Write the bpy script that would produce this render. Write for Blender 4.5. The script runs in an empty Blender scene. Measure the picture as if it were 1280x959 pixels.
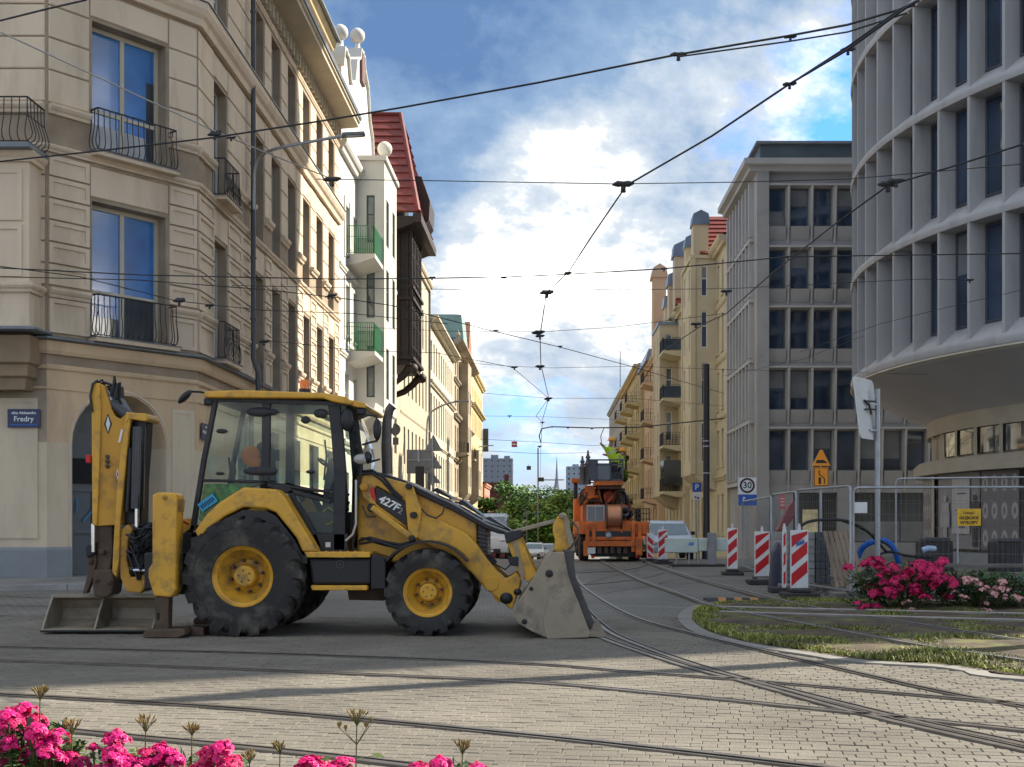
import bpy, bmesh, math, random
from mathutils import Vector, Matrix, noise as mnoise
R = math.radians
random.seed(7)
scene = bpy.context.scene
COL = scene.collection

# ---------------------------------------------------------------- camera
cam_d = bpy.data.cameras.new('camera'); cam = bpy.data.objects.new('camera', cam_d); COL.objects.link(cam)
cam.location = (0, 0, 1.35); cam.rotation_euler = (R(90), 0, 0)
cam_d.sensor_fit = 'HORIZONTAL'; cam_d.sensor_width = 36; cam_d.lens = 36 * 1500 / 1280
cam_d.shift_x = -48 / 1280; cam_d.shift_y = 174.5 / 1280
cam_d.clip_start = 0.1; cam_d.clip_end = 6000
scene.camera = cam
# ---------------------------------------------------------------- light
SUN_EL, SUN_TH = 39.0, 24.0          # elevation; degrees forward of the +X axis
th, el = R(SUN_TH), R(SUN_EL)
to_sun = Vector((math.cos(el) * math.cos(th), math.cos(el) * math.sin(th), math.sin(el)))
sl = bpy.data.lights.new('sun', 'SUN'); sl.energy = 2.05; sl.angle = R(0.53); sl.color = (1.0, 0.93, 0.80)
sun = bpy.data.objects.new('sun', sl); COL.objects.link(sun); sun.location = (60, 30, 60)
sun.rotation_euler = to_sun.to_track_quat('Z', 'Y').to_euler()
world = bpy.data.worlds.new('World'); scene.world = world; world.use_nodes = True
scene.view_settings.view_transform = 'Standard'; scene.view_settings.look = 'None'
scene.view_settings.exposure = 2.25; scene.view_settings.gamma = 1.0
scene.view_settings.use_curve_mapping = False

def world_sky():
    nt = world.node_tree; N = nt.nodes; L = nt.links; N.clear()
    out = N.new('ShaderNodeOutputWorld'); bg = N.new('ShaderNodeBackground'); bg.inputs[1].default_value = 0.15
    sky = N.new('ShaderNodeTexSky'); sky.sky_type = 'NISHITA'; sky.sun_disc = False
    sky.sun_elevation = el; sky.sun_rotation = R(90) - th
    sky.air_density = 1.0; sky.dust_density = 0.6; sky.ozone_density = 1.5
    tc = N.new('ShaderNodeTexCoord'); sep = N.new('ShaderNodeSeparateXYZ'); L.new(tc.outputs['Generated'], sep.inputs[0])
    def mth(op, a, b=None):
        n = N.new('ShaderNodeMath'); n.operation = op
        for i, q in enumerate((a, b)):
            if q is None: continue
            if isinstance(q, (int, float)): n.inputs[i].default_value = q
            else: L.new(q, n.inputs[i])
        return n.outputs[0]
    zz = mth('ADD', mth('MAXIMUM', sep.outputs[2], 0.0), 0.42)
    cmb = N.new('ShaderNodeCombineXYZ')
    L.new(mth('DIVIDE', sep.outputs[0], zz), cmb.inputs[0]); L.new(mth('DIVIDE', sep.outputs[1], zz), cmb.inputs[1])
    def nz(scale, detail, off, rough=.55, dist=0.0):
        mp = N.new('ShaderNodeMapping'); mp.inputs['Location'].default_value = off; L.new(cmb.outputs[0], mp.inputs[0])
        n = N.new('ShaderNodeTexNoise'); n.inputs['Scale'].default_value = scale; n.inputs['Detail'].default_value = detail
        n.inputs['Roughness'].default_value = rough; n.inputs['Distortion'].default_value = dist
        L.new(mp.outputs[0], n.inputs['Vector']); return n.outputs['Fac']
    def ramp(src, stops):
        r = N.new('ShaderNodeValToRGB'); L.new(src, r.inputs[0]); e = r.color_ramp.elements
        while len(e) < len(stops): e.new(0.5)
        for q, (p, c) in zip(e, stops): q.position = p; q.color = c if len(c) == 4 else (*c, 1)
        return r.outputs[0]
    cover = nz(1.9, 12, CLOUD_OFF, .62, .12)
    shade = nz(1.5, 12, (CLOUD_OFF[0] + SH[0], CLOUD_OFF[1] + SH[1], 3.0), .62, .15)
    mask = ramp(cover, [(0.335, (0, 0, 0)), (0.43, (1, 1, 1))])
    # thick cloud is blue-grey, thin rims white
    lum = ramp(shade, [(0.37, (0.20, 0.38, 0.74)), (0.46, (0.46, 0.68, 1.00)), (0.53, (1.08, 1.19, 1.31)), (0.572, (2.3, 2.25, 2.15)), (0.61, (6.5, 6.2, 5.7)), (0.66, (13.0, 12.4, 11.4))])
    mix = N.new('ShaderNodeMix'); mix.data_type = 'RGBA'
    L.new(mask, mix.inputs['Factor'])
    skyb = N.new('ShaderNodeMix'); skyb.data_type = 'RGBA'; skyb.blend_type = 'MULTIPLY'; skyb.inputs['Factor'].default_value = 1
    L.new(sky.outputs[0], skyb.inputs['A']); skyb.inputs['B'].default_value = (0.12, 0.25, 0.50, 1)
    L.new(skyb.outputs['Result'], mix.inputs['A']); L.new(lum, mix.inputs['B'])
    # pale haze low over the horizon
    hz = N.new('ShaderNodeMix'); hz.data_type = 'RGBA'
    L.new(ramp(sep.outputs[2], [(0.0, (.9, .9, .9)), (0.17, (0, 0, 0))]), hz.inputs['Factor'])
    L.new(mix.outputs['Result'], hz.inputs['A']); hz.inputs['B'].default_value = (1.0, 1.1, 1.24, 1)
    L.new(hz.outputs['Result'], bg.inputs[0]); L.new(bg.outputs[0], out.inputs[0])
CLOUD_OFF, SH = (0.44, 5.45, 7.0), (0.08, 2.06)
world_sky()

# ---------------------------------------------------------------- helpers
def P(u, v, y): return Vector(((u - 688) / 1500 * y, y, 1.35 + (654 - v) / 1500 * y))
def G(u, v): y = 2025 / (v - 654); return ((u - 688) / 1500 * y, y)
def X(u, y): return (u - 688) / 1500 * y
def Zv(v, y): return 1.35 + (654 - v) / 1500 * y

MATS = {}
def mat(name, col, rough=.65, var=.12, scale=2.0, bump=0.0, bscale=30.0, metal=0.0, spec=0.4, dirt=None, dscale=1.2, damt=.5, coat=0.0, stretch=(1,1,1), island=0.0):
    if name in MATS: return MATS[name]
    m = bpy.data.materials.new(name); m.use_nodes = True; nt = m.node_tree; N = nt.nodes; L = nt.links
    b = N['Principled BSDF']; b.inputs['Roughness'].default_value = rough; b.inputs['Metallic'].default_value = metal
    b.inputs['Specular IOR Level'].default_value = spec; b.inputs['Coat Weight'].default_value = coat
    geo = N.new('ShaderNodeNewGeometry'); mp = N.new('ShaderNodeMapping'); mp.inputs['Scale'].default_value = stretch
    L.new(geo.outputs['Position'], mp.inputs[0])
    n = N.new('ShaderNodeTexNoise'); n.inputs['Scale'].default_value = scale; n.inputs['Detail'].default_value = 5
    L.new(mp.outputs[0], n.inputs['Vector'])
    r = N.new('ShaderNodeValToRGB'); L.new(n.outputs['Fac'], r.inputs[0])
    r.color_ramp.elements[0].position = .28; r.color_ramp.elements[1].position = .72
    r.color_ramp.elements[0].color = (*[c * (1 - var) for c in col], 1)
    r.color_ramp.elements[1].color = (*[min(1, c * (1 + var)) for c in col], 1)
    c = r.outputs[0]
    if island:
        oi = N.new('ShaderNodeObjectInfo'); ad = N.new('ShaderNodeMath'); ad.operation = 'ADD'
        L.new(geo.outputs['Random Per Island'], ad.inputs[0]); L.new(oi.outputs['Random'], ad.inputs[1])
        fr = N.new('ShaderNodeMath'); fr.operation = 'FRACT'; L.new(ad.outputs[0], fr.inputs[0])
        mr = N.new('ShaderNodeMapRange'); mr.inputs[3].default_value = 1 - island; mr.inputs[4].default_value = 1 + island
        L.new(fr.outputs[0], mr.inputs[0])
        mx = N.new('ShaderNodeMix'); mx.data_type = 'RGBA'; mx.blend_type = 'MULTIPLY'; mx.inputs['Factor'].default_value = 1
        L.new(c, mx.inputs['A']); L.new(mr.outputs[0], mx.inputs['B']); c = mx.outputs['Result']
    if dirt:
        n2 = N.new('ShaderNodeTexNoise'); n2.inputs['Scale'].default_value = dscale; n2.inputs['Detail'].default_value = 8
        n2.inputs['Roughness'].default_value = .65
        L.new(mp.outputs[0], n2.inputs['Vector'])
        r2 = N.new('ShaderNodeValToRGB'); L.new(n2.outputs['Fac'], r2.inputs[0])
        r2.color_ramp.elements[0].position = .5; r2.color_ramp.elements[1].position = .68
        r2.color_ramp.elements[1].color = (damt, damt, damt, 1)
        mx = N.new('ShaderNodeMix'); mx.data_type = 'RGBA'
        L.new(r2.outputs[0], mx.inputs['Factor']); L.new(c, mx.inputs['A']); mx.inputs['B'].default_value = (*dirt, 1); c = mx.outputs['Result']
    L.new(c, b.inputs['Base Color'])
    if bump:
        n3 = N.new('ShaderNodeTexNoise'); n3.inputs['Scale'].default_value = bscale; n3.inputs['Detail'].default_value = 4
        L.new(mp.outputs[0], n3.inputs['Vector'])
        bp = N.new('ShaderNodeBump'); bp.inputs['Strength'].default_value = bump; bp.inputs['Distance'].default_value = .02
        L.new(n3.outputs['Fac'], bp.inputs['Height']); L.new(bp.outputs[0], b.inputs['Normal'])
    MATS[name] = m; return m

def glassmat(name, col, rough=.04, spec=.9, alpha=1.0):
    if name in MATS: return MATS[name]
    m = bpy.data.materials.new(name); m.use_nodes = True; b = m.node_tree.nodes['Principled BSDF']
    b.inputs['Base Color'].default_value = (*col, 1); b.inputs['Roughness'].default_value = rough
    b.inputs['Specular IOR Level'].default_value = spec; b.inputs['IOR'].default_value = 1.6
    MATS[name] = m; return m

def clearglass(name, tint=(.75, .85, .8), fac=.22):
    m = bpy.data.materials.new(name); m.use_nodes = True; nt = m.node_tree; N = nt.nodes; L = nt.links; N.clear()
    o = N.new('ShaderNodeOutputMaterial'); t = N.new('ShaderNodeBsdfTransparent'); g = N.new('ShaderNodeBsdfGlossy')
    t.inputs[0].default_value = (*tint, 1); g.inputs['Roughness'].default_value = .03
    fr = N.new('ShaderNodeFresnel'); fr.inputs[0].default_value = 1.55; mx = N.new('ShaderNodeMixShader')
    ad = N.new('ShaderNodeMath'); ad.operation = 'ADD'; ad.inputs[1].default_value = fac - .05; L.new(fr.outputs[0], ad.inputs[0])
    L.new(ad.outputs[0], mx.inputs[0]); L.new(t.outputs[0], mx.inputs[1]); L.new(g.outputs[0], mx.inputs[2]); L.new(mx.outputs[0], o.inputs[0])
    MATS[name] = m; return m

def wloc(o):
    v = Vector((0, 0, 0))
    while o is not None: v = v + o.location; o = o.parent
    return v

def finish(me, ob, parent, smooth, bevel):
    if smooth:
        for p in me.polygons: p.use_smooth = True
        me.set_sharp_from_angle(angle=R(smooth if smooth is not True else 40))
    if bevel:
        md = ob.modifiers.new('bevel', 'BEVEL'); md.width = bevel; md.segments = 2; md.limit_method = 'ANGLE'; md.angle_limit = R(35)
        md.harden_normals = False
    COL.objects.link(ob)
    if parent is not None:
        ob.parent = parent; ob.location = -wloc(parent)
    return ob

class MB:
    def __init__(s): s.v = []; s.f = []; s.mi = []; s.cur = 0
    def add(s, vs, fs):
        o = len(s.v); s.v += [tuple(q) for q in vs]
        for f in fs: s.f.append(tuple(i + o for i in f)); s.mi.append(s.cur)
        return s
    def box(s, x0, x1, y0, y1, z0, z1):
        if x0 > x1: x0, x1 = x1, x0
        if y0 > y1: y0, y1 = y1, y0
        if z0 > z1: z0, z1 = z1, z0
        return s.add([(x0,y0,z0),(x1,y0,z0),(x1,y1,z0),(x0,y1,z0),(x0,y0,z1),(x1,y0,z1),(x1,y1,z1),(x0,y1,z1)],
                     [(0,3,2,1),(4,5,6,7),(0,1,5,4),(1,2,6,5),(2,3,7,6),(3,0,4,7)])
    def obox(s, c, ax, ay, az):
        c, ax, ay, az = Vector(c), Vector(ax), Vector(ay), Vector(az)
        vs = [c + i*ax + j*ay + k*az for k in (-1,1) for (i,j) in ((-1,-1),(1,-1),(1,1),(-1,1))]
        return s.add(vs, [(0,3,2,1),(4,5,6,7),(0,1,5,4),(1,2,6,5),(2,3,7,6),(3,0,4,7)])
    def bar(s, p0, p1, w, h, up=(0,0,1)):
        p0, p1 = Vector(p0), Vector(p1); d = p1 - p0; L = d.length; d.normalize(); up = Vector(up)
        if abs(d.dot(up)) > .99: up = Vector((0,1,0))
        sd = d.cross(up).normalized(); u = sd.cross(d)
        return s.obox((p0+p1)/2, d*L/2, sd*w/2, u*h/2)
    def prism(s, poly, a, b, axis='y'):
        n = len(poly)
        def mk(p, t):
            if axis == 'y': return (p[0], t, p[1])
            if axis == 'x': return (t, p[0], p[1])
            return (p[0], p[1], t)
        vs = [mk(p, a) for p in poly] + [mk(p, b) for p in poly]
        fs = [tuple(range(n)), tuple(range(2*n-1, n-1, -1))] + [(i, i+n, (i+1)%n+n, (i+1)%n) for i in range(n)]
        return s.add(vs, fs)
    def tube(s, pts, r, n=8, cap=True):
        pts = [Vector(p) for p in pts]; rs = r if isinstance(r, (list, tuple)) else [r]*len(pts)
        vs = []; prev = None
        for i, p in enumerate(pts):
            t = (pts[min(i+1, len(pts)-1)] - pts[max(i-1, 0)])
            if t.length < 1e-9: t = Vector((0,0,1))
            t.normalize()
            if prev is None:
                up = Vector((0,0,1)) if abs(t.z) < .95 else Vector((0,1,0)); a = t.cross(up).normalized()
            else:
                a = (prev - t*prev.dot(t)); a = a.normalized() if a.length > 1e-6 else t.cross(Vector((1,0,0))).normalized()
            prev = a; b = t.cross(a)
            vs += [p + (a*math.cos(k*2*math.pi/n) + b*math.sin(k*2*math.pi/n))*rs[i] for k in range(n)]
        fs = []
        for i in range(len(pts)-1):
            for k in range(n):
                k2 = (k+1) % n; fs.append((i*n+k, i*n+k2, (i+1)*n+k2, (i+1)*n+k))
        if cap: fs.append(tuple(range(n-1, -1, -1))); fs.append(tuple(range((len(pts)-1)*n, len(pts)*n)))
        return s.add(vs, fs)
    def cyl(s, p0, p1, r0, r1=None, n=12): return s.tube([p0, p1], [r0, r0 if r1 is None else r1], n)
    def lathe(s, prof, c, axis=(0,0,1), n=24, a0=0, a1=None):
        ax = Vector(axis).normalized(); u = ax.orthogonal().normalized(); w = ax.cross(u); c = Vector(c); vs = []; m = len(prof)
        full = a1 is None; steps = n if full else n+1
        for k in range(steps):
            t = a0 + (2*math.pi if full else (a1-a0))*k/n; d = u*math.cos(t) + w*math.sin(t)
            vs += [c + d*r + ax*h for r, h in prof]
        fs = []
        for k in range(n):
            k2 = (k+1) % steps
            for j in range(m-1): fs.append((k*m+j, k2*m+j, k2*m+j+1, k*m+j+1))
        return s.add(vs, fs)
    def ball(s, c, r, n=12, sq=(1,1,1)):
        c = Vector(c); vs = []; fs = []; m = n//2
        for j in range(m+1):
            ph = math.pi*j/m
            for k in range(n):
                t = 2*math.pi*k/n
                vs.append((c.x+r*sq[0]*math.sin(ph)*math.cos(t), c.y+r*sq[1]*math.sin(ph)*math.sin(t), c.z+r*sq[2]*math.cos(ph)))
        for j in range(m):
            for k in range(n): fs.append((j*n+k, (j+1)*n+k, (j+1)*n+(k+1)%n, j*n+(k+1)%n))
        return s.add(vs, fs)
    def mesh(s, name, mats):
        me = bpy.data.meshes.new(name); me.from_pydata(s.v, [], s.f)
        if not isinstance(mats, (list, tuple)): mats = [mats]
        for m in mats: me.materials.append(m)
        if len(mats) > 1: me.polygons.foreach_set('material_index', s.mi)
        me.validate(); me.update(); return me
    def build(s, name, mats, parent=None, smooth=False, bevel=0, fix=True):
        me = s.mesh(name, mats)
        if fix:
            bm = bmesh.new(); bm.from_mesh(me); bmesh.ops.remove_doubles(bm, verts=bm.verts, dist=1e-5)
            bmesh.ops.recalc_face_normals(bm, faces=bm.faces); bm.to_mesh(me); bm.free()
        return finish(me, bpy.data.objects.new(name, me), parent, smooth, bevel)

def tag(o, label=None, cat=None, group=None, kind=None):
    if label: o['label'] = label
    if cat: o['category'] = cat
    if group: o['group'] = group
    if kind: o['kind'] = kind
    return o
def thing(name, label, cat, loc=(0,0,0), group=None):
    o = bpy.data.objects.new(name, None); COL.objects.link(o); o.location = loc; o.empty_display_size = .2
    return tag(o, label, cat, group)
def copy_tree(o, parent=None):
    c = o.copy(); COL.objects.link(c)
    if parent is not None: c.parent = parent
    for ch in list(o.children): copy_tree(ch, c)
    return c
def inst(name, me, parent, loc, rz=0.0, rot=None, scale=None):
    o = bpy.data.objects.new(name, me); COL.objects.link(o)
    if parent is not None:
        o.parent = parent; o.location = Vector(loc) - wloc(parent)
    else: o.location = loc
    if rot is not None: o.rotation_euler = rot
    else: o.rotation_euler = (0, 0, rz)
    if scale is not None: o.scale = scale
    return o
def sub(name, me, parent):                      # child sharing the parent's own frame
    o = bpy.data.objects.new(name, me); COL.objects.link(o); o.parent = parent; return o
def text_mesh(txt, size, extrude=.002, align='CENTER', bold=0.0, shear=0.0):
    cu = bpy.data.curves.new('txt', 'FONT'); cu.body = txt; cu.size = size; cu.extrude = extrude; cu.align_x = align; cu.align_y = 'CENTER'
    cu.offset = bold; cu.shear = shear; cu.resolution_u = 4
    ob = bpy.data.objects.new('txt', cu); COL.objects.link(ob)
    dg = bpy.context.evaluated_depsgraph_get(); me = bpy.data.meshes.new_from_object(ob.evaluated_get(dg))
    bpy.data.objects.remove(ob); bpy.data.curves.remove(cu); return me
def put_text(name, txt, size, m, parent, loc, rot, bold=0.0, shear=0.0, sx=1.0):
    me = text_mesh(txt, size, .002, 'CENTER', bold, shear); me.materials.clear(); me.materials.append(m)
    o = inst(name, me, parent, loc, rot=rot); o.scale = (sx, 1, 1); return o
FACE_CAM = (R(90), 0, 0)
# ================================================================ GROUND
def zg(y): return 0.0 if y < 45 else (-0.03 * (y - 45) if y < 200 else -4.65)
def zs(y): return -0.012 if y < 17.2 else (-0.012 * (17.6 - y) / .4 if y < 17.6 else zg(y))

def setts_mat(name, c1, c2, mortar, bw=.20, bh=.12, scale=1.0, rough=.75, bump=.5, rot=0.0):
    m = bpy.data.materials.new(name); m.use_nodes = True; nt = m.node_tree; N = nt.nodes; L = nt.links; b = N['Principled BSDF']
    b.inputs['Roughness'].default_value = rough; b.inputs['Specular IOR Level'].default_value = .3
    geo = N.new('ShaderNodeNewGeometry'); mp = N.new('ShaderNodeMapping'); mp.inputs['Rotation'].default_value = (0, 0, rot); L.new(geo.outputs['Position'], mp.inputs[0])
    br = N.new('ShaderNodeTexBrick'); L.new(mp.outputs[0], br.inputs['Vector']); br.inputs['Scale'].default_value = scale
    br.inputs['Brick Width'].default_value = bw; br.inputs['Row Height'].default_value = bh; br.inputs['Mortar Size'].default_value = .008
    br.inputs['Color1'].default_value = (*c1, 1); br.inputs['Color2'].default_value = (*c2, 1); br.inputs['Mortar'].default_value = (*mortar, 1)
    n = N.new('ShaderNodeTexNoise'); n.inputs['Scale'].default_value = .35; n.inputs['Detail'].default_value = 7; L.new(geo.outputs['Position'], n.inputs['Vector'])
    mr = N.new('ShaderNodeMapRange'); mr.inputs[1].default_value = .3; mr.inputs[2].default_value = .7; mr.inputs[3].default_value = .72; mr.inputs[4].default_value = 1.2; L.new(n.outputs['Fac'], mr.inputs[0])
    mx = N.new('ShaderNodeMix'); mx.data_type = 'RGBA'; mx.blend_type = 'MULTIPLY'; mx.inputs['Factor'].default_value = 1
    L.new(br.outputs['Color'], mx.inputs['A']); L.new(mr.outputs[0], mx.inputs['B']); L.new(mx.outputs['Result'], b.inputs['Base Color'])
    bp = N.new('ShaderNodeBump'); bp.inputs['Strength'].default_value = bump; bp.inputs['Distance'].default_value = .01; bp.invert = True
    L.new(br.outputs['Fac'], bp.inputs['Height']); L.new(bp.outputs[0], b.inputs['Normal'])
    MATS[name] = m; return m

M_STREET = setts_mat('street_setts', (.16, .146, .122), (.195, .178, .15), (.07, .065, .06), rot=R(12))
M_PAVE = setts_mat('pavement_slabs', (.20, .19, .18), (.26, .25, .23), (.10, .10, .09), bw=.5, bh=.35)
M_KERB = mat('kerb_granite', (.30, .29, .27), .8, .2, 3, .3, 60)
M_PAVER = mat('paver_stone', (.185, .165, .135), .85, .22, .8, .35, 55, island=.06, dirt=(.14, .125, .103), dscale=1.3, damt=.6, spec=.15)
M_STEEL = mat('rail_steel', (.17, .15, .13), .45, .25, 5, metal=.6)
M_STEEL2 = mat('rail_rust', (.11, .075, .055), .7, .3, 6, .2)
M_GROOVE = mat('rail_groove', (.028, .025, .022), .9, .3, 5)
M_SOIL = mat('bare_soil', (.085, .062, .042), .95, .4, 2.5, 1.0, 18, dirt=(.15, .16, .04), dscale=1.6, damt=.9)

b = MB(); xs = [-900, -60, -30, -12, -6, 0, 6, 12, 30, 60, 900]
ys = [-40, 0, 6, 10, 14, 17.2, 17.6, 25, 35, 45, 60, 90, 140, 200, 400, 1000, 3000]
b.add([(x, y, zs(y)) for y in ys for x in xs], [(j*len(xs)+i, j*len(xs)+i+1, (j+1)*len(xs)+i+1, (j+1)*len(xs)+i) for j in range(len(ys)-1) for i in range(len(xs)-1)])
street = tag(b.build('street', M_STREET), kind='structure')

def strip_pave(name, inner, outer_x, h=.11):
    """pavement slab: inner = list of (x,y) kerb line, outer_x = far side x"""
    b = MB(); n = len(inner)
    top = [(x, y, zg(y)+h) for x, y in inner] + [(outer_x, y, zg(y)+h) for x, y in inner]
    fs = [(i, i+1, n+i+1, n+i) for i in range(n-1)]
    b.add(top, fs); o = tag(b.build(name, M_PAVE), kind='structure')
    k = MB(); sgn = 1 if outer_x < inner[0][0] else -1
    for i in range(n-1):
        (x0, y0), (x1, y1) = inner[i], inner[i+1]
        L = math.hypot(x1-x0, y1-y0); m = max(1, int(L/1.0)) if y0 < 60 else 1
        for q in range(m):
            a, c = q/m, (q+1)/m - (.012/L if m > 1 else 0)
            p0 = Vector((x0+(x1-x0)*a, y0+(y1-y0)*a, 0)); p1 = Vector((x0+(x1-x0)*c, y0+(y1-y0)*c, 0))
            p0.z = zg(p0.y); p1.z = zg(p1.y)
            d = (p1-p0).normalized(); sd = Vector((d.y, -d.x, 0))*sgn
            kk = MB(); w = .15; up = Vector((0, 0, h+.004))
            dn = Vector((0, 0, -.05))
            A, Bq, Cq, D = p0, p1, p1+sd*w, p0+sd*w
            k.add([A+dn, Bq+dn, Cq+dn, D+dn, A+up, Bq+up, Cq+up, D+up], [(0,3,2,1),(4,5,6,7),(0,1,5,4),(1,2,6,5),(2,3,7,6),(3,0,4,7)])
    ko = k.build('kerb', M_KERB, o); ko['kind'] = 'stuff'
    return o
strip_pave('pavement_left', [(-40, 24.0), (-11.0, 24.0), (-8.5, 24.6), (-7.0, 26.2), (-6.3, 29), (-6.2, 45), (-6.2, 90), (-6.2, 170)], -60)
strip_pave('pavement_right', [(60, 46.4), (8.6, 46.5), (8.4, 60), (8.4, 90), (8.4, 200)], 60)

# ---- grass island polygon
ISL = [G(*p) for p in ((866, 776), (866, 769), (874, 761), (895, 755), (935, 750.5), (1000, 750), (1070, 750))] + [(5.8, 21.2), (9, 21.3), (16, 21.3), (16, 7.6), (9.0, 8.4), (6.2, 9.4)] + \
      [G(*p) for p in ((1280, 847), (1230, 839), (1180, 832), (1080, 826), (1020, 817), (945, 806), (900, 795), (878, 786))]
def inpoly(x, y, poly):
    c = False; j = len(poly)-1
    for i in range(len(poly)):
        xi, yi = poly[i]; xj, yj = poly[j]
        if (yi > y) != (yj > y) and x < (xj-xi)*(y-yi)/(yj-yi)+xi: c = not c
        j = i
    return c
def pdist(x, y, poly):
    best = 9e9
    for i in range(len(poly)):
        (x0, y0), (x1, y1) = poly[i-1], poly[i]; dx, dy = x1-x0, y1-y0
        t = max(0, min(1, ((x-x0)*dx+(y-y0)*dy)/max(1e-9, dx*dx+dy*dy)))
        best = min(best, math.hypot(x-x0-dx*t, y-y0-dy*t))
    return best
def crom(pts, m=6, closed=False):
    out = []; n = len(pts); pts = [Vector((*p, 0)) if len(p) == 2 else Vector(p) for p in pts]
    for i in range(n-1 if not closed else n):
        p0, p1, p2, p3 = (pts[(i+k) % n] if closed else pts[max(0, min(n-1, i+k))] for k in (-1, 0, 1, 2))
        for q in range(m):
            t = q/m
            out.append(.5*((2*p1)+(p2-p0)*t+(2*p0-5*p1+4*p2-p3)*t*t+(3*p1-p0-3*p2+p3)*t**3))
    if not closed: out.append(pts[-1])
    return out
b = MB(); gx0, gx1, gy0, gy1, st = 1.6, 16, 7.6, 21.4, .2
gh = {}
for j in range(int((gy1-gy0)/st)+1):
    for i in range(int((gx1-gx0)/st)+1):
        x, y = gx0+i*st, gy0+j*st
        if inpoly(x, y, ISL):
            d = pdist(x, y, ISL); gh[(i, j)] = len(b.v)
            b.v.append((x, y, .012+min(.03, d*.1)+.035*mnoise.noise((x*1.7, y*1.7, 0))*min(1, d*2)))
for (i, j) in list(gh):
    q = [(i, j), (i+1, j), (i+1, j+1), (i, j+1)]
    if all(k in gh for k in q): b.f.append(tuple(gh[k] for k in q)); b.mi.append(0)
# skirt sheet that fills the ragged rim
soil = tag(b.build('soil_bed', M_SOIL, smooth=True), kind='structure')
b = MB(); b.add([(x, y, .006) for x, y in ISL], [tuple(range(len(ISL)))]); b.build('soil_rim', M_SOIL, soil)
# stone edging band round the island
M_EDGE = mat('edging_stone', (.23, .215, .19), .8, .2, 2, .3, 40)
edge = crom([(p[0], p[1]) for p in (ISL[-9:] + ISL[:5])], 5)
b = MB(); L_, R_ = [], []
for i, p in enumerate(edge):
    t = (edge[min(i+1, len(edge)-1)]-edge[max(i-1, 0)]).normalized(); nrm = Vector((-t.y, t.x, 0))
    if inpoly((p+nrm*.12).x, (p+nrm*.12).y, ISL): nrm = -nrm
    L_.append(p+nrm*.0); R_.append(p+nrm*.2)
n = len(edge)
b.add([(q.x, q.y, .010) for q in L_]+[(q.x, q.y, .010) for q in R_]+[(q.x, q.y, -.02) for q in L_]+[(q.x, q.y, -.02) for q in R_],
      [(i, i+1, n+i+1, n+i) for i in range(n-1)]+[(n+i, n+i+1, 3*n+i+1, 3*n+i) for i in range(n-1)]+[(i, 2*n+i, 2*n+i+1, i+1) for i in range(n-1)])
tag(b.build('kerb_strip', M_EDGE), kind='structure')

# ---- tram tracks: polylines of image points on the ground, drawn as grooved rails
def rail(pts, parent, z=.0, flip=1, world=False, groove=True, mt=None):
    c = crom([p if world else G(*p) for p in pts], 8); n = len(c)
    prof = [(-.030, -.03), (-.030, .014), (.028, .014), (.030, .004), (.066, .004), (.068, .012), (.088, .012), (.088, -.03)] if groove else [(-.028, -.06), (-.028, .0), (-.02, .012), (.02, .012), (.028, .0), (.028, -.06)]
    b = MB(); vs = []
    for i, p in enumerate(c):
        t = (c[min(i+1, n-1)]-c[max(i-1, 0)]).normalized(); nr = Vector((t.y, -t.x, 0))*flip
        vs += [(p.x+nr.x*a, p.y+nr.y*a, zg(p.y)+z+h) for a, h in prof]
    m = len(prof)
    for i in range(n-1):
        for j in range(m-1):
            b.f.append((i*m+j, i*m+j+1, (i+1)*m+j+1, (i+1)*m+j)); b.mi.append(1 if groove and j in (2, 3, 4) else 0)
    b.v = [tuple(q) for q in vs]
    return b.build('rail', [mt or M_STEEL, M_GROOVE], parent)
def track(label, rails, **k):
    t = thing('tram_track', label, 'tram track', (*G(*rails[0][0]), 0) if not k.get('world') else (*rails[0][0][:2], 0))
    for i, r in enumerate(rails): rail(r, t, flip=1 if i == 0 else -1, **k)
    return t
track('tram track crossing the square just in front of the yellow backhoe', [
    [(-120, 804), (0, 809), (320, 817), (640, 829), (790, 840), (960, 853), (1280, 881), (1420, 895)],
    [(-120, 822), (0, 827), (320, 839), (640, 853), (840, 870), (1040, 890), (1280, 915), (1420, 931)]])
track('tram track in the sunlit paving beside the foreground rose bed', [
    [(-120, 862), (0, 868), (300, 886), (640, 917), (840, 938), (1020, 959), (1200, 984)],
    [(-120, 897), (0, 905), (100, 917), (320, 938), (500, 958), (760, 993)]])
track('curved tram track swinging from the street past the loader bucket', [
    [(1440, 976), (1280, 940), (1070, 892), (940, 856), (840, 829), (740, 793), (712, 768), (700, 745), (696, 725), (696, 705)],
    [(1440, 911), (1280, 883), (1190, 867), (1090, 845), (990, 822), (865, 792), (790, 770), (742, 743), (722, 725), (714, 705)]])
rail([(1440, 970), (1280, 933), (1150, 905), (1000, 868), (880, 836), (800, 808), (760, 790), (735, 768), (722, 750)], bpy.data.objects['tram_track.002'])
track('curved tram track running from the street across the weedy island', [
    [(1400, 853), (1280, 832), (1175, 816), (1090, 801), (1008, 785), (896, 762), (855, 747), (800, 727), (765, 710), (752, 703)],
    [(1400, 825), (1280, 806), (1155, 786), (1057, 770), (978, 754), (860, 722), (822, 709), (806, 703)]], z=.045, mt=mat('worn_rail', (.26, .24, .22), .45, .15, 5, metal=.5))
track('straight rusty tram track running across the weedy island below the roses', [
    [(896, 763), (1020, 766), (1150, 769), (1280, 772), (1450, 776)], [(900, 769.5), (1050, 774), (1172, 777.5), (1300, 781), (1450, 785)]], z=.06, groove=False, mt=mat('polished_rail', (.26, .24, .22), .45, .15, 5, metal=.5))
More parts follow.
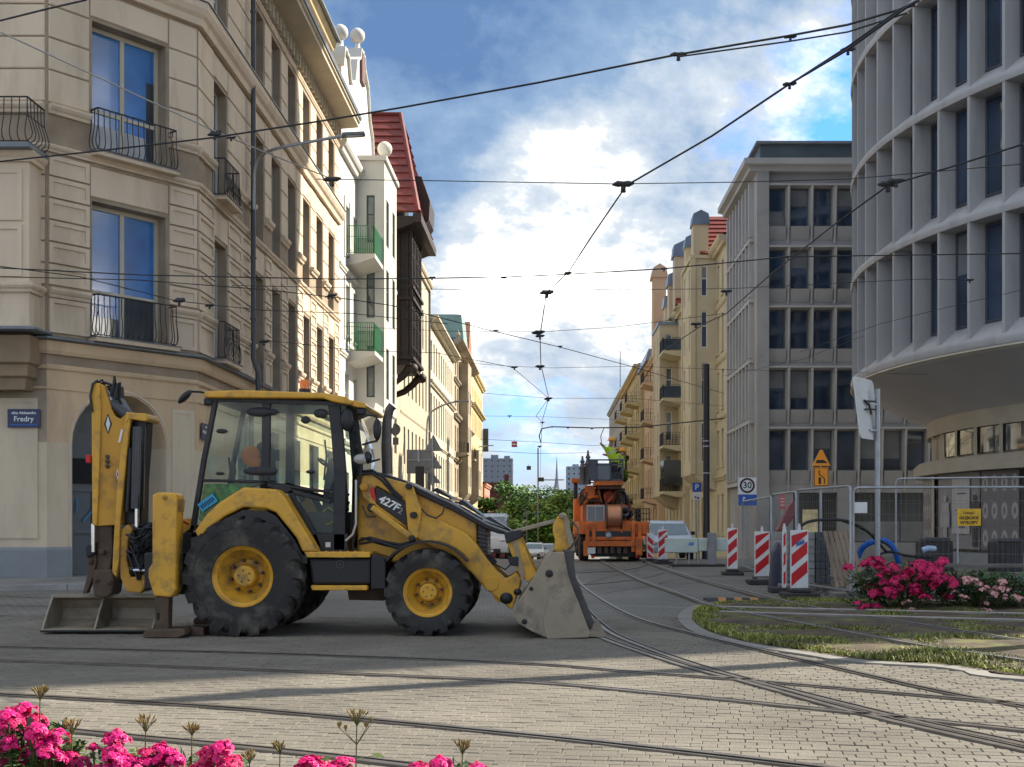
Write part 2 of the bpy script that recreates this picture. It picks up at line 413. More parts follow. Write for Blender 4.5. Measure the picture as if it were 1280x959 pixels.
track('short disused tram track curving away behind the loader bucket', [
    [(840, 706), (833, 715), (805, 723), (760, 729), (700, 733)], [(810, 705), (800, 709), (770, 714), (700, 717)]])
rail([(1150, 755.5), (1280, 758.5), (1450, 762)], bpy.data.objects['tram_track.004'], z=.07, groove=False, mt=MATS['polished_rail'])

# thin lines of sealed joints in the shaded carriageway
M_SEAL = mat('joint_sealant', (.045, .043, .04), .8, .2, 4)
def seal(pts, w=.05, light=False):
    c = crom([G(*p) for p in pts], 5); n = len(c); b = MB()
    for i, p in enumerate(c):
        t = (c[min(i+1, n-1)]-c[max(i-1, 0)]).normalized(); nr = Vector((t.y, -t.x, 0))*w/2
        b.v += [(p.x-nr.x, p.y-nr.y, zs(p.y)+.016 if p.y < 17.6 else zg(p.y)+.004), (p.x+nr.x, p.y+nr.y, zs(p.y)+.016 if p.y < 17.6 else zg(p.y)+.004)]
    b.f = [(2*i, 2*i+1, 2*i+3, 2*i+2) for i in range(n-1)]; b.mi = [0]*(n-1)
    o = b.build('joint_line', M_SEAL if not light else M_KERB, street, fix=False); return o
for q in ([(725, 733), (760, 722), (790, 716), (800, 712)], [(755, 742), (800, 735), (850, 731), (890, 726)], [(730, 712), (770, 716), (815, 714), (850, 708)],
          [(0, 745), (60, 748), (120, 747)], [(0, 757), (50, 758), (110, 757)], [(0, 770), (40, 771), (200, 768)], [(820, 735), (830, 728), (870, 722), (905, 720)]): seal(q)
seal([(738, 758), (800, 758), (880, 761)], .07, True)

# ---- pavers (real setts) over the near part of the square
def paver_mesh(w, h):
    b = MB(); t = .012; e = .004
    b.add([(-w,-h,-t*2),(w,-h,-t*2),(w,h,-t*2),(-w,h,-t*2),(-w,-h,-e),(w,-h,-e),(w,h,-e),(-w,h,-e),(-w+e,-h+e,0),(w-e,-h+e,0),(w-e,h-e,0),(-w+e,h-e,0)],
          [(0,1,5,4),(1,2,6,5),(2,3,7,6),(3,0,4,7),(4,5,9,8),(5,6,10,9),(6,7,11,10),(7,4,8,11),(8,9,10,11)])
    return b
PW, PH = .165, .10
rails_pts = []
for o in [o for o in bpy.data.objects if o.name.startswith('rail') and o.type == 'MESH']: pass
ang = R(-9); ca, sa = math.cos(ang), math.sin(ang); cand = []
rg = random.Random(3)
for j in range(-10, 200):
    off = (j % 2)*.5*PW + rg.uniform(-.03, .03)
    for i in range(-75, 75):
        a, c = i*PW+off, 5.6+j*PH
        x, y = a*ca-c*sa*1 - 1.0, a*sa+c*ca
        if y < 6.2 or y > 17.3 or x < -.475*y-.4 or x > .41*y+.4: continue
        if inpoly(x, y, ISL) and pdist(x, y, ISL) > .05: continue
        if pdist(x, y, ISL) < .27 and (y < 17): 
            if x > 1.0: continue
        cand.append((y, x))
near = sorted([q for q in cand if -.40*q[0] < q[1] < .36*q[0] and q[0] > 7.0])[:300]; ns = set(near)
BS = [paver_mesh(PW/2-.0015, PH/2-.0015), paver_mesh(PW/2-.0015, PH/2-.006), paver_mesh(PW/2-.0032, PH/2-.003)]; PME = [q.mesh('paver', M_PAVER) for q in BS]
rest = MB()
for q in cand:
    y, x = q; z = rg.uniform(-.003, .002); rz = ang+rg.uniform(-.02, .02)
    kk = rg.choice((0, 0, 0, 0, 1, 2)); base = BS[kk]
    if q in ns:
        inst('paver', PME[kk], street, (x, y, z), rz)
    else:
        c, s = math.cos(rz), math.sin(rz); tx, ty = rg.uniform(-.012, .012), rg.uniform(-.012, .012)
        rest.add([(x+vx*c-vy*s, y+vx*s+vy*c, z+vz+vx*tx+vy*ty) for vx, vy, vz in base.v], base.f)
o = rest.build('paver_field', M_PAVER, street, fix=False); o['kind'] = 'stuff'

# ---- grass and weeds on the island
M_GRASS = mat('grass_blades', (.20, .215, .05), .75, .55, 1.0, island=.45)
b = MB(); rg = random.Random(11)
cnt = 0
while cnt < 70000:
    y = 8 + (21.2-8)*rg.random(); x = 1.4+rg.random()*8.5
    if x > .44*y+.5 or not inpoly(x, y, ISL): continue
    cnt += 1
    d = pdist(x, y, ISL); dens = mnoise.noise((x*.9, y*.9, 4))+.45*math.exp(-d*1.3)
    if dens < .0+rg.uniform(-.12, .25): continue
    h = rg.uniform(.010, .034)*(1+1.5*max(0, dens)); a = rg.random()*6.28; w = .006+.006*rg.random(); l = rg.uniform(.2, .9)*h
    dx, dy = math.cos(a), math.sin(a); z = .02
    b.add([(x-dy*w, y+dx*w, z), (x+dy*w, y-dx*w, z), (x+dx*l*.5+dy*w*.8, y+dy*l*.5-dx*w*.8, z+h*.65), (x+dx*l*.5-dy*w*.8, y+dy*l*.5+dx*w*.8, z+h*.65), (x+dx*l, y+dy*l, z+h)],
          [(0, 1, 2, 3), (3, 2, 4)])
gr = b.build('grass', M_GRASS, fix=False); tag(gr, 'short weedy grass over the bare soil of the track island', 'grass', kind='stuff')
# ================================================================ BUILDING KIT
M_FRAME_W = mat('painted_white_frame', (.62, .60, .55), .5, .08, 2)
M_FRAME_C = mat('cream_frame', (.52, .46, .35), .5, .08, 2)
M_FRAME_D = mat('dark_frame', (.06, .06, .065), .5, .1, 2)
M_GLASS = mat('window_glass', (.045, .055, .065), .05, .6, .45, spec=.9, coat=.3)
M_GLASS_B = mat('blue_window_glass', (.028, .052, .095), .05, .6, .4, spec=.9, coat=.3)
M_SKYPANE = mat('sky_blue_pane', (.03, .17, .46), .12, .45, .7, spec=.9, coat=.5)  # blue of the reflected sky put into the pane's own colour
M_CURT = mat('pale_curtain', (.42, .44, .44), .35, .25, 1.2, spec=.6)
M_FLASH = mat('zinc_flashing', (.17, .19, .21), .5, .2, 2, metal=.2)
M_IRON = mat('wrought_iron', (.022, .022, .026), .5, .2, 5)
M_DARK = mat('dark_interior', (.02, .02, .022), .9, .2, 2)
M_TILE = mat('red_roof_tile', (.20, .038, .028), .6, .28, 1.3, .3, 20, island=.12)
M_ZINC = mat('blue_grey_zinc', (.16, .21, .28), .35, .2, .8, metal=.5)

def dirn(p0, p1):
    d = Vector((p1[0]-p0[0], p1[1]-p0[1], 0)); L = d.length; d.normalize(); return d, Vector((d.y, -d.x, 0)), L
def wall_mesh(b, p0, p1, z0, z1, ops, reveal):
    d, n, L = dirn(p0, p1); o = Vector((p0[0], p0[1], 0))
    def pt(s, z, dep=0): q = o + d*s - n*dep; return (q.x, q.y, z)
    S = sorted(set([0, L] + [min(L, max(0, q)) for w in ops for q in w[:2]])); Z = sorted(set([z0, z1] + [min(z1, max(z0, q)) for w in ops for q in w[2:4]]))
    def hole(s, z): return any(w[0] < s < w[1] and w[2] < z < w[3] for w in ops)
    for i in range(len(S)-1):
        run = None
        for j in range(len(Z)-1):
            h = hole((S[i]+S[i+1])/2, (Z[j]+Z[j+1])/2)
            if not h and run is None: run = Z[j]
            if run is not None and (h or j == len(Z)-2):
                top = Z[j] if h else Z[j+1]
                b.add([pt(S[i], run), pt(S[i+1], run), pt(S[i+1], top), pt(S[i], top)], [(0, 1, 2, 3)]); run = None
    for w in ops:
        s0, s1, a, c = w[:4]; a = max(a, z0); c = min(c, z1)
        q = [(s0, a), (s1, a), (s1, c), (s0, c)]
        for k in range(4):
            A, B = q[k], q[(k+1) % 4]
            b.add([pt(*A), pt(*A, reveal), pt(*B, reveal), pt(*B)], [(0, 1, 2, 3)])
WINC = {}
def win_mesh(w, h, style, fm, pm, bar=.065):
    k = (round(w, 3), round(h, 3), style, fm.name, pm.name)
    if k in WINC: return WINC[k]
    b = MB(); cols, tr = style
    def bx(x0, x1, z0, z1, y0=0, y1=.07): b.box(x0, x1, y0, y1, z0, z1)
    bx(0, w, 0, bar); bx(0, w, h-bar, h); bx(0, bar, bar, h-bar); bx(w-bar, w, bar, h-bar)
    for c in range(1, cols):
        x = w*c/cols; bx(x-bar*.55, x+bar*.55, bar, h-bar, .005, .065)
    for t in tr: bx(bar, w-bar, h*t-bar*.45, h*t+bar*.45, .01, .06)
    p = MB().box(.01, w-.01, .045, .10, .01, h-.01)
    WINC[k] = (b.mesh('window', fm), p.mesh('pane', pm)); return WINC[k]
SILLC = {}; WRG = random.Random(99); M_CURT2 = mat('blind_behind_glass', (.17, .185, .195), .15, .3, .8, spec=.8)
def add_window(par, p0, p1, s0, s1, zb, zt, style=(2, (.62,)), fm=None, pm=None, reveal=.28, sill=None, name='window', bar=.065):
    d, n, L = dirn(p0, p1); fm = fm or M_FRAME_W; pm = pm or M_GLASS
    a, c = win_mesh(s1-s0, zt-zb, style, fm, pm, bar)
    q = Vector((p0[0], p0[1], 0)) + d*s0 - n*(reveal-.09); q.z = zb
    o = inst(name, a, par, q, math.atan2(d.y, d.x)); sub('pane', c, o)
    if zt-zb > 1.2 and WRG.random() < .42:
        w_, h_ = s1-s0, zt-zb; kind = WRG.randrange(3); k = (round(w_, 3), round(h_, 3), kind, 'c')
        if k not in SILLC:
            q_ = MB(); z0_, z1_ = ((h_*.55, h_-.06), (h_*.3, h_-.06), (.06, h_*.42))[kind]; q_.box(.06, w_-.06, .037, .046, z0_, z1_); SILLC[k] = q_.mesh('blind', M_CURT2)
        sub('blind', SILLC[k], o)
    if sill is not None:
        k = (round(s1-s0, 3), sill.name, reveal)
        if k not in SILLC: SILLC[k] = MB().box(-.08, s1-s0+.08, -(reveal-.09)-.10, -.005, -.09, -.004).mesh('sill', sill)
        sub('sill', SILLC[k], o)
    return o
def sweep(path, prof, name, m, par, z0=0.0, closed_prof=True, smooth=False):
    """horizontal moulding: path = plan points (outward on the right of travel), prof = [(out, z)]"""
    n = len(path); b = MB(); pts = [Vector((p[0], p[1], 0)) for p in path]; nr = []
    for i in range(n):
        ns = []
        if i > 0: ns.append(dirn(pts[i-1], pts[i])[1])
        if i < n-1: ns.append(dirn(pts[i], pts[i+1])[1])
        v = sum(ns, Vector()).normalized(); nr.append(v / max(.3, v.dot(ns[0])))
    m_ = len(prof)
    for i in range(n): b.v += [(pts[i].x+nr[i].x*o, pts[i].y+nr[i].y*o, z0+z) for o, z in prof]
    for i in range(n-1):
        for j in range(m_ if closed_prof else m_-1):
            j2 = (j+1) % m_; b.f.append((i*m_+j, i*m_+j2, (i+1)*m_+j2, (i+1)*m_+j)); b.mi.append(0)
    b.f.append(tuple(range(m_))); b.f.append(tuple(range((n-1)*m_, n*m_))[::-1]); b.mi += [0, 0]
    return b.build(name, m, par, smooth=smooth)
def BAND(h, out): return [(-.05, 0), (out*.45, 0), (out*.55, h*.3), (out*.8, h*.45), (out, h*.7), (out, h), (-.05, h)]
BLKC = {}
def block(par, p0, p1, s0, s1, zb, zt, m, out=.035, name='stone_block', panel=False):
    d, n, L = dirn(p0, p1); w, h = s1-s0, zt-zb; k = (round(w, 3), round(h, 3), m.name, out, panel)
    if k not in BLKC:
        b = MB(); e = .02
        if panel:   # raised frame round a sunk panel
            t = min(.10, w*.18); D = -.012
            ring = [(0,0),(w,0),(w,h),(0,h)]; r2 = [(t,t),(w-t,t),(w-t,h-t),(t,h-t)]
            vs = [(x, .03, z) for x, z in ring]+[(x, -out, z) for x, z in ring]+[(x, -out, z) for x, z in r2]+[(x, D, z) for x, z in r2]
            fs = []
            for i in range(4):
                j = (i+1) % 4
                fs += [(i, j, 4+j, 4+i), (4+i, 4+j, 8+j, 8+i), (8+i, 8+j, 12+j, 12+i)]
            fs.append((12, 13, 14, 15)); b.add(vs, fs)
        else:
            b.add([(0,.03,0),(w,.03,0),(w,.03,h),(0,.03,h),(0,-out+e*.6,0),(w,-out+e*.6,0),(w,-out+e*.6,h),(0,-out+e*.6,h),(e,-out,e),(w-e,-out,e),(w-e,-out,h-e),(e,-out,h-e)],
                  [(0,1,5,4),(1,2,6,5),(2,3,7,6),(3,0,4,7),(4,5,9,8),(5,6,10,9),(6,7,11,10),(7,4,8,11),(8,9,10,11)])
        BLKC[k] = b.mesh(name, m)
    q = Vector((p0[0], p0[1], 0)) + d*s0; q.z = zb
    return inst(name, BLKC[k], par, q, math.atan2(d.y, d.x))
def body(par, x0, x1, y0, y1, z0, z1, m):
    return MB().box(x0, x1, y0, y1, z0, z1).build('body', m, par)
def railing(par, pts, z0, h, m, bow=0.0, step=.13, r=.011, name='railing', mid=False):
    """iron railing along plan points; bow = belly at the foot"""
    b = MB()
    for i in range(len(pts)-1):
        d, n, L = dirn(pts[i], pts[i+1]); o = Vector((pts[i][0], pts[i][1], 0)); k = max(1, round(L/step))
        b.bar(o+Vector((0,0,z0+h)), o+d*L+Vector((0,0,z0+h)), .04, .025)
        b.bar(o+Vector((0,0,z0+.05)), o+d*L+Vector((0,0,z0+.05)), .03, .02)
        if mid: b.bar(o+Vector((0,0,z0+h*.62)), o+d*L+Vector((0,0,z0+h*.62)), .02, .015)
        for j in range(k+1):
            q = o+d*(L*j/k)
            if bow: b.tube([q+n*o_+Vector((0,0,z0+h*t)) for o_, t in ((0, .05), (bow*.8, .13), (bow, .24), (bow*.6, .42), (bow*.1, .6), (0, 1))], r, 5, False)
            else: b.bar(q+Vector((0,0,z0+.05)), q+Vector((0,0,z0+h)), r*2, r*2)
    return b.build(name, m, par, fix=False)

# ================================================================ L1  corner building
M_L1 = mat('corner_stone', (.68, .55, .40), .85, .10, .7, .25, 25, dirt=(.42, .33, .23), dscale=1.1, damt=.6, stretch=(1, 1, .22))
M_L1b = mat('corner_base_render', (.66, .475, .29), .85, .10, .6, .2, 25, dirt=(.38, .29, .19), dscale=1.0, damt=.6, stretch=(1, 1, .25))
M_L1c = mat('corner_base_fresh_paint', (.66, .545, .385), .85, .06, .8, .15, 25, dirt=(.44, .37, .27), dscale=1.0, damt=.5, stretch=(1, 1, .3))
M_PLINTH = mat('grey_plinth', (.25, .265, .27), .85, .12, 1.5, .2, 30)
A, C, E = (-11.5, 27.4), (-9.0, 30.6), (-9.0, 51.0)
def corner_building():
    t = thing('corner_building', 'beige stone corner tenement with arched entrance and iron balconettes behind the backhoe', 'building', (-11.5, 29, 0))
    F0 = (-19, 27.4); path = [F0, A, C, E]
    W_CH = (1.13, 3.13); CY = [32.7, 37.0, 39.3, 41.7, 44.2, 46.7, 49.2]; HW = .62
    Z2, Z3, Z4 = (5.72, 8.95), (10.1, 13.2), (14.95, 17.1)
    st = [(y-HW-30.6, y+HW-30.6) for y in CY]
    # walls
    b = MB()
    wall_mesh(b, F0, A, 3.2, 18.4, [], .3)
    wall_mesh(b, A, C, 5.0, 18.4, [(*W_CH, *Z2), (*W_CH, *Z3), (*W_CH, *Z4)], .42)
    wall_mesh(b, C, E, 5.0, 18.4, [(*s, *z) for s in st for z in (Z2, Z3, Z4)], .34)
    b.build('wall', mat('dark_joint_render', (.34, .265, .185), .9, .2, 1.5, .3, 25), t)  # wall behind the blocks coloured darker, so the gaps between them stand out
    # arched ground floor on the splayed corner
    d, n, L = dirn(A, C); o = Vector((*A, 0)); sc, hw, zsps = 1.885, 1.26, 3.2
    def pt(s, z, dep=0): q = o+d*s-n*dep; return (q.x, q.y, z)
    arc = [(sc-hw*math.cos(math.pi*k/16), zsps+hw*math.sin(math.pi*k/16)) for k in range(17)]
    up, lo = MB(), MB()
    for (s0, s1) in ((0, sc-hw), (sc+hw, L)):
        lo.add([pt(s0, .0), pt(s1, .0), pt(s1, zsps), pt(s0, zsps)], [(0, 1, 2, 3)])
        up.add([pt(s0, zsps), pt(s1, zsps), pt(s1, 5.0), pt(s0, 5.0)], [(0, 1, 2, 3)])
    for k in range(16):
        up.add([pt(*arc[k]), pt(*arc[k+1]), pt(arc[k+1][0], 5.0), pt(arc[k][0], 5.0)], [(0, 1, 2, 3)])
        up.add([pt(*arc[k]), pt(*arc[k], 1.1), pt(*arc[k+1], 1.1), pt(*arc[k+1])], [(0, 1, 2, 3)])
    for s in (sc-hw, sc+hw): lo.add([pt(s, 0), pt(s, 0, 1.1), pt(s, zsps, 1.1), pt(s, zsps)], [(0, 1, 2, 3)])
    d2, n2, L2 = dirn(C, E)
    wall_mesh(up, C, E, 3.2, 5.0, [(4+3.4*k, 5.8+3.4*k, 3.2, 4.3) for k in range(5)], .3); wall_mesh(lo, C, E, 0, 3.2, [(4+3.4*k, 5.8+3.4*k, .9, 3.2) for k in range(5)], .3)
    wall_mesh(lo, F0, A, 0, 3.2, [], .3)
    up.build('base_wall', M_L1b, t); lo.build('repainted_base_wall', M_L1c, t)
    for k in range(5): add_window(t, C, E, 4+3.4*k, 5.8+3.4*k, .9, 4.3, (2, (.7,)), M_FRAME_D, M_GLASS, .3, name='shop_window')
    # arch edge moulding
    b = MB(); b.tube([Vector(pt(s, z, -.01)) for s, z in [(sc-hw-.06, 0.8), (sc-hw-.06, zsps)]+[(sc-(hw+.06)*math.cos(math.pi*k/16), zsps+(hw+.06)*math.sin(math.pi*k/16)) for k in range(17)]+[(sc+hw+.06, zsps), (sc+hw+.06, .8)]], .035, 6)
    b.build('arch_moulding', M_L1, t, smooth=True)
    # entrance: panelled door wall deep in the arch
    M_DOOR = mat('grey_door_paint', (.15, .165, .175), .6, .2, 1.5, dirt=(.06, .06, .06), dscale=1.5)
    dr = MB(); q = [pt(sc-hw, 0, 1.08), pt(sc+hw, 0, 1.08), pt(sc+hw, 4.6, 1.08), pt(sc-hw, 4.6, 1.08)]; dr.add(q, [(0, 1, 2, 3)])
    dr.build('entrance_backwall', M_DOOR, t)
    for i, (s0, s1, a, c) in enumerate(((sc-1.2, sc-.05, .1, 2.2), (sc+.05, sc+1.2, .1, 2.2))):
        m = MB(); 
        for (u0, u1, w0, w1) in ((s0, s1, a, a+.08), (s0, s1, c-.08, c), (s0, s0+.08, a+.08, c-.08), (s1-.08, s1, a+.08, c-.08), (s0+.08, s1-.08, (a+c)/2-.05, (a+c)/2+.05)):
            P0 = o+d*((u0+u1)/2)-n*1.05; m.obox((P0.x, P0.y, (w0+w1)/2), d*(u1-u0)/2, n*.03, Vector((0, 0, (w1-w0)/2)))
        m.build('entrance_door', M_DOOR, t)
    m = MB(); P0 = o+d*sc-n*1.03; m.obox((P0.x, P0.y, 2.62), d*1.2, n*.04, Vector((0, 0, .30))); m.build('dark_fanlight', M_DARK, t)
    # spray paint on the passage wall (a real stain on the door)
    M_BLUE = mat('blue_spray_paint', (.07, .22, .36), .7, .2, 3)
    m = MB()
    for (a0, b0, a1, b1) in ((.75, 1.9, .95, 1.9), (.75, 1.9, .78, 1.55), (.78, 1.55, .98, 1.58), (1.05, 1.95, 1.08, 1.55), (1.05, 1.95, 1.28, 1.9), (1.06, 1.75, 1.22, 1.73), (1.35, 1.95, 1.33, 1.6), (1.5, 1.4, 1.8, 1.7)):
        Q0, Q1 = o+d*a0-n*1.005, o+d*a1-n*1.005; m.bar((Q0.x, Q0.y, b0), (Q1.x, Q1.y, b1), .05, .004, up=n)
    m.build('graffiti', M_BLUE, t)
    m = MB()
    for k in range(7):
        Q0 = o+d*(3.15-.35*0)-n*(.15+.1*k); m.bar((Q0.x-.003, Q0.y, 2.0+.12*math.sin(k*2.1)), (Q0.x-n.x*.1-.003, Q0.y-n.y*.1, 2.0+.15*math.sin(k*2.1+2)), .015, .02)
    # plinth, mouldings
    sweep([F0, A, (A[0]+d.x*(sc-hw-.05), A[1]+d.y*(sc-hw-.05))], [(0, 0), (.07, 0), (.07, .74), (.05, .80), (0, .80)], 'plinth', M_PLINTH, t)
    sweep([(A[0]+d.x*(sc+hw+.05), A[1]+d.y*(sc+hw+.05)), C, E], [(0, 0), (.07, 0), (.07, .74), (.05, .80), (0, .80)], 'plinth', M_PLINTH, t)
    sweep(path, [(-.05, 0), (.05, .0), (.06, .05), (.03, .09), (-.05, .09)], 'string_course', M_L1b, t, 4.88)
    sweep(path, [(-.05, 0), (.03, 0), (.03, .06), (-.05, .06)], 'string_course', M_L1b, t, 4.42)
    sweep(path, [(-.05, 0), (.08, 0), (.12, .08), (.12, .30), (-.05, .30)], 'string_course', M_L1b, t, 5.22)
    sweep(path, [(-.05, 0), (.20, 0), (.27, .02), (.27, .05), (-.05, .14)], 'zinc_ledge', M_FLASH, t, 5.53)
    sweep(path, BAND(.16, .12), 'string_course', M_L1, t, 9.85)
    sweep(path, BAND(.55, .30), 'cornice', M_L1, t, 14.0)
    sweep(path, [(-.05, 0), (.34, 0), (.34, .025), (-.05, .08)], 'zinc_ledge', M_FLASH, t, 14.56)
    sweep(path, BAND(.14, .08), 'string_course', M_L1, t, 17.25)
    # eaves: soffit, fascia, dentils
    M_SOF = mat('eaves_render', (.52, .45, .33), .85, .1, 1, .1, 20)
    sweep(path, [(-.05, 0), (.10, 0), (.10, .10), (.85, .16), (.85, .30), (.92, .34), (.92, .44), (-.05, .5)], 'eaves', M_SOF, t, 18.0)
    sweep(path, [(.80, 0), (.97, 0), (1.0, .12), (.94, .12), (.90, .03), (.80, .03)], 'gutter', M_FLASH, t, 18.44)
    dm = MB().box(-.09, .09, -.14, .05, 0, .42).mesh('dentil', M_SOF)
    for p0, p1 in ((A, C), (C, E)):
        dd, nn, LL = dirn(p0, p1); k = int(LL/.5)
        for i in range(k): q = Vector((*p0, 0))+dd*(.25+i*LL/k); inst('dentil', dm, t, (q.x, q.y, 17.56), math.atan2(dd.y, dd.x))
    # attic storey set back
    M_ATT = mat('attic_yellow', (.52, .43, .27), .85, .1, 1, .1, 20)
    b = MB(); q0, q1 = (-9.35, 31.0), (-9.35, 51.0); aw = [(y-.5-31.0, y+.5-31.0, 19.3, 20.8) for y in CY]
    wall_mesh(b, q0, q1, 18.4, 21.6, aw, .25); wall_mesh(b, (-9.35-2.5, 27.8), q0, 18.4, 21.6, [], .2); b.build('attic_wall', M_ATT, t)
    for w in aw: add_window(t, q0, q1, *w, (2, ()), M_FRAME_W, M_GLASS, .25)
    sweep([(-11.85, 27.8), q0, q1], BAND(.35, .28), 'cornice', M_ATT, t, 21.4)
    # windows
    for i, z in enumerate((Z2, Z3, Z4)):
        w = add_window(t, A, C, *W_CH, *z, (2, (.36,)), M_FRAME_C, M_SKYPANE if i < 2 else M_GLASS, .42, bar=.10)
    for s in st:
        for z in (Z2, Z3, Z4): add_window(t, C, E, *s, *z, (2, (.36,)), M_FRAME_W, M_GLASS, .34, sill=M_FLASH if z[0] > 14 else None)
    # dark lower pane and pale curtain folds behind the splayed windows
    d, n, L = dirn(A, C)
    for (s0, s1, a, c, mm) in ((2.2, 3.03, 5.8, 6.85, M_GLASS), (1.21, 2.05, 5.8, 6.3, M_GLASS), (2.82, 3.03, 10.2, 12.3, M_GLASS), (2.2, 2.8, 10.2, 10.9, M_CURT), (1.21, 2.05, 10.2, 10.9, M_CURT)):
        q = Vector((*A, 0))+d*((s0+s1)/2)-n*.372; MB().obox((q.x, q.y, (a+c)/2), d*(s1-s0)/2, n*.004, Vector((0, 0, (c-a)/2))).build('pane', mm, t)
    # rusticated piers: panels on the first floor, plain courses above
    def piers(p0, p1, ws, L, ends=(.04, .04)):
        e = [ends[0]]+[q for w in ws for q in (w[0]-.09, w[1]+.09)]+[L-ends[1]]
        return [(e[i], e[i+1]) for i in range(0, len(e), 2) if e[i+1]-e[i] > .2]
    for p0, p1, ws, L in ((A, C, [W_CH], dirn(A, C)[2]), (C, E, st, 20.4), (F0, A, [], 7.5)):
        for (s0, s1) in piers(p0, p1, ws, L):
            cols = [(s0, s1)] if s1-s0 < 2.2 else ([(s0, (s0+s1)/2-.01), ((s0+s1)/2+.01, s1)] if s1-s0 < 4 else [(s0, s0+2.4), (s0+2.42, s0+4.9), (s0+4.92, s1)])
            for (a, c) in cols:
                for k in range(6): block(t, p0, p1, a, c, 6.82+k*.5, 6.82+k*.5+.455, M_L1, .05, panel=True)
                for k in range(4): block(t, p0, p1, a, c, 11.0+k*.74, 11.0+k*.74+.70, M_L1, .035)
                for k in range(3): block(t, p0, p1, a, c, 14.75+k*.8, 14.75+k*.8+.76, M_L1, .035)
                block(t, p0, p1, a, c, 5.72, 6.5, M_L1, .06, panel=True)
            dd, nn, LL = dirn(p0, p1); o2 = Vector((*p0, 0))
            for zz in (6.52, 10.72):
                x0, x1 = o2+dd*s0, o2+dd*s1; sweep([(x0.x, x0.y), (x1.x, x1.y)], BAND(.22, .16), 'dado_moulding', M_L1, t, zz)
        for w in ws:
            for (zl, zh) in ((9.05, 9.75), (13.3, 13.9)):
                block(t, p0, p1, w[0]-.05, w[1]+.05, zl, zh, M_L1, .03, name='lintel_block')
    # sunk panels on the ground floor either side of the arch
    block(t, F0, A, 5.6, 7.3, 1.0, 4.2, M_L1c, .03, name='wall_panel', panel=True)
    block(t, A, C, 3.3, 3.95, 1.0, 4.2, M_L1c, .03, name='wall_panel', panel=True)
    # balconettes
    def balconette(p0, p1, s0, s1, z, dep=.34):
        dd, nn, LL = dirn(p0, p1); o2 = Vector((*p0, 0)); c = o2+dd*(s0+s1)/2+nn*(dep/2)
        m = MB().obox((c.x, c.y, z-.06), dd*((s1-s0)/2+.08), nn*(dep/2+.02), Vector((0, 0, .055))); bo = m.build('balcony', M_L1, t, bevel=.02)
        m = MB().obox((c.x, c.y, z-.002), dd*((s1-s0)/2+.12), nn*(dep/2+.05), Vector((0, 0, .008))); m.build('zinc_edge', M_FLASH, bo)
        q = [o2+dd*s0, o2+dd*s0+nn*(dep-.05), o2+dd*s1+nn*(dep-.05), o2+dd*s1]
        railing(bo, [(v.x, v.y) for v in q][::1], z, 1.0, M_IRON, bow=.06, step=.15, r=.013)
    for z in (5.72, 10.08): balconette(A, C, W_CH[0]-.02, W_CH[1]+.1, z)
    for z in (5.72, 10.08): balconette(C, E, st[0][0]-.1, st[0][1]+.1, z, .38)
    # projecting bay with balcony on the cross-street front
    b = MB(); b.box(-19, -11.62, 26.75, 27.39, 5.75, 9.55); bay = b.build('bay', M_L1, t)
    sweep([(-19, 26.75), (-11.62, 26.75), (-11.62, 27.39)], BAND(.26, .16), 'bay_cornice', M_L1, bay, 9.4)
    sweep([(-19, 26.75), (-11.62, 26.75), (-11.62, 27.39)], BAND(.2, .14), 'bay_sill', M_L1, bay, 6.5)
    sweep([(-19, 26.75), (-11.62, 26.75), (-11.62, 27.39)], [(-.05, 0), (.2, 0), (.27, .02), (.27, .06), (-.05, .14)], 'zinc_ledge', M_FLASH, bay, 5.62)
    for k in range(4):
        block(bay, (-19, 26.75), (-11.62, 26.75), 7.35-.95-k*1.35, 7.35-.12-k*1.35, 6.85, 8.0, M_L1, .04, panel=True); block(bay, (-19, 26.75), (-11.62, 26.75), 7.35-.95-k*1.35, 7.35-.12-k*1.35, 8.1, 9.25, M_L1, .04, panel=True)
    M_CORB = mat('stained_corbel', (.30, .215, .13), .85, .2, 1.2, .2, 20)
    sweep([(-19, 26.95), (-11.8, 26.95), (-11.8, 27.39)], [(-.2, 0), (.0, 0), (.02, .25), (.1, .3), (.1, .55), (.18, .6), (.18, 1.2), (-.2, 1.2)], 'corbel', M_CORB, t, 4.35)
    bo = MB().box(-19, -11.45, 26.35, 27.35, 9.62, 9.72).build('balcony', M_FLASH, t)
    railing(bo, [(-19, 26.42), (-11.52, 26.42), (-11.52, 27.3)], 9.72, 1.02, M_IRON, bow=.12, step=.17, r=.012, mid=True)
    # core that closes the building behind the openings
    b = MB(); b.prism([(-19, 28.2), (-12.5, 28.2), (-9.55, 31.9), (-9.55, 50.9), (-22, 50.9), (-22, 28.2)], .02, 18.35, 'z'); b.prism([(-11.9, 28.2), (-9.7, 31.2), (-9.7, 50.9), (-22, 50.9), (-22, 28.2)], 18.36, 21.5, 'z')
    core = b.build('core', M_DARK, t)
    sweep([(-19, 27.9), (-11.9, 27.9), (-9.2, 31.1), (-9.2, 51)], [(-6, .9), (.3, 0), (.3, .08), (-6, 1.0)], 'roof', M_FLASH, t, 21.75)
    MB().box(-22, -9.36, 50.9, 51.0, 0, 21.7).build('end_wall', M_ATT, t)
    # downpipe with kink
    b = MB(); b.tube([(-8.80, 35.55, 18.1), (-8.80, 35.55, 6.2), (-8.66, 35.55, 5.8), (-8.66, 35.55, 5.3), (-8.86, 35.55, 4.9), (-8.86, 35.55, .3)], .075, 10)
    for z in (16.5, 12, 9.2, 7.4, 3): b.lathe([(.075, -.03), (.095, -.03), (.095, .03), (.075, .03)], (-8.80, 35.55, z), n=10) if z > 5 else None
    b.build('downpipe', mat('dark_zinc_pipe', (.10, .105, .11), .5, .15, 3, metal=.3), t, smooth=True)
    return t
